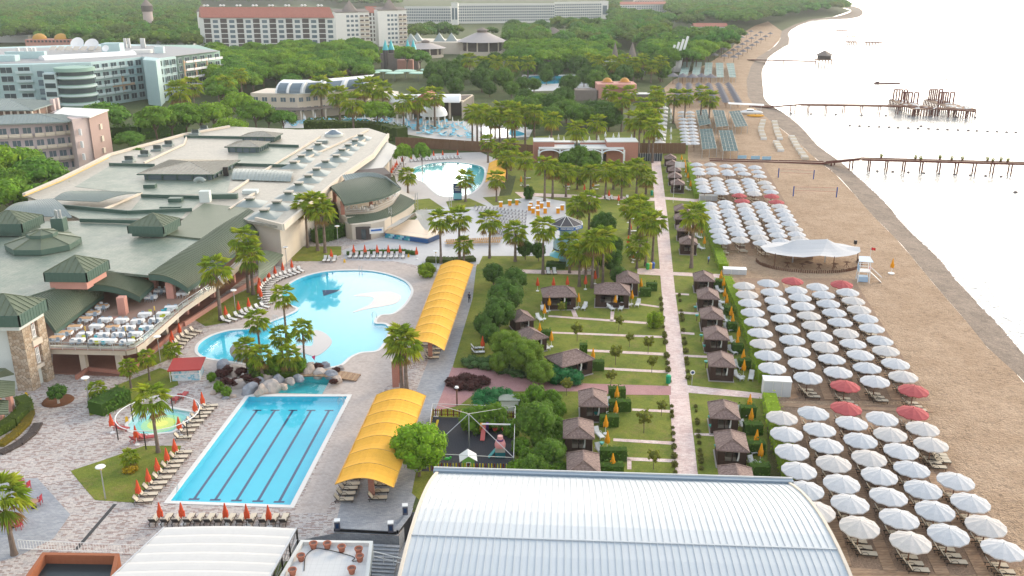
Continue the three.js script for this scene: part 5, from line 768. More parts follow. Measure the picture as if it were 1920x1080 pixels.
roundPavilion('large round pavilion with grey conical roof and colonnade', 903, 106, 96, 9, 6); roundPavilion('smaller round pavilion with low grey roof beside the pines', 795, 110, 76, 6, 3.5);
{ const t = thing('hotel_lobby', 'low beige hotel lobby with small pyramid roofs between round pavilions', 'building'); const a = P(770, 100), b = P(870, 102); mb().prism([a, b, b.clone().add(V(0, 0, -40)), a.clone().add(V(0, 0, -40))].map(v => [v.x, v.z]), 0, 8).build('wall', mCream, t); for (const [x, y] of [[768, 78], [780, 76], [822, 76], [845, 76]]) { const q = P(x, y, 9), c = new THREE.ConeGeometry(6, 6, 4); c.rotateY(.8); c.translate(q.x, 11, q.z - 10); mb().add(c).build('pyramid_roof', mGreyGreen, t); mb().base(q.x, 0, q.z - 10, 8, 8.4, 8).build('wall', mPinkWall, t); } const c = new THREE.CylinderGeometry(9, 9, 14, 14, 1, false, 0, Math.PI); c.rotateX(Math.PI / 2); c.rotateZ(Math.PI / 2); c.scale(1, .5, 1); const q = P(735, 98, 5); const m = mb().add(c).build('arched_porch', mThatch, t); m.position.set(q.x, 5, q.z); m.rotation.set(0, 0, 0); rebase(t); }
{ // white domed gazebo
  const q = P(814, 236), t = thing('domed_gazebo', 'white domed gazebo standing beside the hotel pool', 'gazebo', q); const r = 4.7; const pts = []; for (let i = 0; i <= 8; i++) { const a = i / 8 * Math.PI / 2; pts.push([r * Math.cos(a) + .02, 4.6 + 3 * Math.sin(a)]); } mb().lathe([[r + .2, 3.8], [r + .2, 4.6], ...pts], 0, 0, 0, 24).build('dome', mWhite, t); mb().cyl(0, 7.5, 0, .9, .7, .8, 12).cyl(0, 8.3, 0, .5, .02, 1.6, 10).build('finial', mWhite, t); for (let i = 0; i < 8; i++) { const a = i * Math.PI / 4 + .3; mb().cyl(Math.cos(a) * (r - .5), 0, Math.sin(a) * (r - .5), .28, .24, 4, 10).build('column', mWhite, t); } mb().cyl(0, 0, 0, r + .4, r + .4, .25, 24).build('plinth', mCream, t);
}
{ // brick building with two rust domes
  const q = P(1157, 190), t = thing('domed_restaurant', 'rose brick restaurant with gabled porch and two rust coloured domes', 'building', q); mb().base(0, 0, -8, 17, 7, 12).build('wall', mSalmon, t); mb().base(-13, 0, -6, 10, 4.5, 8).build('wing', mThatch, t); for (const x of [-3.6, 4]) { mb().sph(x, 7, -9, 2.2, 2.2, 2.2, 14, 8).build('dome', Mt(mottle([.48, .24, .06], .15, 3), .6), t); mb().base(x, 6.9, -9, 5, .5, 5).build('dome_base', mSalmon, t); } const b = mb(); b.slab(V(-5.4, 4.4, 0), V(0, 6.4, 0), V(0, 6.4, -4), V(-5.4, 4.4, -4), .2).slab(V(0, 6.4, 0), V(5.4, 4.4, 0), V(5.4, 4.4, -4), V(0, 6.4, -4), .2); b.build('porch_roof', Mt(mottle([.42, .2, .16], .12, 2), .8), t); for (const x of [-4.4, -2.6, 2.6, 4.4]) mb().base(x, 0, -.4, .6, 4.4, .6).build('column', mCream, t); mb().base(0, 0, -2.6, 6, 4.4, .4).build('entrance', mShade, t); mb().base(10, 0, 0, 8.6, 3.2, 4).build('side_room', mThatch, t); mb().base(10, 3.2, 0, 9.4, .3, 5).build('side_roof', mOffWhite, t); }
{ // another pair of domes left behind the blue hotel
  const q = P(92, 86, 4).setY(0), t = thing('domed_restaurant', 'low rose building with two orange domes behind the blue hotel', 'building', q); mb().base(0, 0, -6, 34, 8.5, 12).build('wall', mSalmon, t); for (let i = 0; i < 12; i++) mb().base(-15 + i * 2.7, 6.5, .1, 1.5, 1.4, .3).build('window', mShade, t); for (const x of [-9, 7]) mb().sph(x, 8.5, -6, 5, 4, 5, 14, 8).build('dome', Mt(mottle([.48, .26, .06], .15, 3), .6), t); }
{ const q = P(282, 68), t = thing('stone_tower', 'pink stone tower with conical cap rising from the woods', 'tower', q); mb().cyl(0, 0, 0, 5, 4.6, 22, 8).build('shaft', mPinkWall, t); mb().cyl(0, 22, 0, 5.4, 5.4, 5, 8).build('belfry', mShade, t); mb().cyl(0, 27, 0, 5.8, .1, 6, 8).build('cap', mThatch, t); }
for (const [x, y, w, lab] of [[1038, 66, 38, 'thatched conical hut roof rising above the pine canopy'], [1153, 112, 13, 'slim pointed hut roof beside the white sail building'], [1185, 112, 17, 'wide pointed hut roof beside the white sail building']]) { const q = P(x, y - 6, 8), r = w / 2 / FPX * Math.hypot(q.x, q.z) , t = thing('pointed_hut', lab, 'hut', [q.x, 0, q.z]); mb().cyl(0, 0, 0, r * .7, r * .7, 7, 10).build('wall', mShade, t); mb().cyl(0, 7, 0, r * 1.1, .1, w > 30 ? 5 : 9, 10).build('roof', mThatch, t); }
{ const q = P(1255, 135), t = thing('sail_building', 'white building with tall ribbed sail facade by the beach', 'building', q); mb().base(-24, 0, -6, 40, 6, 12).build('wall', mOffWhite, t); for (let i = 0; i < 5; i++) mb().base(-40 + i * 7, 2, .2, 4, 2, .4).build('window', mGlass, t); for (let i = 0; i < 6; i++) mb().box(-4 + i * 2.2, 6 + i * .8, 0, 1.2, 12 + i * 1.6, .8, 0, 0, -.25).build('rib', mWhite, t); mb().box(1, 5, -1, 12, 10, .4, 0, 0, -.1).build('sail', mWhite, t); }
for (const [x, y, w, lab] of [[1330, 55, 60, 'low white and red holiday building among far trees'], [1180, 28, 50, 'low pale pink roofed villa at the far wood edge']]) { const q = P(x, y, 3).setY(0), L = w / FPX * Math.hypot(q.x, q.z), t = thing('villa', lab, 'building', q); mb().base(0, 0, 0, L, 6, 12).build('wall', mOffWhite, t); mb().slab(V(-L / 2, 6, 7), V(L / 2, 6, 7), V(L / 2, 9, 0), V(-L / 2, 9, 0), .3).slab(V(-L / 2, 9, 0), V(L / 2, 9, 0), V(L / 2, 6, -7), V(-L / 2, 6, -7), .3).build('roof', mTileRed, t); for (let i = 0; i < 6; i++) mb().base(-L / 2 + (i + .5) * L / 6, 2.5, 6.05, L / 12, 1.8, .3).build('window', mGlass, t); }
{ // castle-like slides with turquoise cones and green shade discs
  const q = P(750, 130), t = thing('play_castle', 'water park castle with slim turquoise cone turrets', 'castle', q); mb().base(0, 0, -4, 22, 9, 10).build('wall', mThatch, t); for (const [x, z] of [[-8, 0], [-5, -3], [5, 0], [8, -3]]) { mb().cyl(x, 0, z, 1.6, 1.6, 11, 8).build('turret', mShade, t); mb().cyl(x, 11, z, 1.9, .05, 6, 8).build('cone', M([.04, .38, .42], .5), t); } mb().base(4, 0, 6, 9, 6, 5).build('gatehouse', mSalmon, t);
  for (const [x, y, r] of [[695, 136, 5], [718, 133, 5], [740, 137, 5], [760, 133, 6], [784, 137, 5], [805, 131, 5], [830, 139, 6], [672, 124, 5]]) { const p = P(x, y, 4), d = thing('shade_disc', 'round pale green shade disc on a post at the water park', 'shade', [p.x, 0, p.z], 0, 'shade discs at the water park'); mb().cyl(0, 0, 0, .2, .2, 4, 8).build('post', mSteel, d); mb().cyl(0, 4, 0, r, r * .85, .4, 18).build('disc', M([.36, .55, .44], .6), d); }
}
// low roofs half hidden in the far gardens
for (const [x, y, w, lab] of [[25, 72, 60, 'white water slides peeking from trees beside the blue hotel'], [330, 78, 60, 'low white roof among trees behind the blue hotel'], [215, 78, 40, 'flat white hall beyond the blue hotel roof']]) { const q = P(x, y, 3).setY(0), L = w / FPX * Math.hypot(q.x, q.z), t = thing('low_building', lab, 'building', q); mb().base(0, 0, 0, L, 5, 12).build('wall', mOffWhite, t); mb().base(0, 5, 0, L + 1, .5, 13).build('roof', mWhite, t); }
// hotel pools far behind
sheet('hotel_pool_deck', [[530, 225], [700, 220], [880, 228], [1000, 240], [990, 262], [880, 268], [800, 258], [740, 248], [640, 240], [530, 240]], .004, Mt(mottle([.52, .50, .48], .12, 8), .8));
sheet('hotel_pool_deck', [[980, 140], [1120, 140], [1110, 168], [960, 172]], .004, Mt(mottle([.50, .50, .50], .12, 8), .8));
for (const [pts, lab] of [[[[640, 226], [690, 224], [700, 232], [650, 236]], 'small blue hotel pool behind the long hedge'], [[[900, 240], [960, 243], [985, 252], [940, 258], [905, 250]], 'curved blue hotel pool behind the palm row'], [[[985, 146], [1060, 144], [1075, 152], [1000, 156]], 'far turquoise pool among garden trees']]) { const t = thing('hotel_pool', lab, 'pool'); const xz = XZ(smooth(pts, 30)); mb().prism(shrink(xz, .5), 0, .1, [xz]).build('coping', mCoping, t); mb().add(sheetGeo(xz, .05)).build('water', M([.06, .42, .6], .08), t); rebase(t); }
{ // blue loungers crowding the hotel pool deck
  const p = thing('pool_lounger', 'pale blue sun lounger on the hotel pool deck', 'lounger', [0, 0, 0], 0, 'pale blue loungers at the hotel pool'); mb().base(0, .3, .25, .8, .12, 1.4).build('seat', M([.25, .55, .68], .7), p); mb().box(0, .62, -.7, .8, .1, .8, 0, .7).build('backrest', M([.25, .55, .68], .7), p); const st = stamper(p);
  const zone = [[535, 227], [700, 222], [880, 232], [890, 262], [820, 256], [740, 246], [640, 240], [540, 238]]; let n = 0; for (let i = 0; i < 400 && n < 110; i++) { const x = rr(530, 890), y = rr(222, 262); if (!inPoly(x, y, zone) || (x > 640 && x < 700 && y > 224 && y < 236)) continue; st(P(x, y), rr(0, 6), undefined, undefined, 1.3); n++; }
  const u = thing('closed_parasol', 'white closed parasol among the hotel pool loungers', 'parasol', [0, 0, 0], 0, 'white closed parasols at the hotel pool'); mb().cyl(0, 0, 0, .05, .05, 1.2, 6).build('pole', mSteel, u); mb().cyl(0, 1, 0, .32, .06, 2, 8).build('canopy', mWhite, u); const su = stamper(u); n = 0; for (let i = 0; i < 200 && n < 34; i++) { const x = rr(530, 890), y = rr(224, 262); if (!inPoly(x, y, zone)) continue; su(P(x, y), 0); n++; }
}
// ================= beach parasols, loungers, cabins =================
const RA = -.13; // the resort grid is turned a little from the view
const mCloth = Mt(tex(256, 2, (u, v) => mul([.55, .545, .545], .94 + .12 * N47(u, v))), .85), mRedCloth = Mt(mottle([.42, .10, .10], .15, 2), .85), mCushion = Mt(mottle([.60, .53, .42], .1, 1), .85), mWhiteCush = Mt(mottle([.68, .67, .64], .08, 1), .8), mFrame = M([.022, .018, .016], .5), mWood = Mt(mottle([.16, .085, .055], .25, 1.5), .8), mOrange = Mt(mottle([.62, .09, .035], .15, 1), .8), mAmber = Mt(mottle([.72, .30, .012], .12, 1), .8);
const mCream2 = mCloth.clone(), mGrey2 = mCloth.clone(); mCream2.color.setRGB(1, .95, .895); mGrey2.color.setRGB(.93, .95, .97);
function parasolProto(lab, grp, mat, name = 'beach_parasol') {
  const t = thing(name, lab, 'parasol', [0, 0, 0], 0, grp), R = 1.78, b = mb(), n = 10, rg = [[.03, 3.0], [.6, 2.88], [1.2, 2.68], [R, 2.4]];
  const pt = (i, k) => { const a = i / n * 2 * Math.PI, r = rg[k][0]; return V(Math.cos(a) * r, rg[k][1], Math.sin(a) * r); };
  for (let i = 0; i < n; i++) for (let k = 0; k < 3; k++) { const mid = a => a; const p = pt(i, k), q = pt(i + 1, k), r = pt(i + 1, k + 1), s = pt(i, k + 1), m0 = pt(i + .5, k), m1 = pt(i + .5, k + 1); m0.y -= .02 * k; m1.y -= .035 * (k + 1); b.quad(p, s, m1, m0).quad(m0, m1, r, q); }
  for (let i = 0; i < n; i++) { const p = pt(i, 3), q = pt(i + 1, 3), m = pt(i + .5, 3); m.y -= .105; const d = v => v.clone().setY(v.y - .12); b.quad(p, m, d(m), d(p)).quad(m, q, d(q), d(m)); }
  b.build('canopy', mat, t); const rib = mb(); for (let i = 0; i < n; i++) { const p = pt(i, 3), c = V(0, 2.75, 0); p.y -= .04; rib.bar(c, p, .035, .035); } rib.build('ribs', mWood, t).userData.kind = 'stuff';
  mb().cyl(0, 0, 0, .07, .06, 2.95, 8).build('pole', mWood, t); mb().cyl(0, 2.98, 0, .06, .02, .16, 8).build('finial', mat, t); return t;
}
function loungerProto(lab, grp, cush, frame = mFrame, name = 'sun_lounger') { // lies along +x, head at -x
  const t = thing(name, lab, 'lounger', [0, 0, 0], 0, grp); mb().box(.3, .36, 0, 1.35, .07, .58).build('seat', cush, t); mb().box(-.66, .62, 0, .75, .07, .58, 0, 0, -.95).build('backrest', cush, t);
  const f = mb(); for (const z of [-.31, .31]) { f.bar(V(-.95, .3, z), V(1, .3, z), .05, .07); f.tube([V(-.5, .3, z), V(-.35, .56, z), V(.05, .56, z), V(.2, .32, z)], .025, 6, 5); } f.box(-.71, .58, 0, .78, .03, .64, 0, 0, -.95); f.build('frame', frame, t); for (const [x, z] of [[-.8, -.29], [-.8, .29], [.85, -.29], [.85, .29]]) mb().base(x, 0, z, .05, .3, .05).build('leg', frame, t); return t;
}
const blocks = [
  ['near', 'block of parasols behind the white hall', [[1466, 779], [1476, 809], [1486, 842], [1498, 877], [1512, 914], [1530, 953], [1525, 770], [1537, 801], [1550, 831], [1564, 864], [1579, 901], [1595, 939], [1613, 982], [1597, 789], [1614, 821], [1630, 854], [1649, 887], [1666, 926], [1686, 967], [1709, 1011], [1654, 780], [1671, 810], [1689, 841], [1710, 875], [1731, 912], [1755, 952], [1780, 997], [1730, 799], [1747, 829], [1792, 897], [1821, 937], [1850, 980], [1881, 1026]], [[1586, 761], [1711, 769]]],
  ['middle', 'block of parasols below the beach bar', [[1396, 533], [1401, 549], [1406, 565], [1412, 582], [1419, 600], [1425, 621], [1431, 641], [1440, 663], [1448, 686], [1440, 528], [1447, 545], [1455, 560], [1461, 576], [1469, 594], [1477, 614], [1486, 634], [1495, 655], [1504, 677], [1515, 704], [1494, 541], [1500, 555], [1507, 571], [1517, 589], [1527, 607], [1537, 627], [1547, 647], [1560, 670], [1572, 694], [1533, 535], [1545, 550], [1554, 566], [1565, 583], [1576, 601], [1587, 621], [1600, 641], [1613, 662], [1627, 686], [1642, 711], [1590, 545], [1600, 561], [1611, 577], [1624, 594], [1635, 612], [1650, 635], [1662, 654], [1679, 678], [1695, 702]], [[1486, 524], [1585, 720], [1579, 530], [1713, 728]]],
  ['far', 'block of parasols between beach bar and volleyball nets', [[1306, 307], [1309, 316], [1312, 323], [1315, 336], [1317, 342], [1319, 349], [1322, 356], [1330, 381], [1333, 388], [1336, 396], [1338, 404], [1341, 413], [1344, 422], [1347, 431], [1350, 441], [1354, 450], [1332, 307], [1335, 316], [1337, 322], [1343, 334], [1345, 341], [1347, 347], [1350, 353], [1353, 360], [1360, 378], [1363, 385], [1366, 394], [1370, 402], [1374, 411], [1376, 419], [1381, 428], [1385, 437], [1389, 447], [1361, 310], [1364, 320], [1367, 325], [1373, 338], [1376, 345], [1379, 351], [1382, 357], [1395, 383], [1399, 391], [1402, 399], [1407, 407], [1411, 416], [1415, 425], [1420, 434], [1425, 443], [1430, 453], [1386, 309], [1389, 316], [1395, 324], [1402, 336], [1406, 342], [1409, 348], [1412, 355], [1415, 361], [1425, 380], [1430, 387], [1434, 395], [1439, 403], [1446, 411], [1451, 421], [1455, 430], [1460, 439], [1465, 450], [1416, 312], [1421, 321], [1425, 329], [1434, 341], [1441, 349], [1446, 358], [1462, 385], [1467, 393], [1472, 401], [1477, 409], [1481, 418], [1489, 427], [1494, 437], [1500, 446], [1505, 455]], [[1386, 365], [1392, 375], [1447, 366], [1456, 377]]]];
const seaLounger = stamper(loungerProto('cream cushioned lounger on dark frame under a beach parasol', 'loungers under the beach parasols', mCushion, mFrame, 'beach_lounger'));
const farLoungers = [];
blocks.forEach(([k, desc, whites, reds], bi) => {
  const w = stamper(parasolProto(`white round parasol in the ${desc}`, `white parasols, ${desc}`, mCloth)), r = stamper(parasolProto(`faded red round parasol in the ${desc}`, `red parasols, ${desc}`, mRedCloth));
  for (const [list, st] of [[whites, w], [reds, r]]) for (const [x, y] of list) {
    const q = P(x, y, 2.65), c = st([q.x, 0, q.z], rr(0, 1)); if (st === w) c.children[0].material = [mCloth, mCloth, mCream2, mGrey2][Math.floor(rnd() * 4)]; c.rotation.x = rr(-.035, .035); c.rotation.z = rr(-.035, .035);
    for (const dz of (bi === 2 ? [-.55, .55] : [-.95, 0, .95])) { const dx = .25; const lp = [q.x + dx + dz * .13, .006, q.z + dz + .25]; if (bi === 2) farLoungers.push(lp); else seaLounger(lp, RA + rr(-.03, .03)); }
  }
});
for (const [x, y] of [[1757, 857], [1760, 863], [1764, 869]]) seaLounger(P(x, y), RA);
{ // loungers under the farthest block: only slivers of them show
  const b = mb(); b.box(.3, .36, 0, 1.35, .07, .58).box(-.66, .62, 0, .75, .07, .58, 0, 0, -.82).base(-.8, 0, 0, .06, .34, .56).base(.85, 0, 0, .06, .34, .56); const im = new THREE.InstancedMesh(b.geo(), mCushion, farLoungers.length), m = new THREE.Matrix4(); farLoungers.forEach((p, i) => im.setMatrixAt(i, m.compose(V(...p), new THREE.Quaternion().setFromAxisAngle(V(0, 1, 0), RA), V(1, 1, 1)))); im.name = 'far_beach_loungers'; im.userData = { kind: 'stuff', label: 'cream loungers in shade under the farthest parasol block', category: 'loungers' }; scene.add(im);
}
// boardwalks of planks
const planks = [[[1497, 772], [1508, 772], [1597, 1062], [1572, 1062]], [[1548, 772], [1560, 772], [1682, 1075], [1658, 1075]], [[1610, 772], [1623, 772], [1785, 1085], [1758, 1085]], [[1685, 785], [1697, 785], [1860, 1085], [1835, 1085]], [[1556, 1062], [1930, 1090], [1930, 1102], [1556, 1080]], [[1415, 540], [1424, 540], [1497, 748], [1480, 748]], [[1467, 532], [1476, 532], [1563, 750], [1546, 750]], [[1517, 532], [1526, 532], [1632, 750], [1614, 750]], [[1562, 532], [1571, 532], [1690, 750], [1672, 750]], [[1445, 755], [1748, 768], [1750, 774], [1445, 762]], [[1313, 305], [1320, 305], [1380, 470], [1370, 470]], [[1342, 305], [1349, 305], [1414, 480], [1402, 480]], [[1374, 308], [1380, 308], [1450, 480], [1440, 480]], [[1404, 310], [1409, 310], [1486, 470], [1476, 470]]];
for (const q of planks) { const m = mb().prism(XZ(q), .006, .05).build('boardwalk', mPlank); m.userData.kind = 'structure'; }
// --- cabins
const shingle = tex(512, 3, (u, v) => { const n = 22, r = Math.floor(v * n), x = u * 18 + (r % 2) * .5, i = Math.floor(x), h = ((i * 7919) ^ (r * 104729)) >>> 0; let c = mix([.17, .115, .10], [.30, .215, .19], (h % 97) / 97); if (v * n - r < .18 || x - i < .08) c = mul(c, .6); return c; });
const mShingle = Mt(shingle, .8), mCabin = Mt(mottle([.055, .033, .026], .3, 1.2), .8);
function cabin(lab, x, y, turn = RA, s = 1, grp = 0, wide = 0) {
  const q = P(x, y, 2.9), t = thing('wooden_cabin', lab, 'cabin', [q.x, 0, q.z], turn, grp || undefined); t.scale.setScalar(s); const w = 1.75 + wide, d = 2.1, e = 2.2, p = 3.15, r = 1.05;
  const A = V(-w, e, d), B = V(w, e, d), Cc = V(w, e, -d), D = V(-w, e, -d), along = wide > .3; const R0 = along ? V(-w + 1.6, p + .1, 0) : V(0, p, d - r), R1 = along ? V(w - 1.6, p + .1, 0) : V(0, p, -d + r);
  const rf = mb(); if (along) rf.slab(A, B, R1, R0, .1).slab(Cc, D, R0, R1, .1).slab(D, A, R0, R0, .1).slab(B, Cc, R1, R1, .1); else rf.slab(A, B, R0, R0, .1).slab(B, Cc, R1, R0, .1).slab(Cc, D, R1, R1, .1).slab(D, A, R0, R1, .1); rf.build('roof', mShingle, t); const rg = mb(); rg.bar(R0.clone().setY(R0.y + .03), R1.clone().setY(R1.y + .03), .16, .08); for (const [a, b] of along ? [[A, R0], [B, R1], [Cc, R1], [D, R0]] : [[A, R0], [B, R0], [Cc, R1], [D, R1]]) rg.bar(a.clone().setY(a.y + .04), b.clone().setY(b.y + .04), .13, .07); rg.build('ridge_caps', mShingle, t);
  const wx = w - .3, wz = d - .3; mb().base(0, .1, -wz, 2 * wx, 2, .1).build('wall', mCabin, t); for (const sx of [-1, 1]) mb().base(sx * wx, .1, -.2, .1, 2, 2 * wz - .5).build('wall', mCabin, t); mb().base(-wx + .35, .1, wz, .7, 2, .08).build('wall', mCabin, t); mb().base(wx - .35, .1, wz, .7, 2, .08).build('wall', mCabin, t); mb().base(0, .1, wz, 2 * wx, .75, .07).build('front_rail', mCabin, t);
  for (const sx of [-wx, wx, 0]) mb().base(sx, 0, wz, .14, 2.15, .14).build('post', mCabin, t); mb().base(0, 0, 0, 2 * wx + .4, .1, 2 * wz + .4).build('floor', Mt(mottle([.33, .30, .28], .1, 2), .8), t); const cu = mb(); cu.tube([V(.7, 2.05, wz - .1), V(.72, 1.5, wz - .1), V(.6, .9, wz - .1)], .12, 6, 6); cu.build('curtain', mWhiteCush, t); mb().base(-.2, .1, -.4, 1.6, .5, 1.8).build('day_bed', mCushion, t); return t;
}
for (const [x, y] of [[1112, 738], [1085, 795], [1094, 858]]) cabin('brown shingled cabin between the playground and rose path', x, y, RA + .08, 1, 'cabins by the playground');
for (const [x, y] of [[1358, 760], [1372, 818], [1382, 884]]) cabin('brown shingled cabin beside hedge of the near parasols', x, y, RA, 1, 'cabins by the near parasols');
for (const [x, y] of [[1353, 667], [1343, 618], [1335, 581], [1328, 545], [1320, 513]]) cabin('brown shingled cabin beside the middle block of parasols', x, y, RA, 1, 'cabins by the middle parasols');
for (const [x, y] of [[1291, 446], [1285, 422], [1281, 401], [1279, 386]]) cabin('brown shingled cabin above the lawn with a single palm', x, y, RA, 1, 'cabins above the single palm lawn');
for (const [x, y] of [[1271, 338], [1266, 325], [1265, 313], [1261, 302], [1257, 291]]) cabin('brown shingled cabin at the far end of rose path', x, y, RA, 1, 'cabins at the far end of the path');
cabin('wide brown cabin with two loungers on its lawn', 1048, 542, .05, 1.05, 0, .9); cabin('wide brown cabin on paved base beside flower bush lawn', 1148, 538, -.1, 1.1, 0, .9); cabin('brown cabin with dark hipped roof beside recycling bins', 1177, 517, -.1, 1.1); cabin('small brown cabin half hidden under the garden palm', 978, 583, .3, .9); cabin('small brown cabin wedged between tree and garden lawn', 997, 618, .5, .95); cabin('brown pavilion open on posts beside the blue green bush', 1068, 662, .55, 1, 0, .9);
// --- closed parasols
function closedProto(lab, grp, mat) { const t = thing('closed_parasol', lab, 'parasol', [0, 0, 0], 0, grp); mb().cyl(0, .1, 0, .03, .03, 2.3, 6).build('pole', mWhite, t); const b = mb(); b.lathe([[.05, 1.0], [.3, 1.05], [.27, 1.3], [.16, 1.9], [.05, 2.45], [.0, 2.5]], 0, 0, 0, 8); for (let i = 0; i < 4; i++) { const a = i * 1.57 + .3; b.box(Math.cos(a) * .26, 1.25, Math.sin(a) * .26, .16, .6, .05, -a + 1.57, 0, .0); } b.build('canopy', mat, t); mb().cyl(0, 0, 0, .28, .28, .1, 12).build('base', mWhite, t); return t; }
const amber = stamper(closedProto('closed amber parasol beside a brown cabin', 'amber parasols beside the cabins', mAmber)), whiteL = stamper(loungerProto('white lounger on the lawn beside a cabin', 'white loungers beside the cabins', mWhiteCush, M([.6, .6, .6], .5)));
for (const [x, y, n] of [[1157, 737, 1], [1155, 765, 1], [1136, 792, 1], [1139, 822, 1], [1149, 865, 1], [1406, 752, 1], [1409, 779, 1], [1419, 820, 1], [1427, 846, 1], [1359, 550, 1], [1363, 562, 1], [1371, 585, 1], [1374, 599, 1], [1385, 624, 1], [1383, 640, 1], [1394, 667, 1], [1395, 687, 2], [1085, 560, 2], [1154, 561, 2], [1185, 554, 2], [1030, 566, 1], [1012, 617, 1], [1034, 632, 1], [1112, 665, 0], [1021, 581, 1], [1316, 432, 1], [1321, 452, 1], [1278, 296, 0], [1284, 304, 0], [1285, 310, 0], [1286, 320, 0], [1290, 330, 0], [1295, 345, 1], [1202, 532, 0], [1352, 517, 1], [1357, 530, 1]]) { const q = P(x, y, 1.5); amber([q.x, 0, q.z], rr(0, 6)); for (let k = 0; k < n; k++) whiteL([q.x + (k ? 1 : -.9) * .9, .004, q.z + .6], k % 2 ? -1.9 : -1.2); }
const amber2 = stamper(closedProto('closed amber parasol on the palm lawn', 'amber parasols on the palm lawn', mAmber)); for (const [x, y] of [[1181, 312], [1208, 312], [977, 337], [1182, 465], [1112, 346]]) { const q = P(x, y, 1.5); amber2([q.x, 0, q.z], 0); }
for (const [x, y, w] of [[1162, 757, 46], [1157, 733, 36], [1142, 785, 38], [1150, 848, 50], [1146, 878, 44], [1366, 580, 22], [1372, 610, 24], [1383, 650, 26], [1396, 680, 26], [1402, 768, 32], [1412, 800, 36], [1416, 836, 36], [1424, 878, 36], [1122, 682, 26], [1024, 625, 26], [1094, 650, 18], [1056, 570, 20], [1169, 560, 22], [1210, 545, 30], [1222, 535, 30], [1345, 530, 24]]) { const q = P(x, y, .9), L = w / FPX * 100; const a = q.clone().add(V(-L / 2, 0, 0)).setY(0), b = q.clone().add(V(L / 2, 0, 0)).setY(0); const m = new THREE.Mesh(hedgeGeo([a, b], 1.1, 1.5, LC(0.045, 0.08, 0.018), .14, 30), mLeaf); m.name = numbered('hedge_screen'); scene.add(m); tag(m, 'dark clipped hedge screen between two neighbouring cabins', 'hedge', 'hedge screens between the cabins'); }
// --- poolside loungers and orange closed parasols
const rows = [
  ['left of the lap pool', [[268, 939], [277, 927], [286, 916], [295, 906], [304, 896], [313, 885], [320, 875], [327, 866], [335, 857], [343, 848]], () => .1, [[258, 914], [277, 892], [294, 872], [312, 853], [327, 836]], mCushion],
  ['at the near end of the lap pool', [291, 313, 333, 355, 374, 393, 412, 432, 452, 472, 495, 514, 533].map(x => [x, 974]), () => Math.PI / 2, [[299, 957], [340, 957], [422, 958], [462, 960], [503, 962]], mCushion],
  ['between splash pool and lap pool', [[393, 761], [386, 768], [380, 775], [373, 782], [366, 790], [358, 799], [350, 808], [343, 820]], () => .15, [[379, 747], [365, 761], [335, 794]], mCushion],
  ['curving round the lagoon pool', [[310, 590], [370, 575], [430, 550], [485, 528], [525, 512], [570, 495], [620, 478], [670, 460], [688, 435], [686, 412], [680, 390], [672, 368], [668, 346], [668, 325], [672, 303], [680, 283], [692, 265], [706, 249], [726, 234], [750, 219], [777, 205], [806, 191], [841, 180], [880, 167], [920, 155], [960, 141], [1000, 126]].map(p => [360 + .2037 * p[0], 481 + .2037 * p[1]]), 'pool', [[307, 505], [427, 460], [520, 430], [632, 340], [612, 310], [610, 280], [618, 240], [664, 200], [705, 165], [762, 130], [833, 100], [917, 75]].map(p => [360 + .2037 * p[0], 480 + .2037 * p[1]]), mWhiteCush],
  ['under the dining terrace', [[367, 621], [357, 627], [349, 632], [342, 638], [337, 644], [332, 651]], () => -.3, [[336, 616], [322, 630], [320, 641]], mCushion],
  ['before the low hedge at the plaza', [657, 668, 678, 690, 701, 713, 722, 734, 744, 756].map(x => [x, 480]), () => -Math.PI / 2, [[663, 467], [684, 467], [707, 467], [728, 467], [750, 467], [781, 471]], mWhiteCush],
  ['on the brick corner by the restaurant lawn', [[609, 487], [617, 487], [627, 487]], () => -Math.PI / 2, [[621, 475]], mWhiteCush],
  ['along the far side of oval pool', [771, 778, 785, 792, 799, 806, 813, 820, 827, 834, 841, 848, 855, 862].map((x, i) => [x, 301 - i * .45]), () => -1.3, [[771, 294], [785, 291], [798, 289], [813, 288], [830, 287], [858, 287]], mWhiteCush],
  ['beside the oval pool below the restaurant', [[740, 327], [743, 323], [746, 319], [749, 315], [752, 311], [755, 307]], () => .4, [[734, 320], [737, 315], [741, 310], [744, 306], [754, 299]], mWhiteCush]];
for (const [where, list, turn, pars, cush] of rows) {
  const st = stamper(loungerProto(`cream and black sun lounger in the row ${where}`, `loungers ${where}`, cush)), op = stamper(closedProto(`closed orange parasol in the row ${where}`, `orange parasols ${where}`, mOrange));
  list.forEach(([x, y], i) => { const q = P(x, y, .3); q.y = .016; let a; if (turn === 'pool') { const c = i < 8 ? P(545, 640) : P(640, 545); a = Math.atan2(-(c.z - q.z), c.x - q.x); if (i < 8) a = -.55; } else a = turn(i); st(q, a + rr(-.04, .04)); });
  for (const [x, y] of pars) { const q = P(x, y, 1.6); op([q.x, .01, q.z], rr(0, 6)); }
}
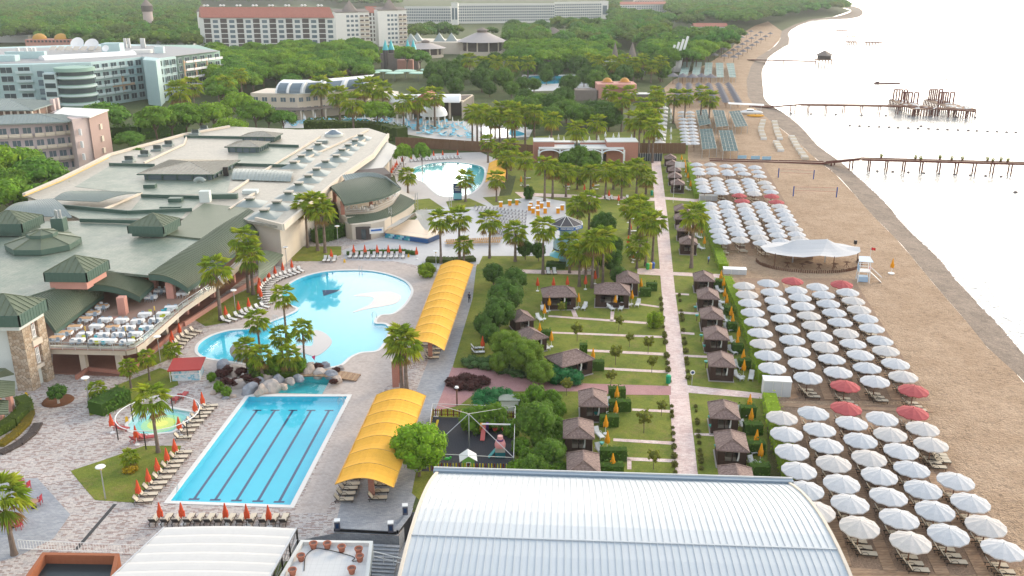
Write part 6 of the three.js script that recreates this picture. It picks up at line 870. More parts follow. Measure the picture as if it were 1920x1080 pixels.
{ const st = stamper(loungerProto('white lounger with dark frame on the palm lawn', 'loungers on the palm lawns', mWhiteCush)), op = stamper(closedProto('closed orange parasol on the palm lawn', 'orange parasols on the palm lawns', mOrange));
  for (const [x, y, a] of [[895, 656, .1], [896, 664, .1], [1120, 342, .3], [1117, 350, .3], [1115, 357, .3], [1123, 337, .3], [1138, 374, -1.5], [1147, 374, -1.5], [1177, 374, -1.5], [1173, 404, .2], [1183, 413, .2], [1185, 436, .1], [1184, 477, .1], [1190, 490, .1], [1192, 483, .1], [1028, 513, -1.5], [1040, 513, -1.5], [1062, 352, .2], [985, 350, .2], [988, 336, .2], [1105, 510, .2]]) st(P(x, y), a);
  for (const [x, y] of [[905, 642], [1008, 530], [1038, 530], [1064, 528], [1098, 527], [1116, 517], [1178, 450], [1182, 425], [1178, 405], [1170, 392], [1160, 372], [1142, 363], [1187, 478], [1066, 344], [1096, 352], [885, 335], [1030, 552]]) { const q = P(x, y, 1.5); op([q.x, 0, q.z], 0); } }
{ // red cushioned lounge chairs at the splash pool and red chairs on the grey terrace
  const st = stamper(loungerProto('red cushioned lounge chair beside the splash pool', 'red loungers by the splash pool', mRedCloth, mRedCloth)); for (const [x, y, a] of [[228, 806, -.3], [258, 826, 1.2], [276, 824, .3], [330, 752, 1.5], [344, 745, 1.5]]) st(P(x, y), a);
  const op = stamper(closedProto('closed orange parasol beside the splash pool', 'orange parasols by the splash pool', mOrange)); for (const [x, y] of [[208, 790], [254, 812]]) { const q = P(x, y, 1.5); op([q.x, 0, q.z], 0); }
  const c = thing('red_armchair', 'red plastic armchair at a table on the grey terrace', 'chair', [0, 0, 0], 0, 'red armchairs on the grey terrace'), rm = M([.42, .03, .05], .5); mb().base(0, .42, 0, .5, .06, .5).build('seat', rm, c); mb().box(0, .75, -.25, .5, .6, .05, 0, -.15).build('backrest', rm, c); for (const s of [-.24, .24]) { mb().base(s, .62, 0, .05, .05, .5).build('armrest', rm, c); for (const z of [-.22, .22]) mb().base(s, 0, z, .05, .64, .05).build('leg', rm, c); } const sc = stamper(c); for (const [x, y, a] of [[42, 910, 2], [52, 918, -1.4], [74, 945, -1.6], [36, 980, 0], [37, 992, 3], [16, 985, 1.5], [30, 915, 1.3], [58, 950, 1.4]]) sc(P(x, y), a);
  const tb = thing('round_table', 'small brown round table among red chairs on the grey terrace', 'table', [0, 0, 0], 0, 'tables on the grey terrace'); mb().cyl(0, .7, 0, .5, .5, .05, 16).build('table_top', M([.42, .25, .16], .6), tb); mb().cyl(0, .04, 0, .05, .05, .66, 8).build('stem', mFrame, tb); mb().cyl(0, 0, 0, .28, .28, .04, 12).build('foot', mFrame, tb); const s2 = stamper(tb); for (const [x, y] of [[40, 920], [64, 952], [26, 988]]) s2(P(x, y)); }
// --- yellow fabric canopies
const mYellowCloth = Mt(tex(256, 3, (u, v) => mul([.72, .38, .045], .9 + .2 * fbm(u, v))), .8);
function canopy(lab, fl, fr, nr, nl, h, bays, loungers) {
  const t = thing('shade_canopy', lab, 'canopy'), A = P(...fl, h), B = P(...fr, h), Cc = P(...nr, h), D = P(...nl, h), rise = .9;
  const pt = (u, v, f) => { const q = A.clone().lerp(B, u).lerp(D.clone().lerp(Cc, u), v); q.y = h + rise * Math.sin(u * Math.PI) - .16 * Math.sin(f * Math.PI); return q; };
  for (let k = 0; k < bays; k++) { const b = mb(), m = 8, n = 4; for (let i = 0; i < m; i++) for (let j = 0; j < n; j++) { const v0 = (k + j / n) / bays, v1 = (k + (j + 1) / n) / bays; b.quad(pt(i / m, v0, j / n), pt((i + 1) / m, v0, j / n), pt((i + 1) / m, v1, (j + 1) / n), pt(i / m, v1, (j + 1) / n)); } b.build('fabric_panel', mYellowCloth, t); }
  for (let k = 0; k <= bays; k++) { const b = mb(); b.tube(Array.from({ length: 7 }, (_, i) => pt(i / 6, k / bays, 0).add(V(0, -.02, 0))), .05, 12, 5); b.build('arch', M([.5, .28, .05], .5), t); if (k % 2 === 0) { const c = pt(.5, k / bays, 0); mb().base(c.x, 0, c.z, .55, c.y - .1, .55).build('brick_pier', mBrickRed, t); } }
  for (const u of [0, 1]) { const b = mb(); b.bar(pt(u, 0, 0), pt(u, 1, 0), .07, .07); b.build('edge_beam', M([.5, .28, .05], .5), t); }
  rebase(t); return t;
}
canopy('long yellow fabric canopy beside the lagoon pool', [826, 497], [888, 496], [833, 657], [766, 648], 3, 11);
canopy('yellow fabric canopy beside the lap pool', [706, 740], [799, 742], [738, 914], [628, 908], 3, 7);
canopy('small yellow fabric canopy beside the oval pool', [917, 306], [951, 306], [946, 342], [910, 342], 3, 5);
{ const st = stamper(loungerProto('cream lounger standing under a yellow canopy', 'loungers under the yellow canopies', mCushion)); for (const [x, y] of [[657, 912], [653, 920], [649, 930], [645, 941], [715, 912], [712, 925], [708, 938], [660, 900], [718, 900], [815, 658], [812, 666], [810, 674], [818, 650], [662, 888], [722, 888], [790, 650]]) st(P(x, y), .05); }
// ================= near buildings and garden structures =================
const font = await new FontLoader().loadAsync('fonts/droid/droid_sans_bold.typeface.json');
function textMesh(str, size, depth, mat, name = 'lettering') { const g = new TextGeometry(str, { font, size, depth, curveSegments: 3 }); g.computeBoundingBox(); const w = g.boundingBox.max.x; g.translate(-w / 2, -size / 2, 0); const m = new THREE.Mesh(g, mat); m.name = name; return m; }
{ // --- white barrel-vaulted hall
  const t = thing('vaulted_hall', 'large hall under a white ribbed metal barrel roof', 'building'); const he = 6, hr = 9.2;
  const L = P(822, 888, he), R = P(1478, 908, he), dir = R.clone().sub(L), W = dir.length(); dir.normalize(); const nr = V(-dir.z, 0, dir.x); if (nr.z < 0) nr.negate(); const span = 29.5, K = 14;
  const prof = k => { const u = k / K, x = (u - .5) * 2; return [u * span, he + (hr - he) * (1 - x * x)]; };
  const n = 60, pw = W / n, ry = Math.atan2(-dir.z, dir.x); const mPanel = Mt(tex(256, 4, (u, v) => mul([.47, .51, .54], .94 + .1 * fbm(u, v))), .38), mPanel2 = Mt(tex(256, 4, (u, v) => mul([.455, .50, .53], .93 + .12 * fbm(v, u))), .4), mRib = M([.42, .455, .48], .45);
  const pg = mb(), rg = mb(); for (let k = 0; k < K; k++) { const [z0, y0] = prof(k), [z1, y1] = prof(k + 1); pg.slab(V(.02, y0, z0), V(pw - .02, y0, z0), V(pw - .02, y1, z1), V(.02, y1, z1), .08); rg.bar(V(0, y0 + .03, z0), V(0, y1 + .03, z1), .05, .08); }
  const pgeo = pg.geo(), rgeo = rg.geo(); const put = (g, m, i, name) => { const o = new THREE.Mesh(g, m); o.name = name; o.position.copy(L).addScaledVector(dir, i * pw).setY(0); o.rotation.y = ry; t.add(o); };
  for (let i = 0; i < n; i++) put(pgeo, (i * 7) % 5 < 3 ? mPanel : mPanel2, i, 'roof_panel'); for (let i = 0; i <= n; i++) put(rgeo, mRib, i, 'roof_seam');
  const at = (s, z, y) => L.clone().addScaledVector(dir, s).addScaledVector(nr, z).setY(y);
  mb().bar(at(-.1, span / 2, hr + .06), at(W + .1, span / 2, hr + .06), .12, .1).build('ridge_lap', mRib, t);
  mb().bar(at(-.5, -.35, he + .1), at(W + .5, -.3, he + .1), .5, .3).build('gutter', Mt(mottle([.22, .28, .34], .1, 3), .4), t); mb().bar(at(-.5, -.6, he + .2), at(W + .5, -.6, he + .2), .1, .36).build('gutter_edge', mOffWhite, t);
  for (const s of [0, W]) { const b = mb(), v = mb(); for (let k = 0; k < K; k++) { const [z0, y0] = prof(k), [z1, y1] = prof(k + 1); b.quad(at(s, z0, 0), at(s, z1, 0), at(s, z1, y1 - .1), at(s, z0, y0 - .1)); v.bar(at(s + (s ? .12 : -.12), z0, y0 - .05), at(s + (s ? .12 : -.12), z1, y1 - .05), .24, .45); } b.build('end_wall', mPaleWall, t); v.build('verge', mCream, t); }
  mb().bar(at(0, 0, he / 2), at(W, 0, he / 2), .25, he).build('back_wall', mPaleWall, t); mb().bar(at(0, span, he / 2), at(W, span, he / 2), .25, he).build('front_wall', mPaleWall, t); rebase(t);
}
{ // --- white banded tent roof
  const t = thing('tent_roof', 'white fabric tent roof with shallow folds beside lap pool', 'tent'); const h = 4.2; const A = P(308, 990, h), B = P(556, 992, h), D = P(160, 1130, h), Cc = P(480, 1130, h); const mT = Mt(tex(256, 3, (u, v) => mul([.62, .60, .57], .95 + .1 * fbm(u, v))), .75), n = 8;
  for (let k = 0; k < n; k++) { const b = mb(), m = 8; const pt = (u, v) => { const q = A.clone().lerp(B, u).lerp(D.clone().lerp(Cc, u), (k + v) / n); q.y = h + .2 * Math.sin(u * Math.PI) + .1 - .14 * Math.abs(v - .3); return q; }; for (let i = 0; i < m; i++) for (let j = 0; j < 4; j++) b.quad(pt(i / m, j / 4), pt((i + 1) / m, j / 4), pt((i + 1) / m, (j + 1) / 4), pt(i / m, (j + 1) / 4)); b.build('fabric_panel', mT, t); }
  for (const [p, q] of [[A, D], [B, Cc]]) { mb().bar(p.clone().setY(h + .05), q.clone().setY(h + .05), .12, .16).build('side_beam', mSteel, t); for (let i = 0; i < 6; i++) { const c = p.clone().lerp(q, i / 5); mb().base(c.x, 0, c.z, .14, h, .14).build('post', mFrame, t); } }
  { const b = mb(); for (let i = 0; i < 5; i++) { const p = B.clone().lerp(Cc, i / 5), q = B.clone().lerp(Cc, (i + 1) / 5); b.bar(p.clone().setY(h), q.clone().setY(h - 1), .06, .06); b.bar(p.clone().setY(h - 1), q.clone().setY(h - 1), .06, .06); } b.build('bracing', mSteel, t); } rebase(t);
}
{ // --- flat white roof with terracotta pots
  const t = thing('low_pavilion', 'flat white tiled roof pavilion with dark side wall', 'building'), h = 3.2; const px = [[566, 1020], [697, 1022], [688, 1100], [520, 1100]]; const tile = Mt(tex(256, 4, (u, v) => { const a = (u * 8) % 1, b = (v * 8) % 1; return mul([.62, .62, .61], (a < .06 || b < .06 ? .88 : 1) * (.94 + .12 * fbm(u, v))); }), .6); const xz = XZ(px, h); mb().prism(xz, h - .3, h).build('roof', tile, t); mb().prism(shrink(xz, -.15), -1.8, h - .3).build('wall', mBlack, t); mb().prism(shrink(xz, .12), h - .5, h + .35, [shrink(xz, -.2)]).build('parapet', mOffWhite, t); rebase(t);
  const pot = thing('terracotta_pot', 'small terracotta pot standing on the flat white roof', 'pot', [0, 0, 0], 0, 'pots on the flat white roof'); const tc = Mt(mottle([.42, .16, .1], .15, 1), .8); mb().lathe([[.02, 0], [.2, 0], [.28, .4], [.32, .4], [.32, .5], [.26, .5], [.24, .42], [.02, .42]], 0, 0, 0, 14).build('body', tc, pot); mb().cyl(0, .38, 0, .23, .23, .04, 12).build('soil', mShade, pot); const st = stamper(pot); for (const [x, y] of [[588, 1028], [614, 1028], [641, 1034], [673, 1038], [675, 1052], [565, 1051], [660, 1075], [549, 1078]]) st(P(x, y, h), 0, undefined, undefined, 1.15);
  const cab = mb(); cab.tube([P(570, 1070, h + .05), P(575, 1040, h + .05), P(592, 1028, h + .05), P(610, 1030, h + .05), P(640, 1037, h + .05), P(665, 1046, h + .05), P(660, 1052, h + .05), P(678, 1050, h + .05)], .035, 60, 5); tag(cab.build('cable', mFrame), 'dark cable lying in loops on the flat white roof', 'cable');
}
{ // --- dark sunken box with timber rim
  const t = thing('timber_box', 'dark open rooftop pit with a brown timber rim', 'roof'), h = 3; const px = [[84, 1040], [215, 1042], [195, 1130], [20, 1130]], xz = XZ(px, h); mb().prism(shrink(xz, .35), -.3, h, [xz]).build('rim', Mt(mottle([.33, .12, .06], .2, 2), .7), t); mb().prism(xz, h - 1, h - .9).build('pit_floor', M([.02, .035, .04], .3), t); rebase(t);
}
{ // --- black retaining wall, steps and illuminated box posts
  const t = thing('retaining_wall', 'black faced retaining wall at the edge of slate paving', 'wall'); const p = [[627, 995], [744, 1001], [766, 972], [770, 960]].map(q => P(...q)); const b = mb(), c = mb(); for (let i = 0; i < 3; i++) { const a = p[i].clone(), d = p[i + 1].clone(); b.bar(a.clone().setY(-.7), d.clone().setY(-.7), .3, 2.2); c.bar(a.clone().setY(.42), d.clone().setY(.42), .5, .08); } b.build('face', mBlack, t); c.build('coping', mSlate, t); rebase(t);
  const f = thing('step_flight', 'slate steps in front of black retaining wall', 'steps'); const a = P(627, 1003), d = P(752, 1010), nn = d.clone().sub(a).normalize(), out = V(-nn.z, 0, nn.x); if (out.z < 0) out.negate(); for (let i = 0; i < 9; i++) { const s = a.clone().addScaledVector(nn, 2.6).addScaledVector(out, .6 + i * .36), e = d.clone().addScaledVector(out, .6 + i * .36); mb().bar(s.setY(-.5 - i * .14), e.setY(-.5 - i * .14), .36, .14).build('step', mSlate, f); } rebase(f);
  const k = thing('box_post', 'white topped square post on the retaining wall', 'post', [0, 0, 0], 0, 'square posts on the retaining wall'); mb().base(0, 0, 0, .42, .75, .42).build('shaft', M([.10, .10, .13], .5), k); mb().base(0, .75, 0, .46, .1, .46).build('cap', mWhite, k); for (const s of [-1, 1]) mb().base(0, .2, s * .215, .24, .4, .01).build('panel', mNavy, k); const st = stamper(k); for (const [x, y] of [[633, 992], [733, 996], [760, 963]]) st(P(x, y, .46), .1, undefined, undefined, 1.2);
  const r = thing('handrail', 'pale steel handrail beside the slate steps', 'railing'); const h0 = P(700, 1034, 1), h1 = P(756, 1048, 1); mb().bar(h0, h1, .07).build('rail', mWhite, r); mb().bar(h0.clone().setY(.5), h1.clone().setY(.5), .05).build('rail', mWhite, r); for (let i = 0; i < 4; i++) { const q = h0.clone().lerp(h1, i / 3); mb().base(q.x, 0, q.z, .06, 1, .06).build('post', mWhite, r); } rebase(r);
}
{ // --- playground
  const fl = [[812, 782], [966, 786], [964, 884], [790, 884]]; sheet('rubber_floor', fl, .026, Mt(tex(256, 3, (u, v) => { const r = Math.floor(v * 16), x = u * 8 + (r % 2) * .5; let c = mul([.05, .05, .058], .7 + .6 * N113(u, v)); if (v * 16 - r < .1 || x - Math.floor(x) < .05) c = mul(c, .5); return c; }), .9));
  const f = thing('picket_fence', 'low yellow and brown picket fence round the playground', 'fence'); const ring = [[790, 884], [812, 781], [966, 786]], cols = [M([.55, .42, .02], .6), M([.16, .03, .02], .6), M([.45, .42, .08], .6)]; const pk = mb().base(0, .1, 0, .14, .95, .03).geo(); let ci = 0; for (let i = 0; i < 2; i++) { const a = P(...ring[i]), b = P(...ring[i + 1]), L = a.distanceTo(b), ry = Math.atan2(-(b.z - a.z), b.x - a.x); for (let s = .1; s < L; s += .24) { const q = a.clone().lerp(b, s / L), m = new THREE.Mesh(pk, cols[ci++ % 3]); m.name = 'picket'; m.position.copy(q); m.rotation.y = ry; f.add(m); } for (const y of [.35, .8]) mb().bar(a.clone().setY(y), b.clone().setY(y), .05, .07).build('rail', cols[1], f); } const a = P(806, 884), b = P(964, 886); for (let s = 0; s < 1; s += .035) { const q = a.clone().lerp(b, s), m = new THREE.Mesh(pk, cols[ci++ % 3]); m.name = 'picket'; m.position.copy(q); f.add(m); } rebase(f);
  const n = thing('net_frame', 'tall grey steel pole frame over the playground', 'frame'); const c = [[812, 782, 757], [966, 786, 762], [963, 884, 858], [800, 878, 850]].map(([x, y, yt]) => { const q = P(x, y); return [q, q.clone().setY(hAt(q, yt))]; }); for (const [p, q] of c) mb().bar(p, q, .1).build('pole', mSteel, n); const H0 = 2.9; for (let i = 0; i < 4; i++) mb().bar(c[i][1], c[(i + 1) % 4][1], .05).build('top_bar', mSteel, n); const mid = P(880, 842), mt = mid.clone().setY(4.4); mb().bar(mid, mt, .12).build('mast', mSteel, n); for (const [p, q] of c) mb().bar(mt, q, .05).build('stay', mSteel, n); rebase(n);
  const sl = thing('slide_swing_set', 'yellow and purple swing set with a coral slide and red bucket seats', 'swing set'); const g = P(905, 806); const q = (x, y, h) => P(x, y, h); const H = 2.2; mb().bar(q(901, 812, 0), P(903, 795, H), .3).build('post', M([.65, .3, .01], .5), sl); mb().bar(q(913, 810, 0), P(914, 794, H), .3).build('post', M([.12, .03, .22], .5), sl); mb().bar(q(957, 811, 0), P(957, 796, H), .16).build('post', M([.06, .38, .06], .5), sl); mb().bar(P(903, 795, H), P(957, 796, H), .12).build('top_bar', mWhite, sl); const sg = mb(); sg.bar(P(907, 797, 1.5), P(905, 822, .25), .5, .12).bar(P(905, 822, .25), P(904, 826, .15), .5, .1); sg.build('slide', M([.6, .13, .12], .45), sl); for (const x of [928, 945]) { const s = P(x, 806, .5), tp = P(x, 795.5, H); mb().lathe([[.02, 0], [.2, .02], [.26, .25], [.3, .3], [.2, .3]], s.x, .4, s.z, 12).build('bucket_seat', M([.62, .06, .03], .5), sl); mb().bar(V(s.x, .7, s.z), V(s.x, H, s.z), .03).build('chain', mSteel, sl); } rebase(sl);
  const ph = thing('playhouse', 'small green playhouse with white pitched roof and square window', 'playhouse', P(878, 876), .1); mb().base(0, 0, 0, 1.3, 1.2, 1.2).build('wall', M([.16, .36, .07], .6), ph); mb().slab(V(-.95, 1.15, .8), V(0, 1.8, .8), V(0, 1.8, -.8), V(-.95, 1.15, -.8), .06).slab(V(0, 1.8, .8), V(.95, 1.15, .8), V(.95, 1.15, -.8), V(0, 1.8, -.8), .06).build('roof', mWhite, ph); mb().tri(V(-.65, 1.2, .6), V(.65, 1.2, .6), V(0, 1.65, .6)).build('gable', M([.16, .36, .07], .6), ph); const w = mb().base(0, .45, .61, .5, .5, .03).build('window', mWhite, ph); mb().base(0, .53, .63, .34, .34, .03).build('pane', mBlack, w);
  const tu = thing('play_tower', 'little play tower with pink hood and teal slide', 'play tower', P(938, 855), 0); mb().base(0, 0, 0, 1.1, .7, 1).build('base', M([.02, .16, .18], .6), tu); mb().base(0, .7, 0, 1.1, .5, 1).build('deck', M([.42, .36, .32], .6), tu); const hd = mb(); hd.lathe([[.6, 0], [.62, .3], [.5, .7], [.25, .95], [.02, 1.0]], 0, 1.2, 0, 12); hd.build('hood', M([.66, .26, .26], .5), tu); mb().cyl(0, 2.1, -.1, .35, .3, .35, 10).build('crown', M([.66, .3, .28], .5), tu); mb().cyl(0, 2, .1, .38, .38, .12, 10).build('band', M([.1, .03, .12], .5), tu); mb().bar(V(-.5, .95, .2), V(-1.3, .1, .5), .45, .08).build('slide', M([.01, .25, .26], .4), tu);
  const se = thing('see_saw', 'yellow spring see-saw inside the playground', 'see-saw', P(818, 808), .2); mb().bar(V(.3, 1.1, -.6), V(-.3, .2, .7), .25, .1).build('beam', M([.65, .45, .01], .5), se); mb().cyl(0, 0, 0, .2, .14, .6, 8).build('pivot', M([.5, .35, .01], .5), se);
  const fr = thing('spring_rider', 'small green spring rider on dark rubber floor', 'spring rider', P(839, 868)); mb().cyl(0, 0, 0, .12, .12, .35, 8).build('spring', mSteel, fr); mb().sph(0, .5, 0, .4, .18, .2).build('body', M([.05, .4, .06], .5), fr); mb().sph(.35, .68, 0, .15, .15, .12).build('head', M([.05, .4, .06], .5), fr);
  const sh = thing('tool_shed', 'grey flat shed roof behind the playground', 'shed', P(955, 770), 0); mb().base(0, 0, 0, 2.2, 1.7, 1.4).build('wall', mOffWhite, sh); mb().base(0, 1.7, 0, 2.6, .1, 1.8).build('roof', Mt(mottle([.2, .23, .2], .2, 2), .7), sh);
}
{ // --- rocks and timber bridge at the pool island
  const rockM = [Mt(mottle([.40, .35, .32], .25, 1.5), .9), Mt(mottle([.46, .37, .31], .25, 1.5), .9), Mt(mottle([.27, .28, .31], .3, 1.5), .9)]; const rg = [0, 1, 2, 3].map(k => { const g = new THREE.IcosahedronGeometry(1, 3), p = g.attributes.position; for (let i = 0; i < p.count; i++) { const v = V(p.getX(i), p.getY(i), p.getZ(i)).normalize(), f = 1 + .5 * (N9((v.x + v.y * .3 + k) * .17 + .5, v.z * .17 + .3) - .5) + .3 * (N21(v.y * .12 + k * .2, v.x * .12 + .5 + v.z * .1) - .5); p.setXYZ(i, v.x * f, Math.max(v.y * f, -.5), v.z * f); } g.computeVertexNormals(); return boxUV(g); });
  const rock = (x, y, wpx, hs, k, lab) => { const q = P(x, y), r = wpx / 2 / FPX * q.distanceTo(V(0, 50, 0)); const m = new THREE.Mesh(rg[k % 4], rockM[(k * 5) % 3]); m.name = numbered('boulder'); m.position.set(q.x, r * hs * .25, q.z); m.scale.set(r * rr(.95, 1.15), r * hs, r * rr(.75, .95)); m.rotation.y = rr(0, 6); scene.add(m); tag(m, lab, 'boulder', 'boulders round the pool island'); };
  let k = 0; for (const [x, y, w, h] of [[455, 668, 40, .9], [420, 690, 30, .8], [440, 700, 30, .9], [460, 715, 26, .9], [415, 706, 20, .7], [430, 722, 22, .9], [446, 726, 26, 1], [470, 735, 30, 1], [492, 738, 26, 1], [508, 732, 30, 1.1], [520, 718, 26, 1], [530, 728, 20, .8], [545, 718, 20, .8], [560, 712, 20, .8], [580, 700, 34, .8], [600, 704, 28, .8], [620, 708, 24, .9], [632, 716, 20, .9], [582, 688, 18, .9], [610, 688, 18, .9], [400, 738, 14, .6], [412, 744, 14, .6], [424, 746, 14, .6], [436, 744, 14, .6], [390, 726, 12, .6], [475, 700, 26, .8], [500, 712, 22, .8], [640, 692, 14, .8], [485, 722, 22, 1]]) rock(x, y, w, h, k++, 'weathered boulder in the rockery round the pool island');
  for (const [x, y, w] of [[415, 698, 26], [430, 690, 26], [438, 714, 26], [460, 706, 24], [478, 714, 26], [422, 712, 22], [596, 684, 22], [630, 690, 18], [625, 712, 18], [452, 694, 24]]) bush('purple_groundcover', 'clump of dark purple groundcover between the island boulders', 'shrub', bushPurple, x, y, w, 1.1, 'purple clumps on the rockery', .9, .45);
  for (const [x, y, w] of [[396, 706, 18], [410, 726, 22], [424, 734, 20], [560, 690, 34], [520, 692, 40], [480, 690, 36]]) bush('island_shrub', 'light green shrub among the island boulders', 'shrub', bushMid, x, y, w, 1.1, 'green shrubs on the rockery', .8, .2);
  const br = thing('plank_bridge', 'timber plank footbridge over the pool channel', 'bridge'); const a = P(548, 698, .3), b = P(672, 706, .3), d = b.clone().sub(a), L = d.length(); d.normalize(); const w = V(-d.z, 0, d.x), n = 26, mm = [Mt(mottle([.40, .27, .17], .2, 1.5), .85), Mt(mottle([.34, .22, .14], .2, 1.5), .85)]; for (let i = 0; i < n; i++) { const t = (i + .5) / n, c = a.clone().addScaledVector(d, L * t); c.y = .15 + .35 * Math.sin(t * Math.PI); mb().bar(c.clone().addScaledVector(w, -1.1), c.clone().addScaledVector(w, 1.1), L / n * .9, .05).build('plank', mm[i % 2], br); } for (const s of [-.9, .9]) { const bb = mb(); bb.tube([0, .25, .5, .75, 1].map(t => a.clone().addScaledVector(d, L * t).addScaledVector(w, s).setY(.08 + .35 * Math.sin(t * Math.PI))), .07, 10, 5); bb.build('beam', mWood, br); } rebase(br);
  const fl = thing('pool_flag', 'small pink flag on a pole at the pool edge', 'flag', P(593, 690)); mb().cyl(0, 0, 0, .02, .02, 1.9, 6).build('pole', mWhite, fl); mb().tri(V(0, 1.9, 0), V(-.5, 1.7, .1), V(-.15, 1.1, 0)).build('cloth', M([.62, .06, .2], .8), fl);
}
{ // pool bar hut with red roof
  const t = thing('pool_hut', 'small white and blue hut with flat red roof by the pools', 'hut', P(350, 712), .12); mb().base(0, 0, -1, 3.5, 1.5, 2.6).build('wall', Mt(tex(256, 3, (u, v) => mix([.62, .66, .68], [.10, .42, .55], clamp((fbm(u, v) - .48) * 5))), .7), t); mb().slab(V(-2.1, 1.75, .8), V(2.1, 1.75, .8), V(2.1, 2, -2.8), V(-2.1, 2, -2.8), .16).build('roof', Mt(mottle([.36, .045, .04], .15, 1.5), .6), t); for (const x of [-1.9, 1.9]) mb().base(x, 0, .5, .08, 1.7, .08).build('post', mWhite, t); mb().base(0, .95, .32, 3.6, .08, .3).build('counter', mWhite, t);
}
{ // round shower ring over the splash pool
  const t = thing('spray_ring', 'large white pipe ring on dark poles over the splash pool', 'water play'); const c = P(296, 775, 2.2), R = 4.6, b = mb(); b.tube(Array.from({ length: 24 }, (_, i) => V(c.x + Math.cos(i / 24 * 6.283) * R, 2.3, c.z + Math.sin(i / 24 * 6.283) * R)), .06, 72, 6, true); b.build('ring', mWhite, t); for (let i = 0; i < 6; i++) { const a = i * 1.047 + .5; mb().cyl(c.x + Math.cos(a) * R, 0, c.z + Math.sin(a) * R, .07, .07, 2.3, 8).build('pole', mFrame, t); } rebase(t);
}
{ // brick gate pier and ladder rails
  const t = thing('brick_pier', 'tall red brick pier beside the twin palms', 'pillar', P(742, 724)); mb().base(0, 0, 0, .8, 3.6, .8, .1).build('shaft', mBrickRed, t); mb().base(0, 3.6, 0, .95, .12, .95, .1).build('cap', mCream, t); const u = thing('brick_pier', 'second brick pier half hidden behind twin palm trunks', 'pillar', P(751, 716)); mb().base(0, 0, 0, .8, 3.4, .8, .1).build('shaft', mBrickRed, u); mb().base(0, 3.4, 0, .95, .12, .95, .1).build('cap', mCream, u);
  const l = thing('pool_ladder', 'bent steel ladder rails at the pool edge', 'ladder', [0, 0, 0], 0, 'ladders at the pool edges'); for (const z of [-.25, .25]) { const b = mb(); b.tube([V(.3, 0, z), V(.3, .8, z), V(0, .95, z), V(-.3, .7, z), V(-.35, -.5, z)], .03, 14, 6); b.build('rail', mSteel, l); } for (const y of [-.1, -.35]) mb().bar(V(-.34, y, -.25), V(-.34, y, .25), .06, .04).build('rung', mSteel, l); const st = stamper(l); st(P(676, 508), 1.6); st(P(702, 596), 0); st(P(640, 758), .1); st(P(327, 922), 3); st(P(516, 602), 2.4);
}
// lamp posts
{ const p = thing('garden_lamp', 'grey lamp post with a flat white disc head on the terraces', 'lamp post', [0, 0, 0], 0, 'disc headed lamp posts'); mb().cyl(0, 0, 0, .08, .05, 3.4, 8).build('shaft', mSteel, p); mb().cyl(0, 3.4, 0, .14, .14, .3, 10).build('lantern', M([.6, .42, .22], .5), p); mb().cyl(0, 3.72, 0, .5, .45, .08, 18).build('disc', mWhite, p); const st = stamper(p); for (const [x, y] of [[198, 936], [442, 586], [301, 678], [168, 760], [634, 458], [538, 500], [818, 508]]) st(P(x, y)); const q = thing('bollard_lamp', 'short dark garden lamp with pale cap on the red path', 'lamp post', P(857, 760)); mb().cyl(0, 0, 0, .1, .08, 2.4, 8).build('shaft', mWood, q); mb().cyl(0, 2.4, 0, .28, .2, .18, 12).build('cap', mWhite, q); }
{ // drainage channel and hooped rail on the paving
  const m = mb().bar(P(216, 945, .028), P(143, 1030, .028), .35, .02).build('drain_channel', mBlack); tag(m, 'black slotted drain crossing the near paving', 'drain'); const r = thing('guard_rail', 'thin white guard rail along the near paving edge', 'railing'); const a = P(36, 1030), b = P(262, 1040); for (const y of [1, .1]) mb().bar(a.clone().setY(y), b.clone().setY(y), .05).build('rail', mWhite, r); for (let i = 0; i <= 40; i++) { const q = a.clone().lerp(b, i / 40); mb().base(q.x, 0, q.z, i % 5 ? .018 : .05, 1, .03).build('baluster', mWhite, r); } rebase(r); }
// flower bed and dwarf palm on the near lawn
{ bush('yellow_flower_clump', 'round clump of yellow flowers on the near lawn', 'flowers', crown({ r: [1, .5, 1], y: .35, clumps: 14, per: 50, leaf: .1, col: [.42, .30, .02], cr: [.3, .42] }), 244, 880, 28, 1, undefined, .3); palmPx('scrubby little palm leaning out of the yellow flowers', 0, 246, 878, 858, .5); }
// wet floor cones
{ const c = thing('warning_cone', 'small yellow floor warning sign on the paving', 'sign', [0, 0, 0], 0, 'yellow warning signs'); mb().slab(V(-.2, 0, .2), V(.2, 0, .2), V(.12, .65, 0), V(-.12, .65, 0), .02).slab(V(-.2, 0, -.2), V(.2, 0, -.2), V(.12, .65, 0), V(-.12, .65, 0), .02).build('board', M([.7, .42, .01], .5), c); const st = stamper(c); for (const [x, y] of [[50, 744], [238, 790], [646, 492], [766, 482]]) st(P(x, y), .4); }
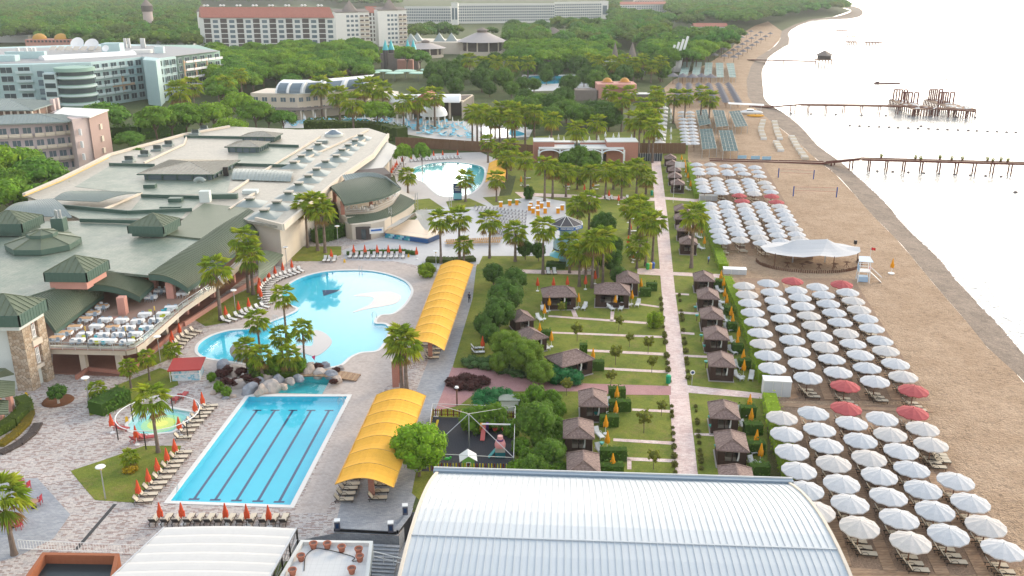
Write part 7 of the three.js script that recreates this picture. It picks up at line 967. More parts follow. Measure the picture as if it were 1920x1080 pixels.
// litter bins and recycling
for (const [x, y, col, nm] of [[1253, 718, [.0, .26, .12], 'green'], [1214, 505, [.03, .32, .06], 'light green'], [1219, 504, [.55, .4, .03], 'yellow'], [1224, 503, [.02, .08, .35], 'blue'], [1222, 366, [.0, .24, .14], 'dark green']]) { const t = thing('litter_bin', `${nm} litter bin beside the rose path`, 'bin', P(x, y)); mb().cyl(0, 0, 0, .3, .36, 1, 10).build('body', M(col, .5), t); mb().cyl(0, 1, 0, .38, .2, .18, 10).build('lid', M(mul(col, 1.3), .5), t); }
{ const m = thing('sand_bucket', 'teal wash basin on a stand beside a cabin', 'basin', [0, 0, 0], 0, 'teal basins beside the cabins'); mb().base(0, 0, 0, .1, .8, .1).build('stand', mWood, m); mb().cyl(0, .8, 0, .15, .28, .25, 10).build('bowl', M([.02, .32, .28], .4), m); const st = stamper(m); for (const [x, y] of [[1139, 772], [1117, 788], [1128, 845], [1330, 795], [1332, 812], [1342, 850], [1303, 586], [1306, 602], [1314, 640], [1320, 660], [1323, 690], [1018, 640]]) st(P(x, y)); }
{ // round white stop sign and low wall markers at the crossing
  const t = thing('round_sign', 'round blue and white sign on a post at the crossing', 'sign', P(1297, 722)); mb().cyl(0, 0, 0, .04, .04, 1.7, 6).build('post', mSteel, t); const g = new THREE.CylinderGeometry(.32, .32, .04, 18); g.rotateX(Math.PI / 2); g.translate(0, 1.8, .02); mb().add(g).build('disc', mWhite, t); const k = new THREE.CylinderGeometry(.2, .2, .05, 14); k.rotateX(Math.PI / 2); k.translate(0, 1.8, .03); mb().add(k).build('emblem', mNavy, t); }
// ================= cafe, stage, plaza =================
{
  const t = thing('cafe_building', 'two level cafe with curved green fan roofs beside the stage', 'building'); const wl = XZ([[650, 446], [661, 450], [697, 448], [722, 442], [762, 412], [776, 394], [740, 372], [640, 380], [636, 420]]); mb().prism(wl, 0, 3.2).build('wall', Mt(mottle([.52, .47, .40], .08, 5), .85), t);
  const dk = [[640, 402], [650, 408], [700, 400], [736, 384], [750, 362], [725, 340], [650, 350], [628, 372]]; mb().prism(XZ(dk, 4.1), 3.2, 4.1).build('upper_floor', mCream, t);
  ribbed('lower_roof', [[648, 403], [700, 399], [734, 385], [750, 364]], [[655, 419], [694, 414], [726, 407], [757, 392], [778, 377]], 4.3, 3.3, 40, mGreen, { par: t, pow: 1.2, fascia: .6 });
  ribbed('upper_roof', [[618, 350], [648, 339], [688, 331], [722, 336]], [[646, 383], [684, 377], [720, 369], [752, 353]], 8.3, 7, 38, mGreen, { par: t, bulge: .5, pow: 1.4, fascia: .5 }); ribbed('upper_roof', [[642, 328], [672, 324], [700, 324], [724, 331]], [[648, 340], [688, 333], [724, 338], [750, 352]], 8.9, 8.2, 24, mGreyGreen, { par: t, pow: 1 });
  mb().prism(XZ([[636, 366], [700, 356], [734, 350], [722, 338], [650, 345]], 4.1), 4.1, 7.2).build('shade_backdrop', mShade, t);  // added dark block, stands in for the shade under the upper roof
  for (const [x, y] of [[628, 378], [643, 402], [696, 386], [725, 372]]) { const q = P(x, y, 4.1); mb().base(q.x, 4.1, q.z, .7, 2.8, .7).build('column', mBrickRed, t); }
  const rim = W3([[648, 403], [700, 399], [736, 383], [750, 362]], 4.1), tp = mb(); for (let i = 0; i < 3; i++) { tp.bar(rim[i].clone().setY(5.1), rim[i + 1].clone().setY(5.1), .06, .06); tp.bar(rim[i].clone().setY(4.6), rim[i + 1].clone().setY(4.6), .05, .05); } tp.build('railing', mWhite, t);
  { const a = P(664, 450), b = P(696, 448), q = a.clone().lerp(b, .5); mb().base(q.x, .1, q.z + .1, 3.4, 2.6, .3).build('porch', mShade, t); mb().base(q.x + .3, .1, q.z + .3, .9, 2.1, .1).build('door', mGlass, t); const s = P(709, 428, 1.8); const sg = mb().base(s.x, 1.4, s.z + 2.4, 2.8, 1.1, .12, .35).build('sign_board', mWhite, t); mb().base(s.x, 1.9, s.z + 2.48, 2.2, .35, .1, .35).build('sign_band', M([.03, .14, .45], .6), t); }
  rebase(t);
  const cp = thing('cafe_chair', 'white cafe chair on the upper deck under the fan roof', 'chair', [0, 0, 0], 0, 'chairs on the cafe deck'); mb().base(0, .42, 0, .5, .06, .5).build('seat', mWhiteCush, cp); mb().box(0, .75, -.22, .5, .5, .05).build('backrest', mWhiteCush, cp); for (const x of [-.2, .2]) for (const z of [-.2, .2]) mb().base(x, 0, z, .04, .42, .04).build('leg', mSteel, cp); const cs = stamper(cp); for (let i = 0; i < 26; i++) { const a = P(640 + i * 4.1, 399 - Math.max(0, i - 12) * 2.3 + (i % 2) * -3, 4.1); cs([a.x, 4.1, a.z - .8], rr(0, 6)); }
}
{ // open-air stage with sail and truss towers
  const t = thing('stage', 'open air stage with blue tiled skirt under a pale sail', 'stage'); const fl = [[722, 436], [802, 447], [824, 438], [806, 412], [745, 412]]; mb().prism(XZ(fl, 1), .1, 1).build('platform', Mt(mottle([.40, .30, .20], .12, 3), .35), t); const a = P(722, 437, 1), b = P(802, 448, 1), c = P(824, 439, 1); const tileM = [M([.03, .30, .36], .4), M([.30, .55, .60], .4), M([.02, .10, .28], .4)]; const n = 22; for (let i = 0; i < n; i++) for (let k = 0; k < 2; k++) { const q = a.clone().lerp(b, (i + .5) / n); mb().base(q.x, .12 + k * .45, q.z + .14, .48, .42, .1, -.13).build('skirt_tile', tileM[i > 12 ? 2 : (i * 3 + k * 2) % 5 % 3], t); } mb().bar(b.clone().setY(.55), c.clone().setY(.55), .2, .9).build('side_skirt', mNavy, t); mb().bar(a.clone().setY(1.9), b.clone().setY(1.9), .04).build('rail', mSteel, t);
  { const q = P(772, 450); mb().base(q.x, 0, q.z, 2, .8, .5).build('table_front', mWhite, t); mb().base(q.x, .8, q.z - .2, 2.2, .08, 1).build('table_top', mBlack, t); }
  const pk = P(797, 393, 6.2), s = mb(); const rim = [P(724, 428, 2), P(748, 412, 3), P(790, 392, 5.6), P(806, 396, 5.6), P(818, 424, 3.2), P(800, 432, 2.6)]; const top = P(778, 398, 5.4); for (let i = 0; i < rim.length - 1; i++) { const K = 5; for (let k = 0; k < K; k++) { const f = (u, p) => { const q = p.clone().lerp(top, u); q.y -= .7 * Math.sin(u * Math.PI); return q; }; s.quad(f(k / K, rim[i]), f(k / K, rim[i + 1]), f((k + 1) / K, rim[i + 1]), f((k + 1) / K, rim[i])); } } s.build('sail', Mt(mottle([.58, .53, .45], .12, 3), .7), t);
  for (const [x, y, h] of [[733, 432, 5], [799, 438, 5.4], [845, 402, 6], [782, 402, 5]]) { const q = P(x, y), g = new THREE.Group(); g.name = 'truss_tower'; t.add(g); for (const dx of [-.25, .25]) for (const dz of [-.25, .25]) mb().base(q.x + dx, 0, q.z + dz, .06, h, .06).build('chord', mSteel, g); const z = mb(); for (let k = 0; k < 8; k++) { const y0 = k / 8 * h, y1 = (k + 1) / 8 * h, sg = k % 2 ? 1 : -1; z.bar(V(q.x - .25 * sg, y0, q.z + .25), V(q.x + .25 * sg, y1, q.z + .25), .04); z.bar(V(q.x + .25, y0, q.z - .25 * sg), V(q.x + .25, y1, q.z + .25 * sg), .04); } z.build('lacing', mSteel, g); } const bs = mb(); bs.bar(P(733, 430, 1), P(782, 402, 5), .1); bs.build('brace', mSteel, t); rebase(t);
}
{ // rows of audience chairs on the plaza
  const mk = (lab, grp, m) => { const t = thing('plaza_chair', lab, 'chair', [0, 0, 0], 0, grp); mb().base(0, .42, 0, .48, .05, .48).build('seat', m, t); mb().box(0, .7, .24, .48, .5, .04).build('backrest', m, t); for (const x of [-.2, .2]) for (const z of [-.2, .2]) mb().base(x, 0, z, .04, .42, .04).build('leg', mSteel, t); return t; };
  const g = stamper(mk('grey chair in the curved audience rows on the plaza', 'grey audience chairs', M([.26, .26, .27], .6))), b = stamper(mk('tan chair in the front curved audience row on the plaza', 'tan audience chairs', M([.52, .34, .17], .6)));
  const line = (p, q, n, st) => { for (let i = 0; i < n; i++) { const c = P(p[0] + (q[0] - p[0]) * i / (n - 1), p[1] + (q[1] - p[1]) * i / (n - 1)); st(c, 1.0 + rr(-.1, .1)); } }; line([836, 457], [938, 452], 26, b); line([838, 461], [935, 458], 25, b); for (let r = 0; r < 9; r++) line([890 + r * 4, 392 + r * 6], [985 - r * .5, 402 + r * 6.4], 15, g);
  const k = thing('cube_table', 'amber cube bar table with white top on the plaza', 'table', [0, 0, 0], 0, 'amber cube tables on the plaza'); mb().base(0, 0, 0, .62, 1, .62).build('body', mAmber, k); mb().base(0, 1, 0, .8, .08, .8).build('top', mWhite, k); const s = stamper(k); for (const [x, y] of [[120, 60], [100, 105], [225, 35], [150, 145], [215, 110], [275, 70], [220, 180], [325, 145], [370, 50], [510, 145], [570, 100]]) s(P(980 + x / 7.71, 381 + y / 7.71), 0, undefined, undefined, 1.2); for (const [x, y] of [[969, 384], [939, 388], [956, 385]]) s(P(x, y), 0, undefined, undefined, 1.2);
}
{ // blue notice screen by the oval pool
  const t = thing('notice_screen', 'tall navy and light blue notice screen before the oval pool', 'sign', P(858, 375)); mb().base(0, 0, 0, 2, 4, .3).build('panel', mNavy, t); mb().base(0, .3, .17, 1.9, 1.4, .04).build('picture', M([.20, .50, .62], .5), t); for (const [y, s, str] of [[3.4, .28, 'TODAY']]) { } for (const [y, w] of [[3.3, .9], [2.8, 1.4], [2.4, 1.2]]) mb().base(0, y, .17, w, .16, .02).build('text_line', mOffWhite, t); }
{ // round look-out kiosk with lettered band
  const b0 = P(1060, 496), hE = hAt(b0, 424), t = thing('round_kiosk', 'round two storey kiosk with dark faceted roof and lettered blue band', 'kiosk', b0); const R = 32 / FPX * b0.distanceTo(V(0, 50, 0)), n = 8, A = i => (i + .5) / n * 2 * Math.PI; const roofM = Mt(mottle([.075, .07, .075], .2, 3), .6);
  for (let i = 0; i < n; i++) { const a = A(i), c = A(i + 1), p = V(Math.cos(a) * R, hE + .6, Math.sin(a) * R), q = V(Math.cos(c) * R, hE + .6, Math.sin(c) * R); mb().tri(p, q, V(0, hE + 1.9, 0)).build('roof_panel', roofM, t); const bd = mb().quad(p, q, q.clone().setY(hE - .1), p.clone().setY(hE - .1)).build('band', M([.02, .11, .36], .5), t); mb().bar(p, V(0, hE + 1.92, 0), .07).build('hip', mOffWhite, t); mb().bar(p, q, .1).build('edge', mOffWhite, t); mb().base(p.x * .72, hE * .45, p.z * .72, .12, hE * .56, .12).build('post', mSteel, t);
    const nrm = (a + c) / 2, deg = ((nrm * 180 / Math.PI) % 360 + 360) % 360; const face = deg > 70 && deg < 110 ? 'PINE BEACH' : deg > 25 && deg < 70 ? 'BEACH' : deg > 110 && deg < 155 ? 'BEACH' : 0; if (face) { const m = textMesh(face, face.length > 6 ? .29 : .36, .03, mWhite); const mid = p.clone().lerp(q, .5); m.position.set(mid.x * 1.015, hE + .25, mid.z * 1.015); m.rotation.y = Math.PI / 2 - nrm; t.add(m); } }
  mb().cyl(0, hE * .42, 0, R * .74, R * .74, .25, 12).build('gallery_floor', mNavy, t); mb().lathe([[R * .72, hE * .45], [R * .74, hE * .62], [R * .7, hE * .62], [R * .69, hE * .45]], 0, 0, 0, 16).build('gallery_rail', M([.42, .60, .66], .5), t); mb().cyl(0, 0, 0, R * .38, R * .38, hE, 10).build('core', M([.36, .56, .62], .6), t); mb().cyl(-.4, 2, .3, R * .85, R * .5, .7, 10, true).build('skirt_roof', M([.10, .42, .46], .5), t); const st = mb(); for (let i = 0; i < 10; i++) { const a = 1 - i * .18; st.box(Math.cos(a) * R * .6, .3 + i * .3, Math.sin(a) * R * .6, .9, .06, .35, -a); } st.build('spiral_stair', mNavy, t).userData.kind = 'stuff';
}
{ // brick snack bar
  const t = thing('snack_bar', 'red brick snack bar with white arched canopies', 'building'); const a = P(1000, 304), u = P(1195, 304).sub(a), S = f => a.clone().addScaledVector(u, f); const L = u.length(), x0 = a.x, z0 = a.z; const B = (f0, f1, h, d0, d1, y0, m, nm) => { const c = S((f0 + f1) / 2); return mb().base(c.x, y0, c.z - (d0 + d1) / 2, (f1 - f0) * L, h, d1 - d0).build(nm, m, t); };
  B(0, .2, 5.8, 0, 6, 0, mBrickRed, 'wall'); B(.7, 1, 5.8, -.4, 6, 0, mBrickRed, 'wall'); B(.2, .7, 5, 4, 6.5, 0, mBrickRed, 'wall'); B(0, .2, .25, -.1, 6.1, 5.8, mOffWhite, 'roof'); B(.7, 1, .25, -.5, 6.1, 5.8, mOffWhite, 'roof'); B(.05, .86, .35, -2.4, 4, 4.1, mOffWhite, 'canopy_roof'); B(.2, .7, .2, 3.9, 6.6, 5, mOffWhite, 'roof');
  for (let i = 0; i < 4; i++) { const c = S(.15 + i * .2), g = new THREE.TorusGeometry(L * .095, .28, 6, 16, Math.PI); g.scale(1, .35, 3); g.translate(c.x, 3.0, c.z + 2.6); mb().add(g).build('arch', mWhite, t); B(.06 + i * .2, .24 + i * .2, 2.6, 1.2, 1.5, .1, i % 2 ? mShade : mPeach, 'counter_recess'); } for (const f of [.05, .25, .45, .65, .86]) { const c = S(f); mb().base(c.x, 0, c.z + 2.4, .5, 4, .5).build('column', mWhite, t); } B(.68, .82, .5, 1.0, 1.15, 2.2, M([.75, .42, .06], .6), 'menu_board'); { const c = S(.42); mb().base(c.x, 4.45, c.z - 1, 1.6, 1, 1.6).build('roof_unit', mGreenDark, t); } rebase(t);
  const f = thing('slatted_screen', 'dark slatted bin screen beside the brick snack bar', 'screen'); const p = P(1196, 302), q = P(1241, 302); for (let i = 0; i < 10; i++) { const c = p.clone().lerp(q, (i + .5) / 10); mb().base(c.x, 0, c.z, .6, 2.2, .12).build('slat', M([.03, .045, .06], .5), f); mb().base(c.x + .35, 0, c.z, .08, 2.4, .14).build('post', mSteel, f); } rebase(f);
  for (const [x0, y0, x1, y1, lab] of [[742, 276, 830, 280, 'brown reed fence behind the restaurant end'], [830, 280, 1002, 292, 'long brown reed fence behind the oval pool'], [1195, 288, 1285, 288, 'brown reed fence beyond the snack bar']]) { const g = thing('reed_fence', lab, 'fence'), pa = P(x0, y0), pb = P(x1, y1), n = 12; const mm = Mt(mottle([.17, .10, .06], .4, 1.5), .95); for (let i = 0; i < n; i++) { const s = pa.clone().lerp(pb, i / n), e = pa.clone().lerp(pb, (i + .96) / n); mb().bar(s.setY(1.6), e.setY(1.6), .15, 3.2).build('panel', mm, g); } rebase(g); }
}
// --- people: one continuous body each, small in the picture
function person(lab, pos, turn, cols) {
  const J = [[[0, .88, 0], [0, 1.36, .02], .125, .15], [[-.15, 1.36, 0], [.15, 1.36, 0], .075, .075], [[0, 1.4, .02], [0, 1.56, .03], .055, .05], [[0, 1.61, .04], [0, 1.68, .03], .095, .09], [[-.09, .9, 0], [-.1, .48, .1], .095, .065], [[-.1, .48, .1], [-.1, .06, -.02], .065, .045], [[-.1, .04, -.03], [-.1, .04, .14], .045, .035], [[.09, .9, 0], [.1, .48, .02], .095, .065], [[.1, .48, .02], [.1, .08, -.22], .065, .045], [[.1, .05, -.22], [.1, .03, -.08], .045, .035], [[-.2, 1.36, 0], [-.25, 1.08, -.06], .055, .042], [[-.25, 1.08, -.06], [-.24, .84, .06], .042, .032], [[.2, 1.36, 0], [.25, 1.08, -.02], .055, .042], [[.25, 1.08, -.02], [.24, .84, .12], .042, .032], [[-.24, .84, .06], [-.23, .73, .09], .036, .03], [[.24, .84, .12], [.23, .73, .15], .036, .03]];
  const N = 64, mc = new MarchingCubes(N, new THREE.MeshBasicMaterial(), false, false, 60000), sc = 1.86, v = V(); mc.isolation = 0;
  for (let k = 0; k < N; k++) for (let j = 0; j < N; j++) for (let i = 0; i < N; i++) { const x = (i / N * 2 - 1) * sc / 2, y = (j / N * 2 - 1) * sc / 2 + .9, z = (k / N * 2 - 1) * sc / 2; let d = 1; for (const [a, b, r0, r1] of J) { const bx = b[0] - a[0], by = b[1] - a[1], bz = b[2] - a[2], h = clamp(((x - a[0]) * bx + (y - a[1]) * by + (z - a[2]) * bz) / (bx * bx + by * by + bz * bz)), q = Math.hypot(x - a[0] - bx * h, y - a[1] - by * h, z - a[2] - bz * h) - (r0 + (r1 - r0) * h); const w = clamp(.5 + .5 * (d - q) / .04); d = d * (1 - w) + q * w - .04 * w * (1 - w); } mc.field[i + j * N + k * N * N] = -d; }
  mc.update(); const c = mc.count, p = new Float32Array(mc.positionArray.slice(0, c * 3)), nn = new Float32Array(mc.normalArray.slice(0, c * 3)), col = new Float32Array(c * 3); for (let i = 0; i < c; i++) { p[i * 3] *= sc / 2; p[i * 3 + 1] = p[i * 3 + 1] * sc / 2 + .9; p[i * 3 + 2] *= sc / 2; const y = p[i * 3 + 1], ax = Math.abs(p[i * 3]); const k = y < .09 ? cols.shoe : y < (cols.hem ?? .55) ? cols.skin : y < .95 && ax < .21 ? cols.legs : y > 1.66 || (y > 1.56 && p[i * 3 + 2] < -.01) ? cols.hair : y > 1.44 || (ax > .2 && y < 1.2) ? cols.skin : cols.top; col.set(k, i * 3); }
  const g = new THREE.BufferGeometry(); g.setAttribute('position', new THREE.BufferAttribute(p, 3)); g.setAttribute('normal', new THREE.BufferAttribute(nn, 3)); g.setAttribute('color', new THREE.BufferAttribute(col, 3)); const t = thing('person', lab, 'person', pos, turn); const m = new THREE.Mesh(g, new THREE.MeshStandardMaterial({ vertexColors: true, roughness: .8, side: THREE.DoubleSide })); m.name = 'body'; t.add(m); return t;
}
const skin = [.42, .26, .18], hair = [.02, .015, .012];
person('person in dark clothes walking beside the long yellow canopy', P(880, 567), 2.9, { shoe: [.03, .03, .03], skin, legs: [.02, .03, .05], top: [.02, .035, .07], hair, hem: .1 }); person('person in light blue shirt and dark trousers near the beach hedge', P(1328, 495), .6, { shoe: [.03, .03, .03], skin, legs: [.03, .035, .07], top: [.25, .42, .62], hair, hem: .1 });
// ================= beach structures, piers and sea =================
{ // beach bar tent
  const c = P(1516, 492, 0), t = thing('beach_bar_tent', 'large white tensile roof over the beach bar', 'tent', c, 0); const n = 20, hE = 2.7, rx = 9.2, rz = 5.6; const rim = i => { const a = i / n * 2 * Math.PI; return V(Math.cos(a) * rx, hE + (i % 5 === 0 ? .3 : -.1), Math.sin(a) * rz); }; const pk = [V(-3, 4.3, 0), V(3, 4.5, 0)];
  for (let i = 0; i < n; i++) { const a = rim(i), b = rim(i + 1), m = a.clone().lerp(b, .5), ap = m.x < 0 ? pk[0] : pk[1], s = mb(), K = 5; const ap2 = (i === Math.round(n / 4) - 1 || i === Math.round(3 * n / 4)) ? null : ap; const f = (p, u, q) => { const r = p.clone().lerp(q, u); r.y -= .55 * Math.sin(u * Math.PI); return r; }; const qa = a.x < -.01 ? pk[0] : pk[1], qb = b.x < -.01 ? pk[0] : pk[1]; for (let k = 0; k < K; k++) s.quad(f(a, k / K, qa), f(b, k / K, qb), f(b, (k + 1) / K, qb), f(a, (k + 1) / K, qa)); s.build('fabric_panel', mCloth, t); }
  for (const p of pk) mb().base(p.x, 0, p.z, .22, p.y, .22).build('mast', mSteel, t); for (let i = 0; i < n; i += 4) { const q = rim(i); mb().cyl(q.x * .98, 0, q.z * .98, .09, .08, hE, 8).build('post', mWood, t); }
  mb().base(-1, 0, -2.4, 5, 1.05, .7).build('bar_counter', mPlank, t); mb().cyl(0, 0, 0, 1, 1, .02, 4).build('floor_plate', mWood, t);
  const f = thing('log_fence', 'low dark log fence curving round the beach bar', 'fence', c); const lg = mb().cyl(0, 0, 0, .13, .12, .5, 7).geo(); for (let i = 0; i < 84; i++) { const a = -.15 + i / 83 * (Math.PI + .3), m = new THREE.Mesh(lg, mWood); m.name = 'log'; m.position.set(Math.cos(a) * 9.6, 0, Math.sin(a) * 6.6); m.scale.y = rr(.85, 1.2); f.add(m); }
  const st = thing('bar_stool', 'dark wooden bar table under the white beach tent', 'table', [0, 0, 0], 0, 'bar tables under the tent'); mb().base(0, .95, 0, .9, .06, .9).build('top', mWood, st); for (const [x, z] of [[-.35, -.35], [.35, -.35], [-.35, .35], [.35, .35]]) mb().bar(V(x, 0, z), V(-x * .4, .95, -z * .4), .07).build('leg', mWood, st); const s = stamper(st); for (const [x, z] of [[-5, 3.4], [-2.5, 4.2], [.5, 4.4], [3.5, 4], [6, 3]]) s([c.x + x, 0, c.z + z], rr(0, 1));
}
{ // lifeguard tower
  const t = thing('lifeguard_tower', 'white wooden lifeguard tower with ramp beside beach bar', 'tower', P(1617, 527), -.2); for (const [x, z] of [[-.8, -.8], [.8, -.8], [-.8, .8], [.8, .8]]) mb().bar(V(x * 1.2, 0, z * 1.2), V(x, 3.9, z), .12).build('leg', mWhite, t); mb().base(0, 1.9, 0, 2, .12, 2).build('deck', mWhite, t); mb().slab(V(-1.2, 3.9, 1.2), V(1.2, 3.9, 1.2), V(.9, 4.25, -1), V(-.9, 4.25, -1), .1).build('roof', M([.62, .68, .74], .6), t); for (const z of [-.95, .95]) { mb().base(0, 2.5, z, 1.9, .06, .05).build('rail', mWhite, t); mb().base(0, 2.9, z, 1.9, .06, .05).build('rail', mWhite, t); } mb().base(-.95, 2, 0, .05, 1, 1.8).build('side_board', M([.35, .5, .65], .6), t); mb().slab(V(1, 1.9, -.4), V(1, 1.9, .4), V(3.1, .05, .4), V(3.1, .05, -.4), .08).build('ramp', mWhite, t); for (const z of [-.4, .4]) mb().bar(V(1, 2.7, z), V(3.1, .9, z), .06).build('ramp_rail', mWhite, t); mb().base(0, .05, 0, 1.6, .9, 1.3).build('store_box', M([.36, .50, .66], .7), t); mb().base(.95, 2.3, .2, .2, .5, .5).build('life_ring', M([.6, .05, .04], .5), t); }
{ const q = P(1671, 513), t = closedProto('closed amber parasol standing alone on the raked sand', undefined, mAmber); t.position.copy(q); t.scale.setScalar(1.15); mb().cyl(0, 0, 0, .5, .5, .12, 14).build('stand', mWhite, t); }
function flag(lab, px, py, h, mat, w = .8) { const t = thing('flag_pole', lab, 'flag', P(px, py)); mb().cyl(0, 0, 0, .04, .03, h, 6).build('pole', mWhite, t); const b = mb(); for (let i = 0; i < 5; i++) { const f = k => V(.03 + k / 5 * w, h - .05 - k * .04, Math.sin(k * 1.3) * .12), a = f(i), c = f(i + 1); b.quad(a, c, c.clone().setY(c.y - w * .62), a.clone().setY(a.y - w * .62)); } b.build('cloth', mat, t); }
flag('red warning flag on the sand beside the beach bar', 1630, 492, 3, M([.55, .04, .04], .8)); flag('white flag on a tall pole beside the far cabins', 1262, 381, 10, mCloth, 2.2); { const q = P(1601, 478); const t = thing('loudspeaker', 'black loudspeaker on a pole behind the beach bar', 'loudspeaker', q); mb().cyl(0, 0, 0, .05, .05, 2.2, 6).build('pole', mFrame, t); mb().base(0, 2.2, 0, .5, .7, .45).build('box', mBlack, t); }
{ // changing cubicles, a low pale planter in the same shape, a shower wall
  const cub = (x, y, lab, L = 3.4, sy = 1) => { const t = thing('changing_cubicle', lab, 'cubicle', P(x, y), RA); t.scale.y = sy; mb().base(0, 0, -.8, L, 2.1, 1.6).build('wall', mOffWhite, t); for (let i = 0; i < 3; i++) mb().base(-L / 3 + i * L / 3, .1, .02, L / 3 - .12, 1.9, .06).build('door', M([.5, .52, .54], .5), t); mb().base(0, 2.1, -.8, L + .1, .08, 1.7).build('roof', mWhite, t); };
  cub(1456, 744, 'white changing cubicles between the two near parasol blocks'); cub(1378, 515, 'low pale planter beside the beach bar walkway', 4, .45); cub(1328, 377, 'white shower wall before the farthest parasols', 4.2, .6);
}
// volleyball posts and nets
for (const [l, r, top, lab] of [[[1459, 333], [1525, 336], 317, 'far beach volleyball net between blue posts'], [[1487, 368], [1568, 370], 352, 'near beach volleyball net with red border between blue posts']]) {
  const t = thing('volleyball_net', lab, 'net'); const a = P(...l), b = P(...r), h = 2.5; for (const q of [a, b]) mb().base(q.x, 0, q.z, .22, h, .22).build('post', M([.02, .06, .25], .5), t); for (const y of [2.35, 1.45]) mb().bar(a.clone().setY(y), b.clone().setY(y), .05, .06).build('net_tape', M([.55, .25, .2], .8), t); const m = mb(); for (let i = 1; i < 40; i++) { const q = a.clone().lerp(b, i / 40); m.base(q.x, 1.45, q.z, .012, .9, .012); } for (const y of [1.6, 1.75, 1.9, 2.05, 2.2]) m.bar(a.clone().setY(y), b.clone().setY(y), .012); m.build('mesh', M([.45, .42, .38], .9), t).userData.kind = 'stuff'; rebase(t);
}
// --- piers
const mPierWood = Mt(mottle([.36, .25, .18], .2, 3), .85), mPile = M([.13, .04, .03], .8);
function pier(lab, pts, w, step, mat = mPierWood) { // pts: [px,py,h]
  const t = thing('pier', lab, 'pier'), W = pts.map(p => P(...p)); for (let i = 0; i < W.length - 1; i++) { const a = W[i], b = W[i + 1], d = b.clone().sub(a), L = d.length(), s = V(-d.z, 0, d.x).normalize().multiplyScalar(w / 2); mb().slab(a.clone().add(s), b.clone().add(s), b.clone().sub(s), a.clone().sub(s), .3).build('deck', mat, t); for (const k of [-1, 1]) mb().bar(a.clone().addScaledVector(s, k * 1.02).setY(a.y + .02), b.clone().addScaledVector(s, k * 1.02).setY(b.y + .02), .15, .4).build('edge_beam', mPile, t); if (b.y > 1 || a.y > 1) { const n = Math.round(L / step); for (let j = 0; j < n; j++) { const q = a.clone().lerp(b, (j + .5) / n); if (q.y > .9) for (const k of [-.85, .85]) { const p = q.clone().addScaledVector(s, k); mb().cyl(p.x, -2, p.z, .2, .2, p.y + 1.8, 7).build('pile', mPile, t); } } } } rebase(t); return t;
}
pier('long boardwalk pier leaving the sand beyond the volleyball nets', [[1330, 300, .06], [1460, 303, .06], [1545, 305, .3], [1615, 298, 2.7], [2050, 310, 2.7]], 2.6, 4.6); pier('long pier leading to the twin bathing platforms', [[1405, 199, .1], [1450, 200, .3], [1500, 196, 2.6], [1700, 199, 2.6], [1830, 208, 2.4]], 3.2, 7); pier('faint far pier leading to a roofed hut', [[1405, 112, .2], [1450, 113, 2], [1530, 115, 2]], 3, 12);
{ const pl = thing('planter_palm', 'small potted palm standing on the nearest pier', 'plant', [0, 0, 0], 0, 'potted palms on the pier'); mb().cyl(0, 0, 0, .25, .35, .6, 10).build('pot', mWood, pl); const c = new THREE.Mesh(palmCrowns[1], mLeaf); c.name = 'crown'; c.position.y = .9; c.scale.setScalar(.24); pl.add(c); const s = stamper(pl); for (const [x, y] of [[1652, 297], [1716, 300], [1726, 302], [1762, 300], [1784, 302], [1804, 302], [1851, 303], [1861, 305], [1876, 304], [1889, 305]]) { const q = P(x, y, 2.7); s([q.x, 2.72, q.z], rr(0, 6)); } }
function platform(lab, corners, h, frames) { // bathing platform with pergola frames
  const t = thing('bathing_platform', lab, 'platform'), W = corners.map(p => P(...p, h)); mb().prism(W.map(v => [v.x, v.z]), h - .35, h).build('deck', mPierWood, t); const bb = new THREE.Box3().setFromPoints(W); for (let i = 0; i <= 9; i++) for (const f of [0, .5, 1]) { const q = W[0].clone().lerp(W[1], i / 9).lerp(W[3].clone().lerp(W[2], i / 9), f); mb().cyl(q.x, -2, q.z, .26, .26, h + 1.8, 7).build('pile', mPile, t); }
  for (const [f0, f1, n] of frames) { const g = new THREE.Group(); g.name = 'pergola'; t.add(g); for (const k of [.12, .45]) { const P0 = W[0].clone().lerp(W[1], f0).lerp(W[3].clone().lerp(W[2], f0), k), P1 = W[0].clone().lerp(W[1], f1).lerp(W[3].clone().lerp(W[2], f1), k); for (let i = 0; i <= n; i++) { const q = P0.clone().lerp(P1, i / n); mb().base(q.x, h, q.z, .45, 4.4, .45).build('post', mPile, g); } mb().bar(P0.clone().setY(h + 4.4), P1.clone().setY(h + 4.4), .45).build('beam', mPile, g); } }
  const sb = mb(); for (let i = 0; i < 22; i++) { const q = W[0].clone().lerp(W[1], rnd()).lerp(W[3].clone().lerp(W[2], rnd()), rnd()); sb.base(q.x, h, q.z, 1.8, .4, .6, rr(0, 1)); } sb.build('sunbeds', mWhite, t).userData.kind = 'stuff'; rebase(t);
}
platform('first bathing platform with timber frames at the pier end', [[1668, 186], [1694, 187], [1760, 204], [1712, 204]], 2.4, [[.05, .6, 3], [.72, .92, 1]]); platform('second bathing platform with timber frames farther out', [[1733, 186], [1760, 186], [1830, 204], [1790, 205]], 2.4, [[.05, .55, 4], [.68, .9, 1]]);
{ const t = thing('pier_hut', 'roofed wooden hut on piles at the far pier end', 'hut', P(1544, 120, -.5)); for (const x of [-4, 0, 4]) for (const z of [-3, 3]) mb().base(x, -2, z, .5, 4.5, .5).build('pile', mPile, t); mb().base(0, 2.5, 0, 11, .4, 8).build('deck', mPierWood, t); mb().base(0, 2.9, 0, 7, 2.4, 5).build('wall', mShade, t); mb().cyl(0, 5.3, 0, 6.4, .3, 3, 4).build('roof', mThatch, t); }
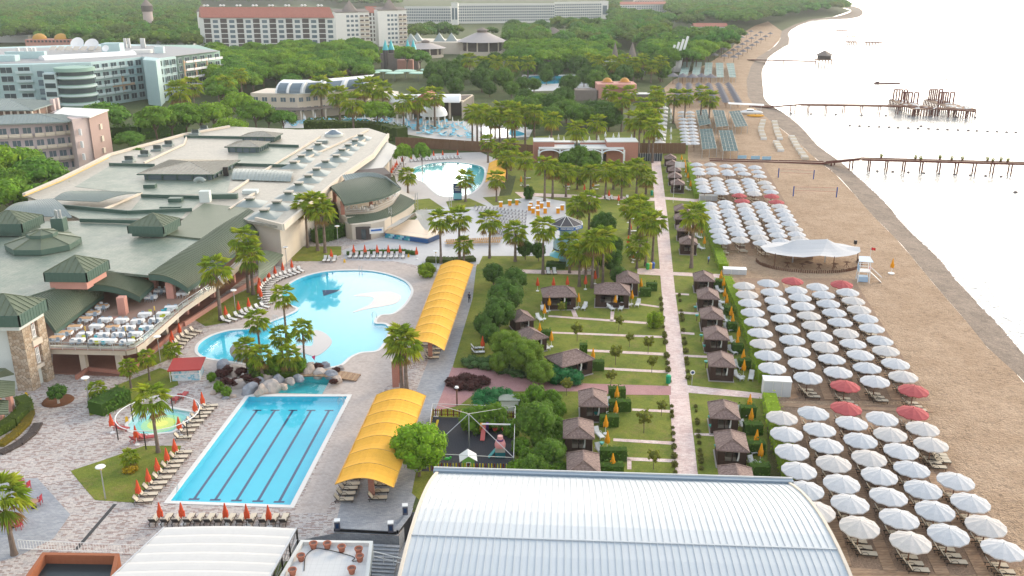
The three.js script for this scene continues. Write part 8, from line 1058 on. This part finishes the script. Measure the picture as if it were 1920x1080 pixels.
for (const [x0, x1, y, lab] of [[1586, 1606, 79, 'left part of a distant sunbathing platform out at sea'], [1620, 1652, 80, 'right part of a distant sunbathing platform out at sea'], [1566, 1588, 57, 'small far bathing platform out at sea'], [1625, 1678, 16, 'faint farthest jetty with small roofs']]) { const a = P(x0, y, 1), b = P(x1, y, 1), L = b.x - a.x, t = thing('sea_platform', lab, 'platform', [(a.x + b.x) / 2, 0, a.z]); mb().base(0, 1, 0, L, .5, 8).build('deck', mPile, t); for (let i = 0; i < 6; i++) { mb().base(-L / 2 + (i + .5) * L / 6, -2, 3, .7, 3, .7).build('pile', mPile, t); mb().base(-L / 2 + (i + .5) * L / 6, 1.5, 0, .4, 4, .4).build('frame_post', mPile, t); } mb().base(0, 5.4, 0, L, .4, 6).build('frame_top', mPierWood, t); }
{ const t = thing('moored_pontoon', 'thin dark pontoon floating alone on the sea', 'pontoon', P(1663, 157, -.5)); mb().box(0, .3, 0, 13, .5, 1.6).build('hull', mPile, t); mb().box(-5, .8, 0, 1.5, .6, 1.2).build('box', mShade, t); }
{ const b = thing('buoy', 'small dark buoy in the swimming line', 'buoy', [0, 0, 0], 0, 'buoys of the swimming line'); mb().sph(0, .05, 0, .55, .35, .55, 10, 7).build('float', M([.12, .09, .09], .5), b); mb().cyl(0, .35, 0, .08, .08, .3, 6).build('ring', mSteel, b); const s = stamper(b); for (let i = 0; i < 19; i++) s(P(1592 + i * 18.5 + rr(-2, 2), 236 + i * .75, -.5), 0); for (let i = 0; i < 9; i++) s(P(1480 + i * 44 + rr(-6, 6), 213 + i * 1, -.5), 0); for (let i = 0; i < 9; i++) s(P(1645 + i * 29, 321 + i * 1.3, -.5), 0, undefined, undefined, .8); for (const [x, y] of [[1904, 361], [1770, 157], [1775, 149], [1727, 237]]) s(P(x, y, -.5), 0); }
// --- farther beach: shade roofs, thatched parasols, stacked loungers
const mShadeGreen = Mt(mottle([.022, .075, .085], .2, 3), .8), mShadePale = Mt(mottle([.17, .25, .235], .15, 3), .8);
function shadeRoof(lab, c, nu, nv, mat, h = 2.6, grp) { const t = thing('shade_roof', lab, 'shade roof', [0, 0, 0], 0, grp), W = c.map(p => P(...p, h)); const at = (u, v) => W[0].clone().lerp(W[1], u).lerp(W[3].clone().lerp(W[2], u), v); for (let i = 0; i < nu; i++) for (let j = 0; j < nv; j++) mb().slab(at((i + .03) / nu, (j + .03) / nv), at((i + .97) / nu, (j + .03) / nv), at((i + .97) / nu, (j + .97) / nv), at((i + .03) / nu, (j + .97) / nv), .06).build('panel', mat, t); for (let i = 0; i <= nu; i++) mb().bar(at(i / nu, 0), at(i / nu, 1), .07, .08).build('rail', mGreyGreen, t); for (let j = 0; j <= nv; j++) mb().bar(at(0, j / nv), at(1, j / nv), .07, .08).build('rail', mGreyGreen, t); for (const u of [0, .5, 1]) for (const v of [0, .33, .66, 1]) { const q = at(u, v); mb().base(q.x, 0, q.z, .12, h - .05, .12).build('post', mSteel, t); } rebase(t); }
[[[1305, 207], [1325, 205], [1333, 232], [1311, 236]], [[1336, 206], [1357, 207], [1366, 236], [1343, 238]], [[1367, 209], [1387, 207], [1402, 236], [1379, 238]], [[1312, 242], [1335, 241], [1344, 278], [1317, 280]], [[1348, 244], [1373, 244], [1384, 283], [1356, 283]]].forEach(c => shadeRoof('dark green gridded shade roof over beach loungers', c, 4, 7, mShadeGreen, 2.6, 'dark green beach shade roofs'));
for (let i = 0; i < 5; i++) shadeRoof('pale green shade roof strip in the far beach club', [[1282 + i * 20, 116 + i * .6], [1296 + i * 20, 116 + i * .6], [1288 + i * 23, 145], [1272 + i * 24, 145]], 2, 6, mShadePale, 2.6, 'pale shade strips of the far beach club');
{ const t = thing('thatched_parasol', 'grey thatched parasol in long rows on the far beach', 'parasol', [0, 0, 0], 0, 'grey thatched parasols'); mb().cyl(0, 0, 0, .08, .08, 2.3, 6).build('pole', mWood, t); mb().cyl(0, 2, 0, 1.7, .1, .9, 9).build('thatch', Mt(mottle([.18, .17, .18], .25, 1.5), .95), t); const s = stamper(t); for (let c = 0; c < 6; c++) for (let i = 0; i < 12; i++) { const u = i / 11, x = 1273 + c * 18.5 + u * (c * 4.2 - 2), y = 158 + u * 33; s([P(x, y, 2.4).x, 0, P(x, y, 2.4).z], rr(0, 6), undefined, undefined, 1.15); } for (const [x, y] of [[1262, 148], [1280, 149], [1298, 150], [1315, 149], [1332, 150]]) { const q = P(x, y, 2.4); s([q.x, 0, q.z], 0, undefined, undefined, 1.9); }
  for (let r = 0; r < 3; r++) for (let i = 0; i < 9; i++) { const q = P(1340 + r * 18 + i * 8.5, 106 - i * 5.6 + r * 2, 2.4); s([q.x, 0, q.z], 0, undefined, undefined, 1.6); } }
{ const w = stamper(parasolProto('small white parasol in the far double column beyond the hedge', 'white parasols of the far double column', mCloth)); for (let i = 0; i < 10; i++) for (const k of [0, 1]) { const q = P(1279 + k * 15 + i * .9, 210 + i * 6.4, 2.6); w([q.x, 0, q.z], 0); }
  const tp = thing('canvas_cabana', 'grey white pyramid cabana in the column beside far palms', 'cabana', [0, 0, 0], 0, 'pyramid cabanas beside the far palms'); const cn = new THREE.ConeGeometry(2.4, 1, 4); cn.rotateY(Math.PI / 4); cn.translate(0, 2.7, 0); mb().add(cn).build('roof', Mt(mottle([.5, .49, .47], .1, 2), .8), tp); for (const x of [-1.5, 1.5]) for (const z of [-1.5, 1.5]) mb().base(x, 0, z, .12, 2.2, .12).build('post', mWhite, tp); mb().base(0, 0, -1.5, 3, 2.2, .06).build('back_curtain', mWhiteCush, tp); const s = stamper(tp); for (let i = 0; i < 10; i++) { const q = P(1245 - i * .8, 202 + i * 7.2, 2.4); s([q.x, 0, q.z], RA); }
  const cl = stamper(closedProto('white closed parasol among loungers beyond the snack bar', 'white closed parasols beyond the snack bar', mWhite)); for (const [x, y] of [[1258, 210], [1258, 222], [1258, 246], [1258, 260], [1030, 262], [1047, 260], [1057, 264], [1078, 262], [1092, 262], [1105, 264], [1122, 262], [1135, 254], [1150, 258], [1160, 256], [1184, 260]]) { const q = P(x, y, 1.5); cl([q.x, 0, q.z], 0, undefined, undefined, 1.2); } }
{ const mk = (lab, pts, n) => { const t = thing('stacked_loungers', lab, 'loungers'); for (let i = 0; i < n; i++) { const u = i / (n - 1) * (pts.length - 1), k = Math.min(pts.length - 2, Math.floor(u)), f = u - k, q = P(pts[k][0] + (pts[k + 1][0] - pts[k][0]) * f, pts[k][1] + (pts[k + 1][1] - pts[k][1]) * f); mb().base(q.x, 0, q.z, 1.9, .75, .62, RA).build('stack', i % 3 ? mCushion : mWhiteCush, t); } rebase(t); }; mk('curved line of stacked loungers on the bare sand by the pier', [[1431, 228], [1426, 244], [1432, 262]], 16); mk('second curved line of stacked loungers on the bare sand', [[1452, 230], [1456, 246], [1462, 262]], 16); mk('long line of stacked loungers ending at the near pier', [[1484, 258], [1494, 276], [1510, 299]], 20); mk('short line of stacked loungers near the green shade roofs', [[1455, 268], [1464, 284]], 10); }
{ const t = thing('beached_boat', 'white motor boat under a sheet on the sand', 'boat', P(1408, 214), -.2); const hull = mb(); hull.sph(0, .7, 0, 4.5, .9, 1.3, 16, 8); hull.build('hull', mWhite, t); mb().base(-.4, 1.2, 0, 2.4, .7, 1.6).build('cabin', mGlassBlue, t); const y = thing('banana_boat', 'yellow inflatable boat lying beside the motor boat', 'boat', P(1416, 219), -.1); mb().sph(0, .5, 0, 3.4, .5, .6, 14, 8).sph(0, .4, .9, 2.6, .35, .4, 12, 6).build('tube', M([.7, .34, .01], .5), y); mb().base(0, .85, 0, .1, .3, .8).build('handle', mBlack, y); const u = thing('shore_canopy', 'long white canopy strip above the boats on the sand', 'canopy', P(1398, 207), -.15); mb().slab(V(-7, 2.6, 1.2), V(7, 2.2, 1.2), V(7, 2.5, -1.4), V(-7, 2.9, -1.4), .12).build('roof', mWhite, u); for (const x of [-6, -2, 2, 6]) mb().base(x, 0, 0, .12, 2.4, .12).build('post', mSteel, u); }
{ const t = thing('beach_sign', 'small blue and white banner board at the top of the far parasols', 'sign', [0, 0, 0], 0, 'banner boards by the far parasols'); mb().base(0, .2, 0, 2.2, .8, .1).build('board', M([.30, .48, .6], .6), t); for (const x of [-.9, .9]) mb().base(x, 0, 0, .08, .9, .08).build('post', mSteel, t); const s = stamper(t); for (const [x, y] of [[1391, 299], [1416, 300], [1437, 301]]) s(P(x, y), .05, undefined, undefined, 1.2); }
scene.traverse(o => { if (o.isMesh) { o.castShadow = true; o.receiveShadow = true; } });
renderer.render(scene, camera);
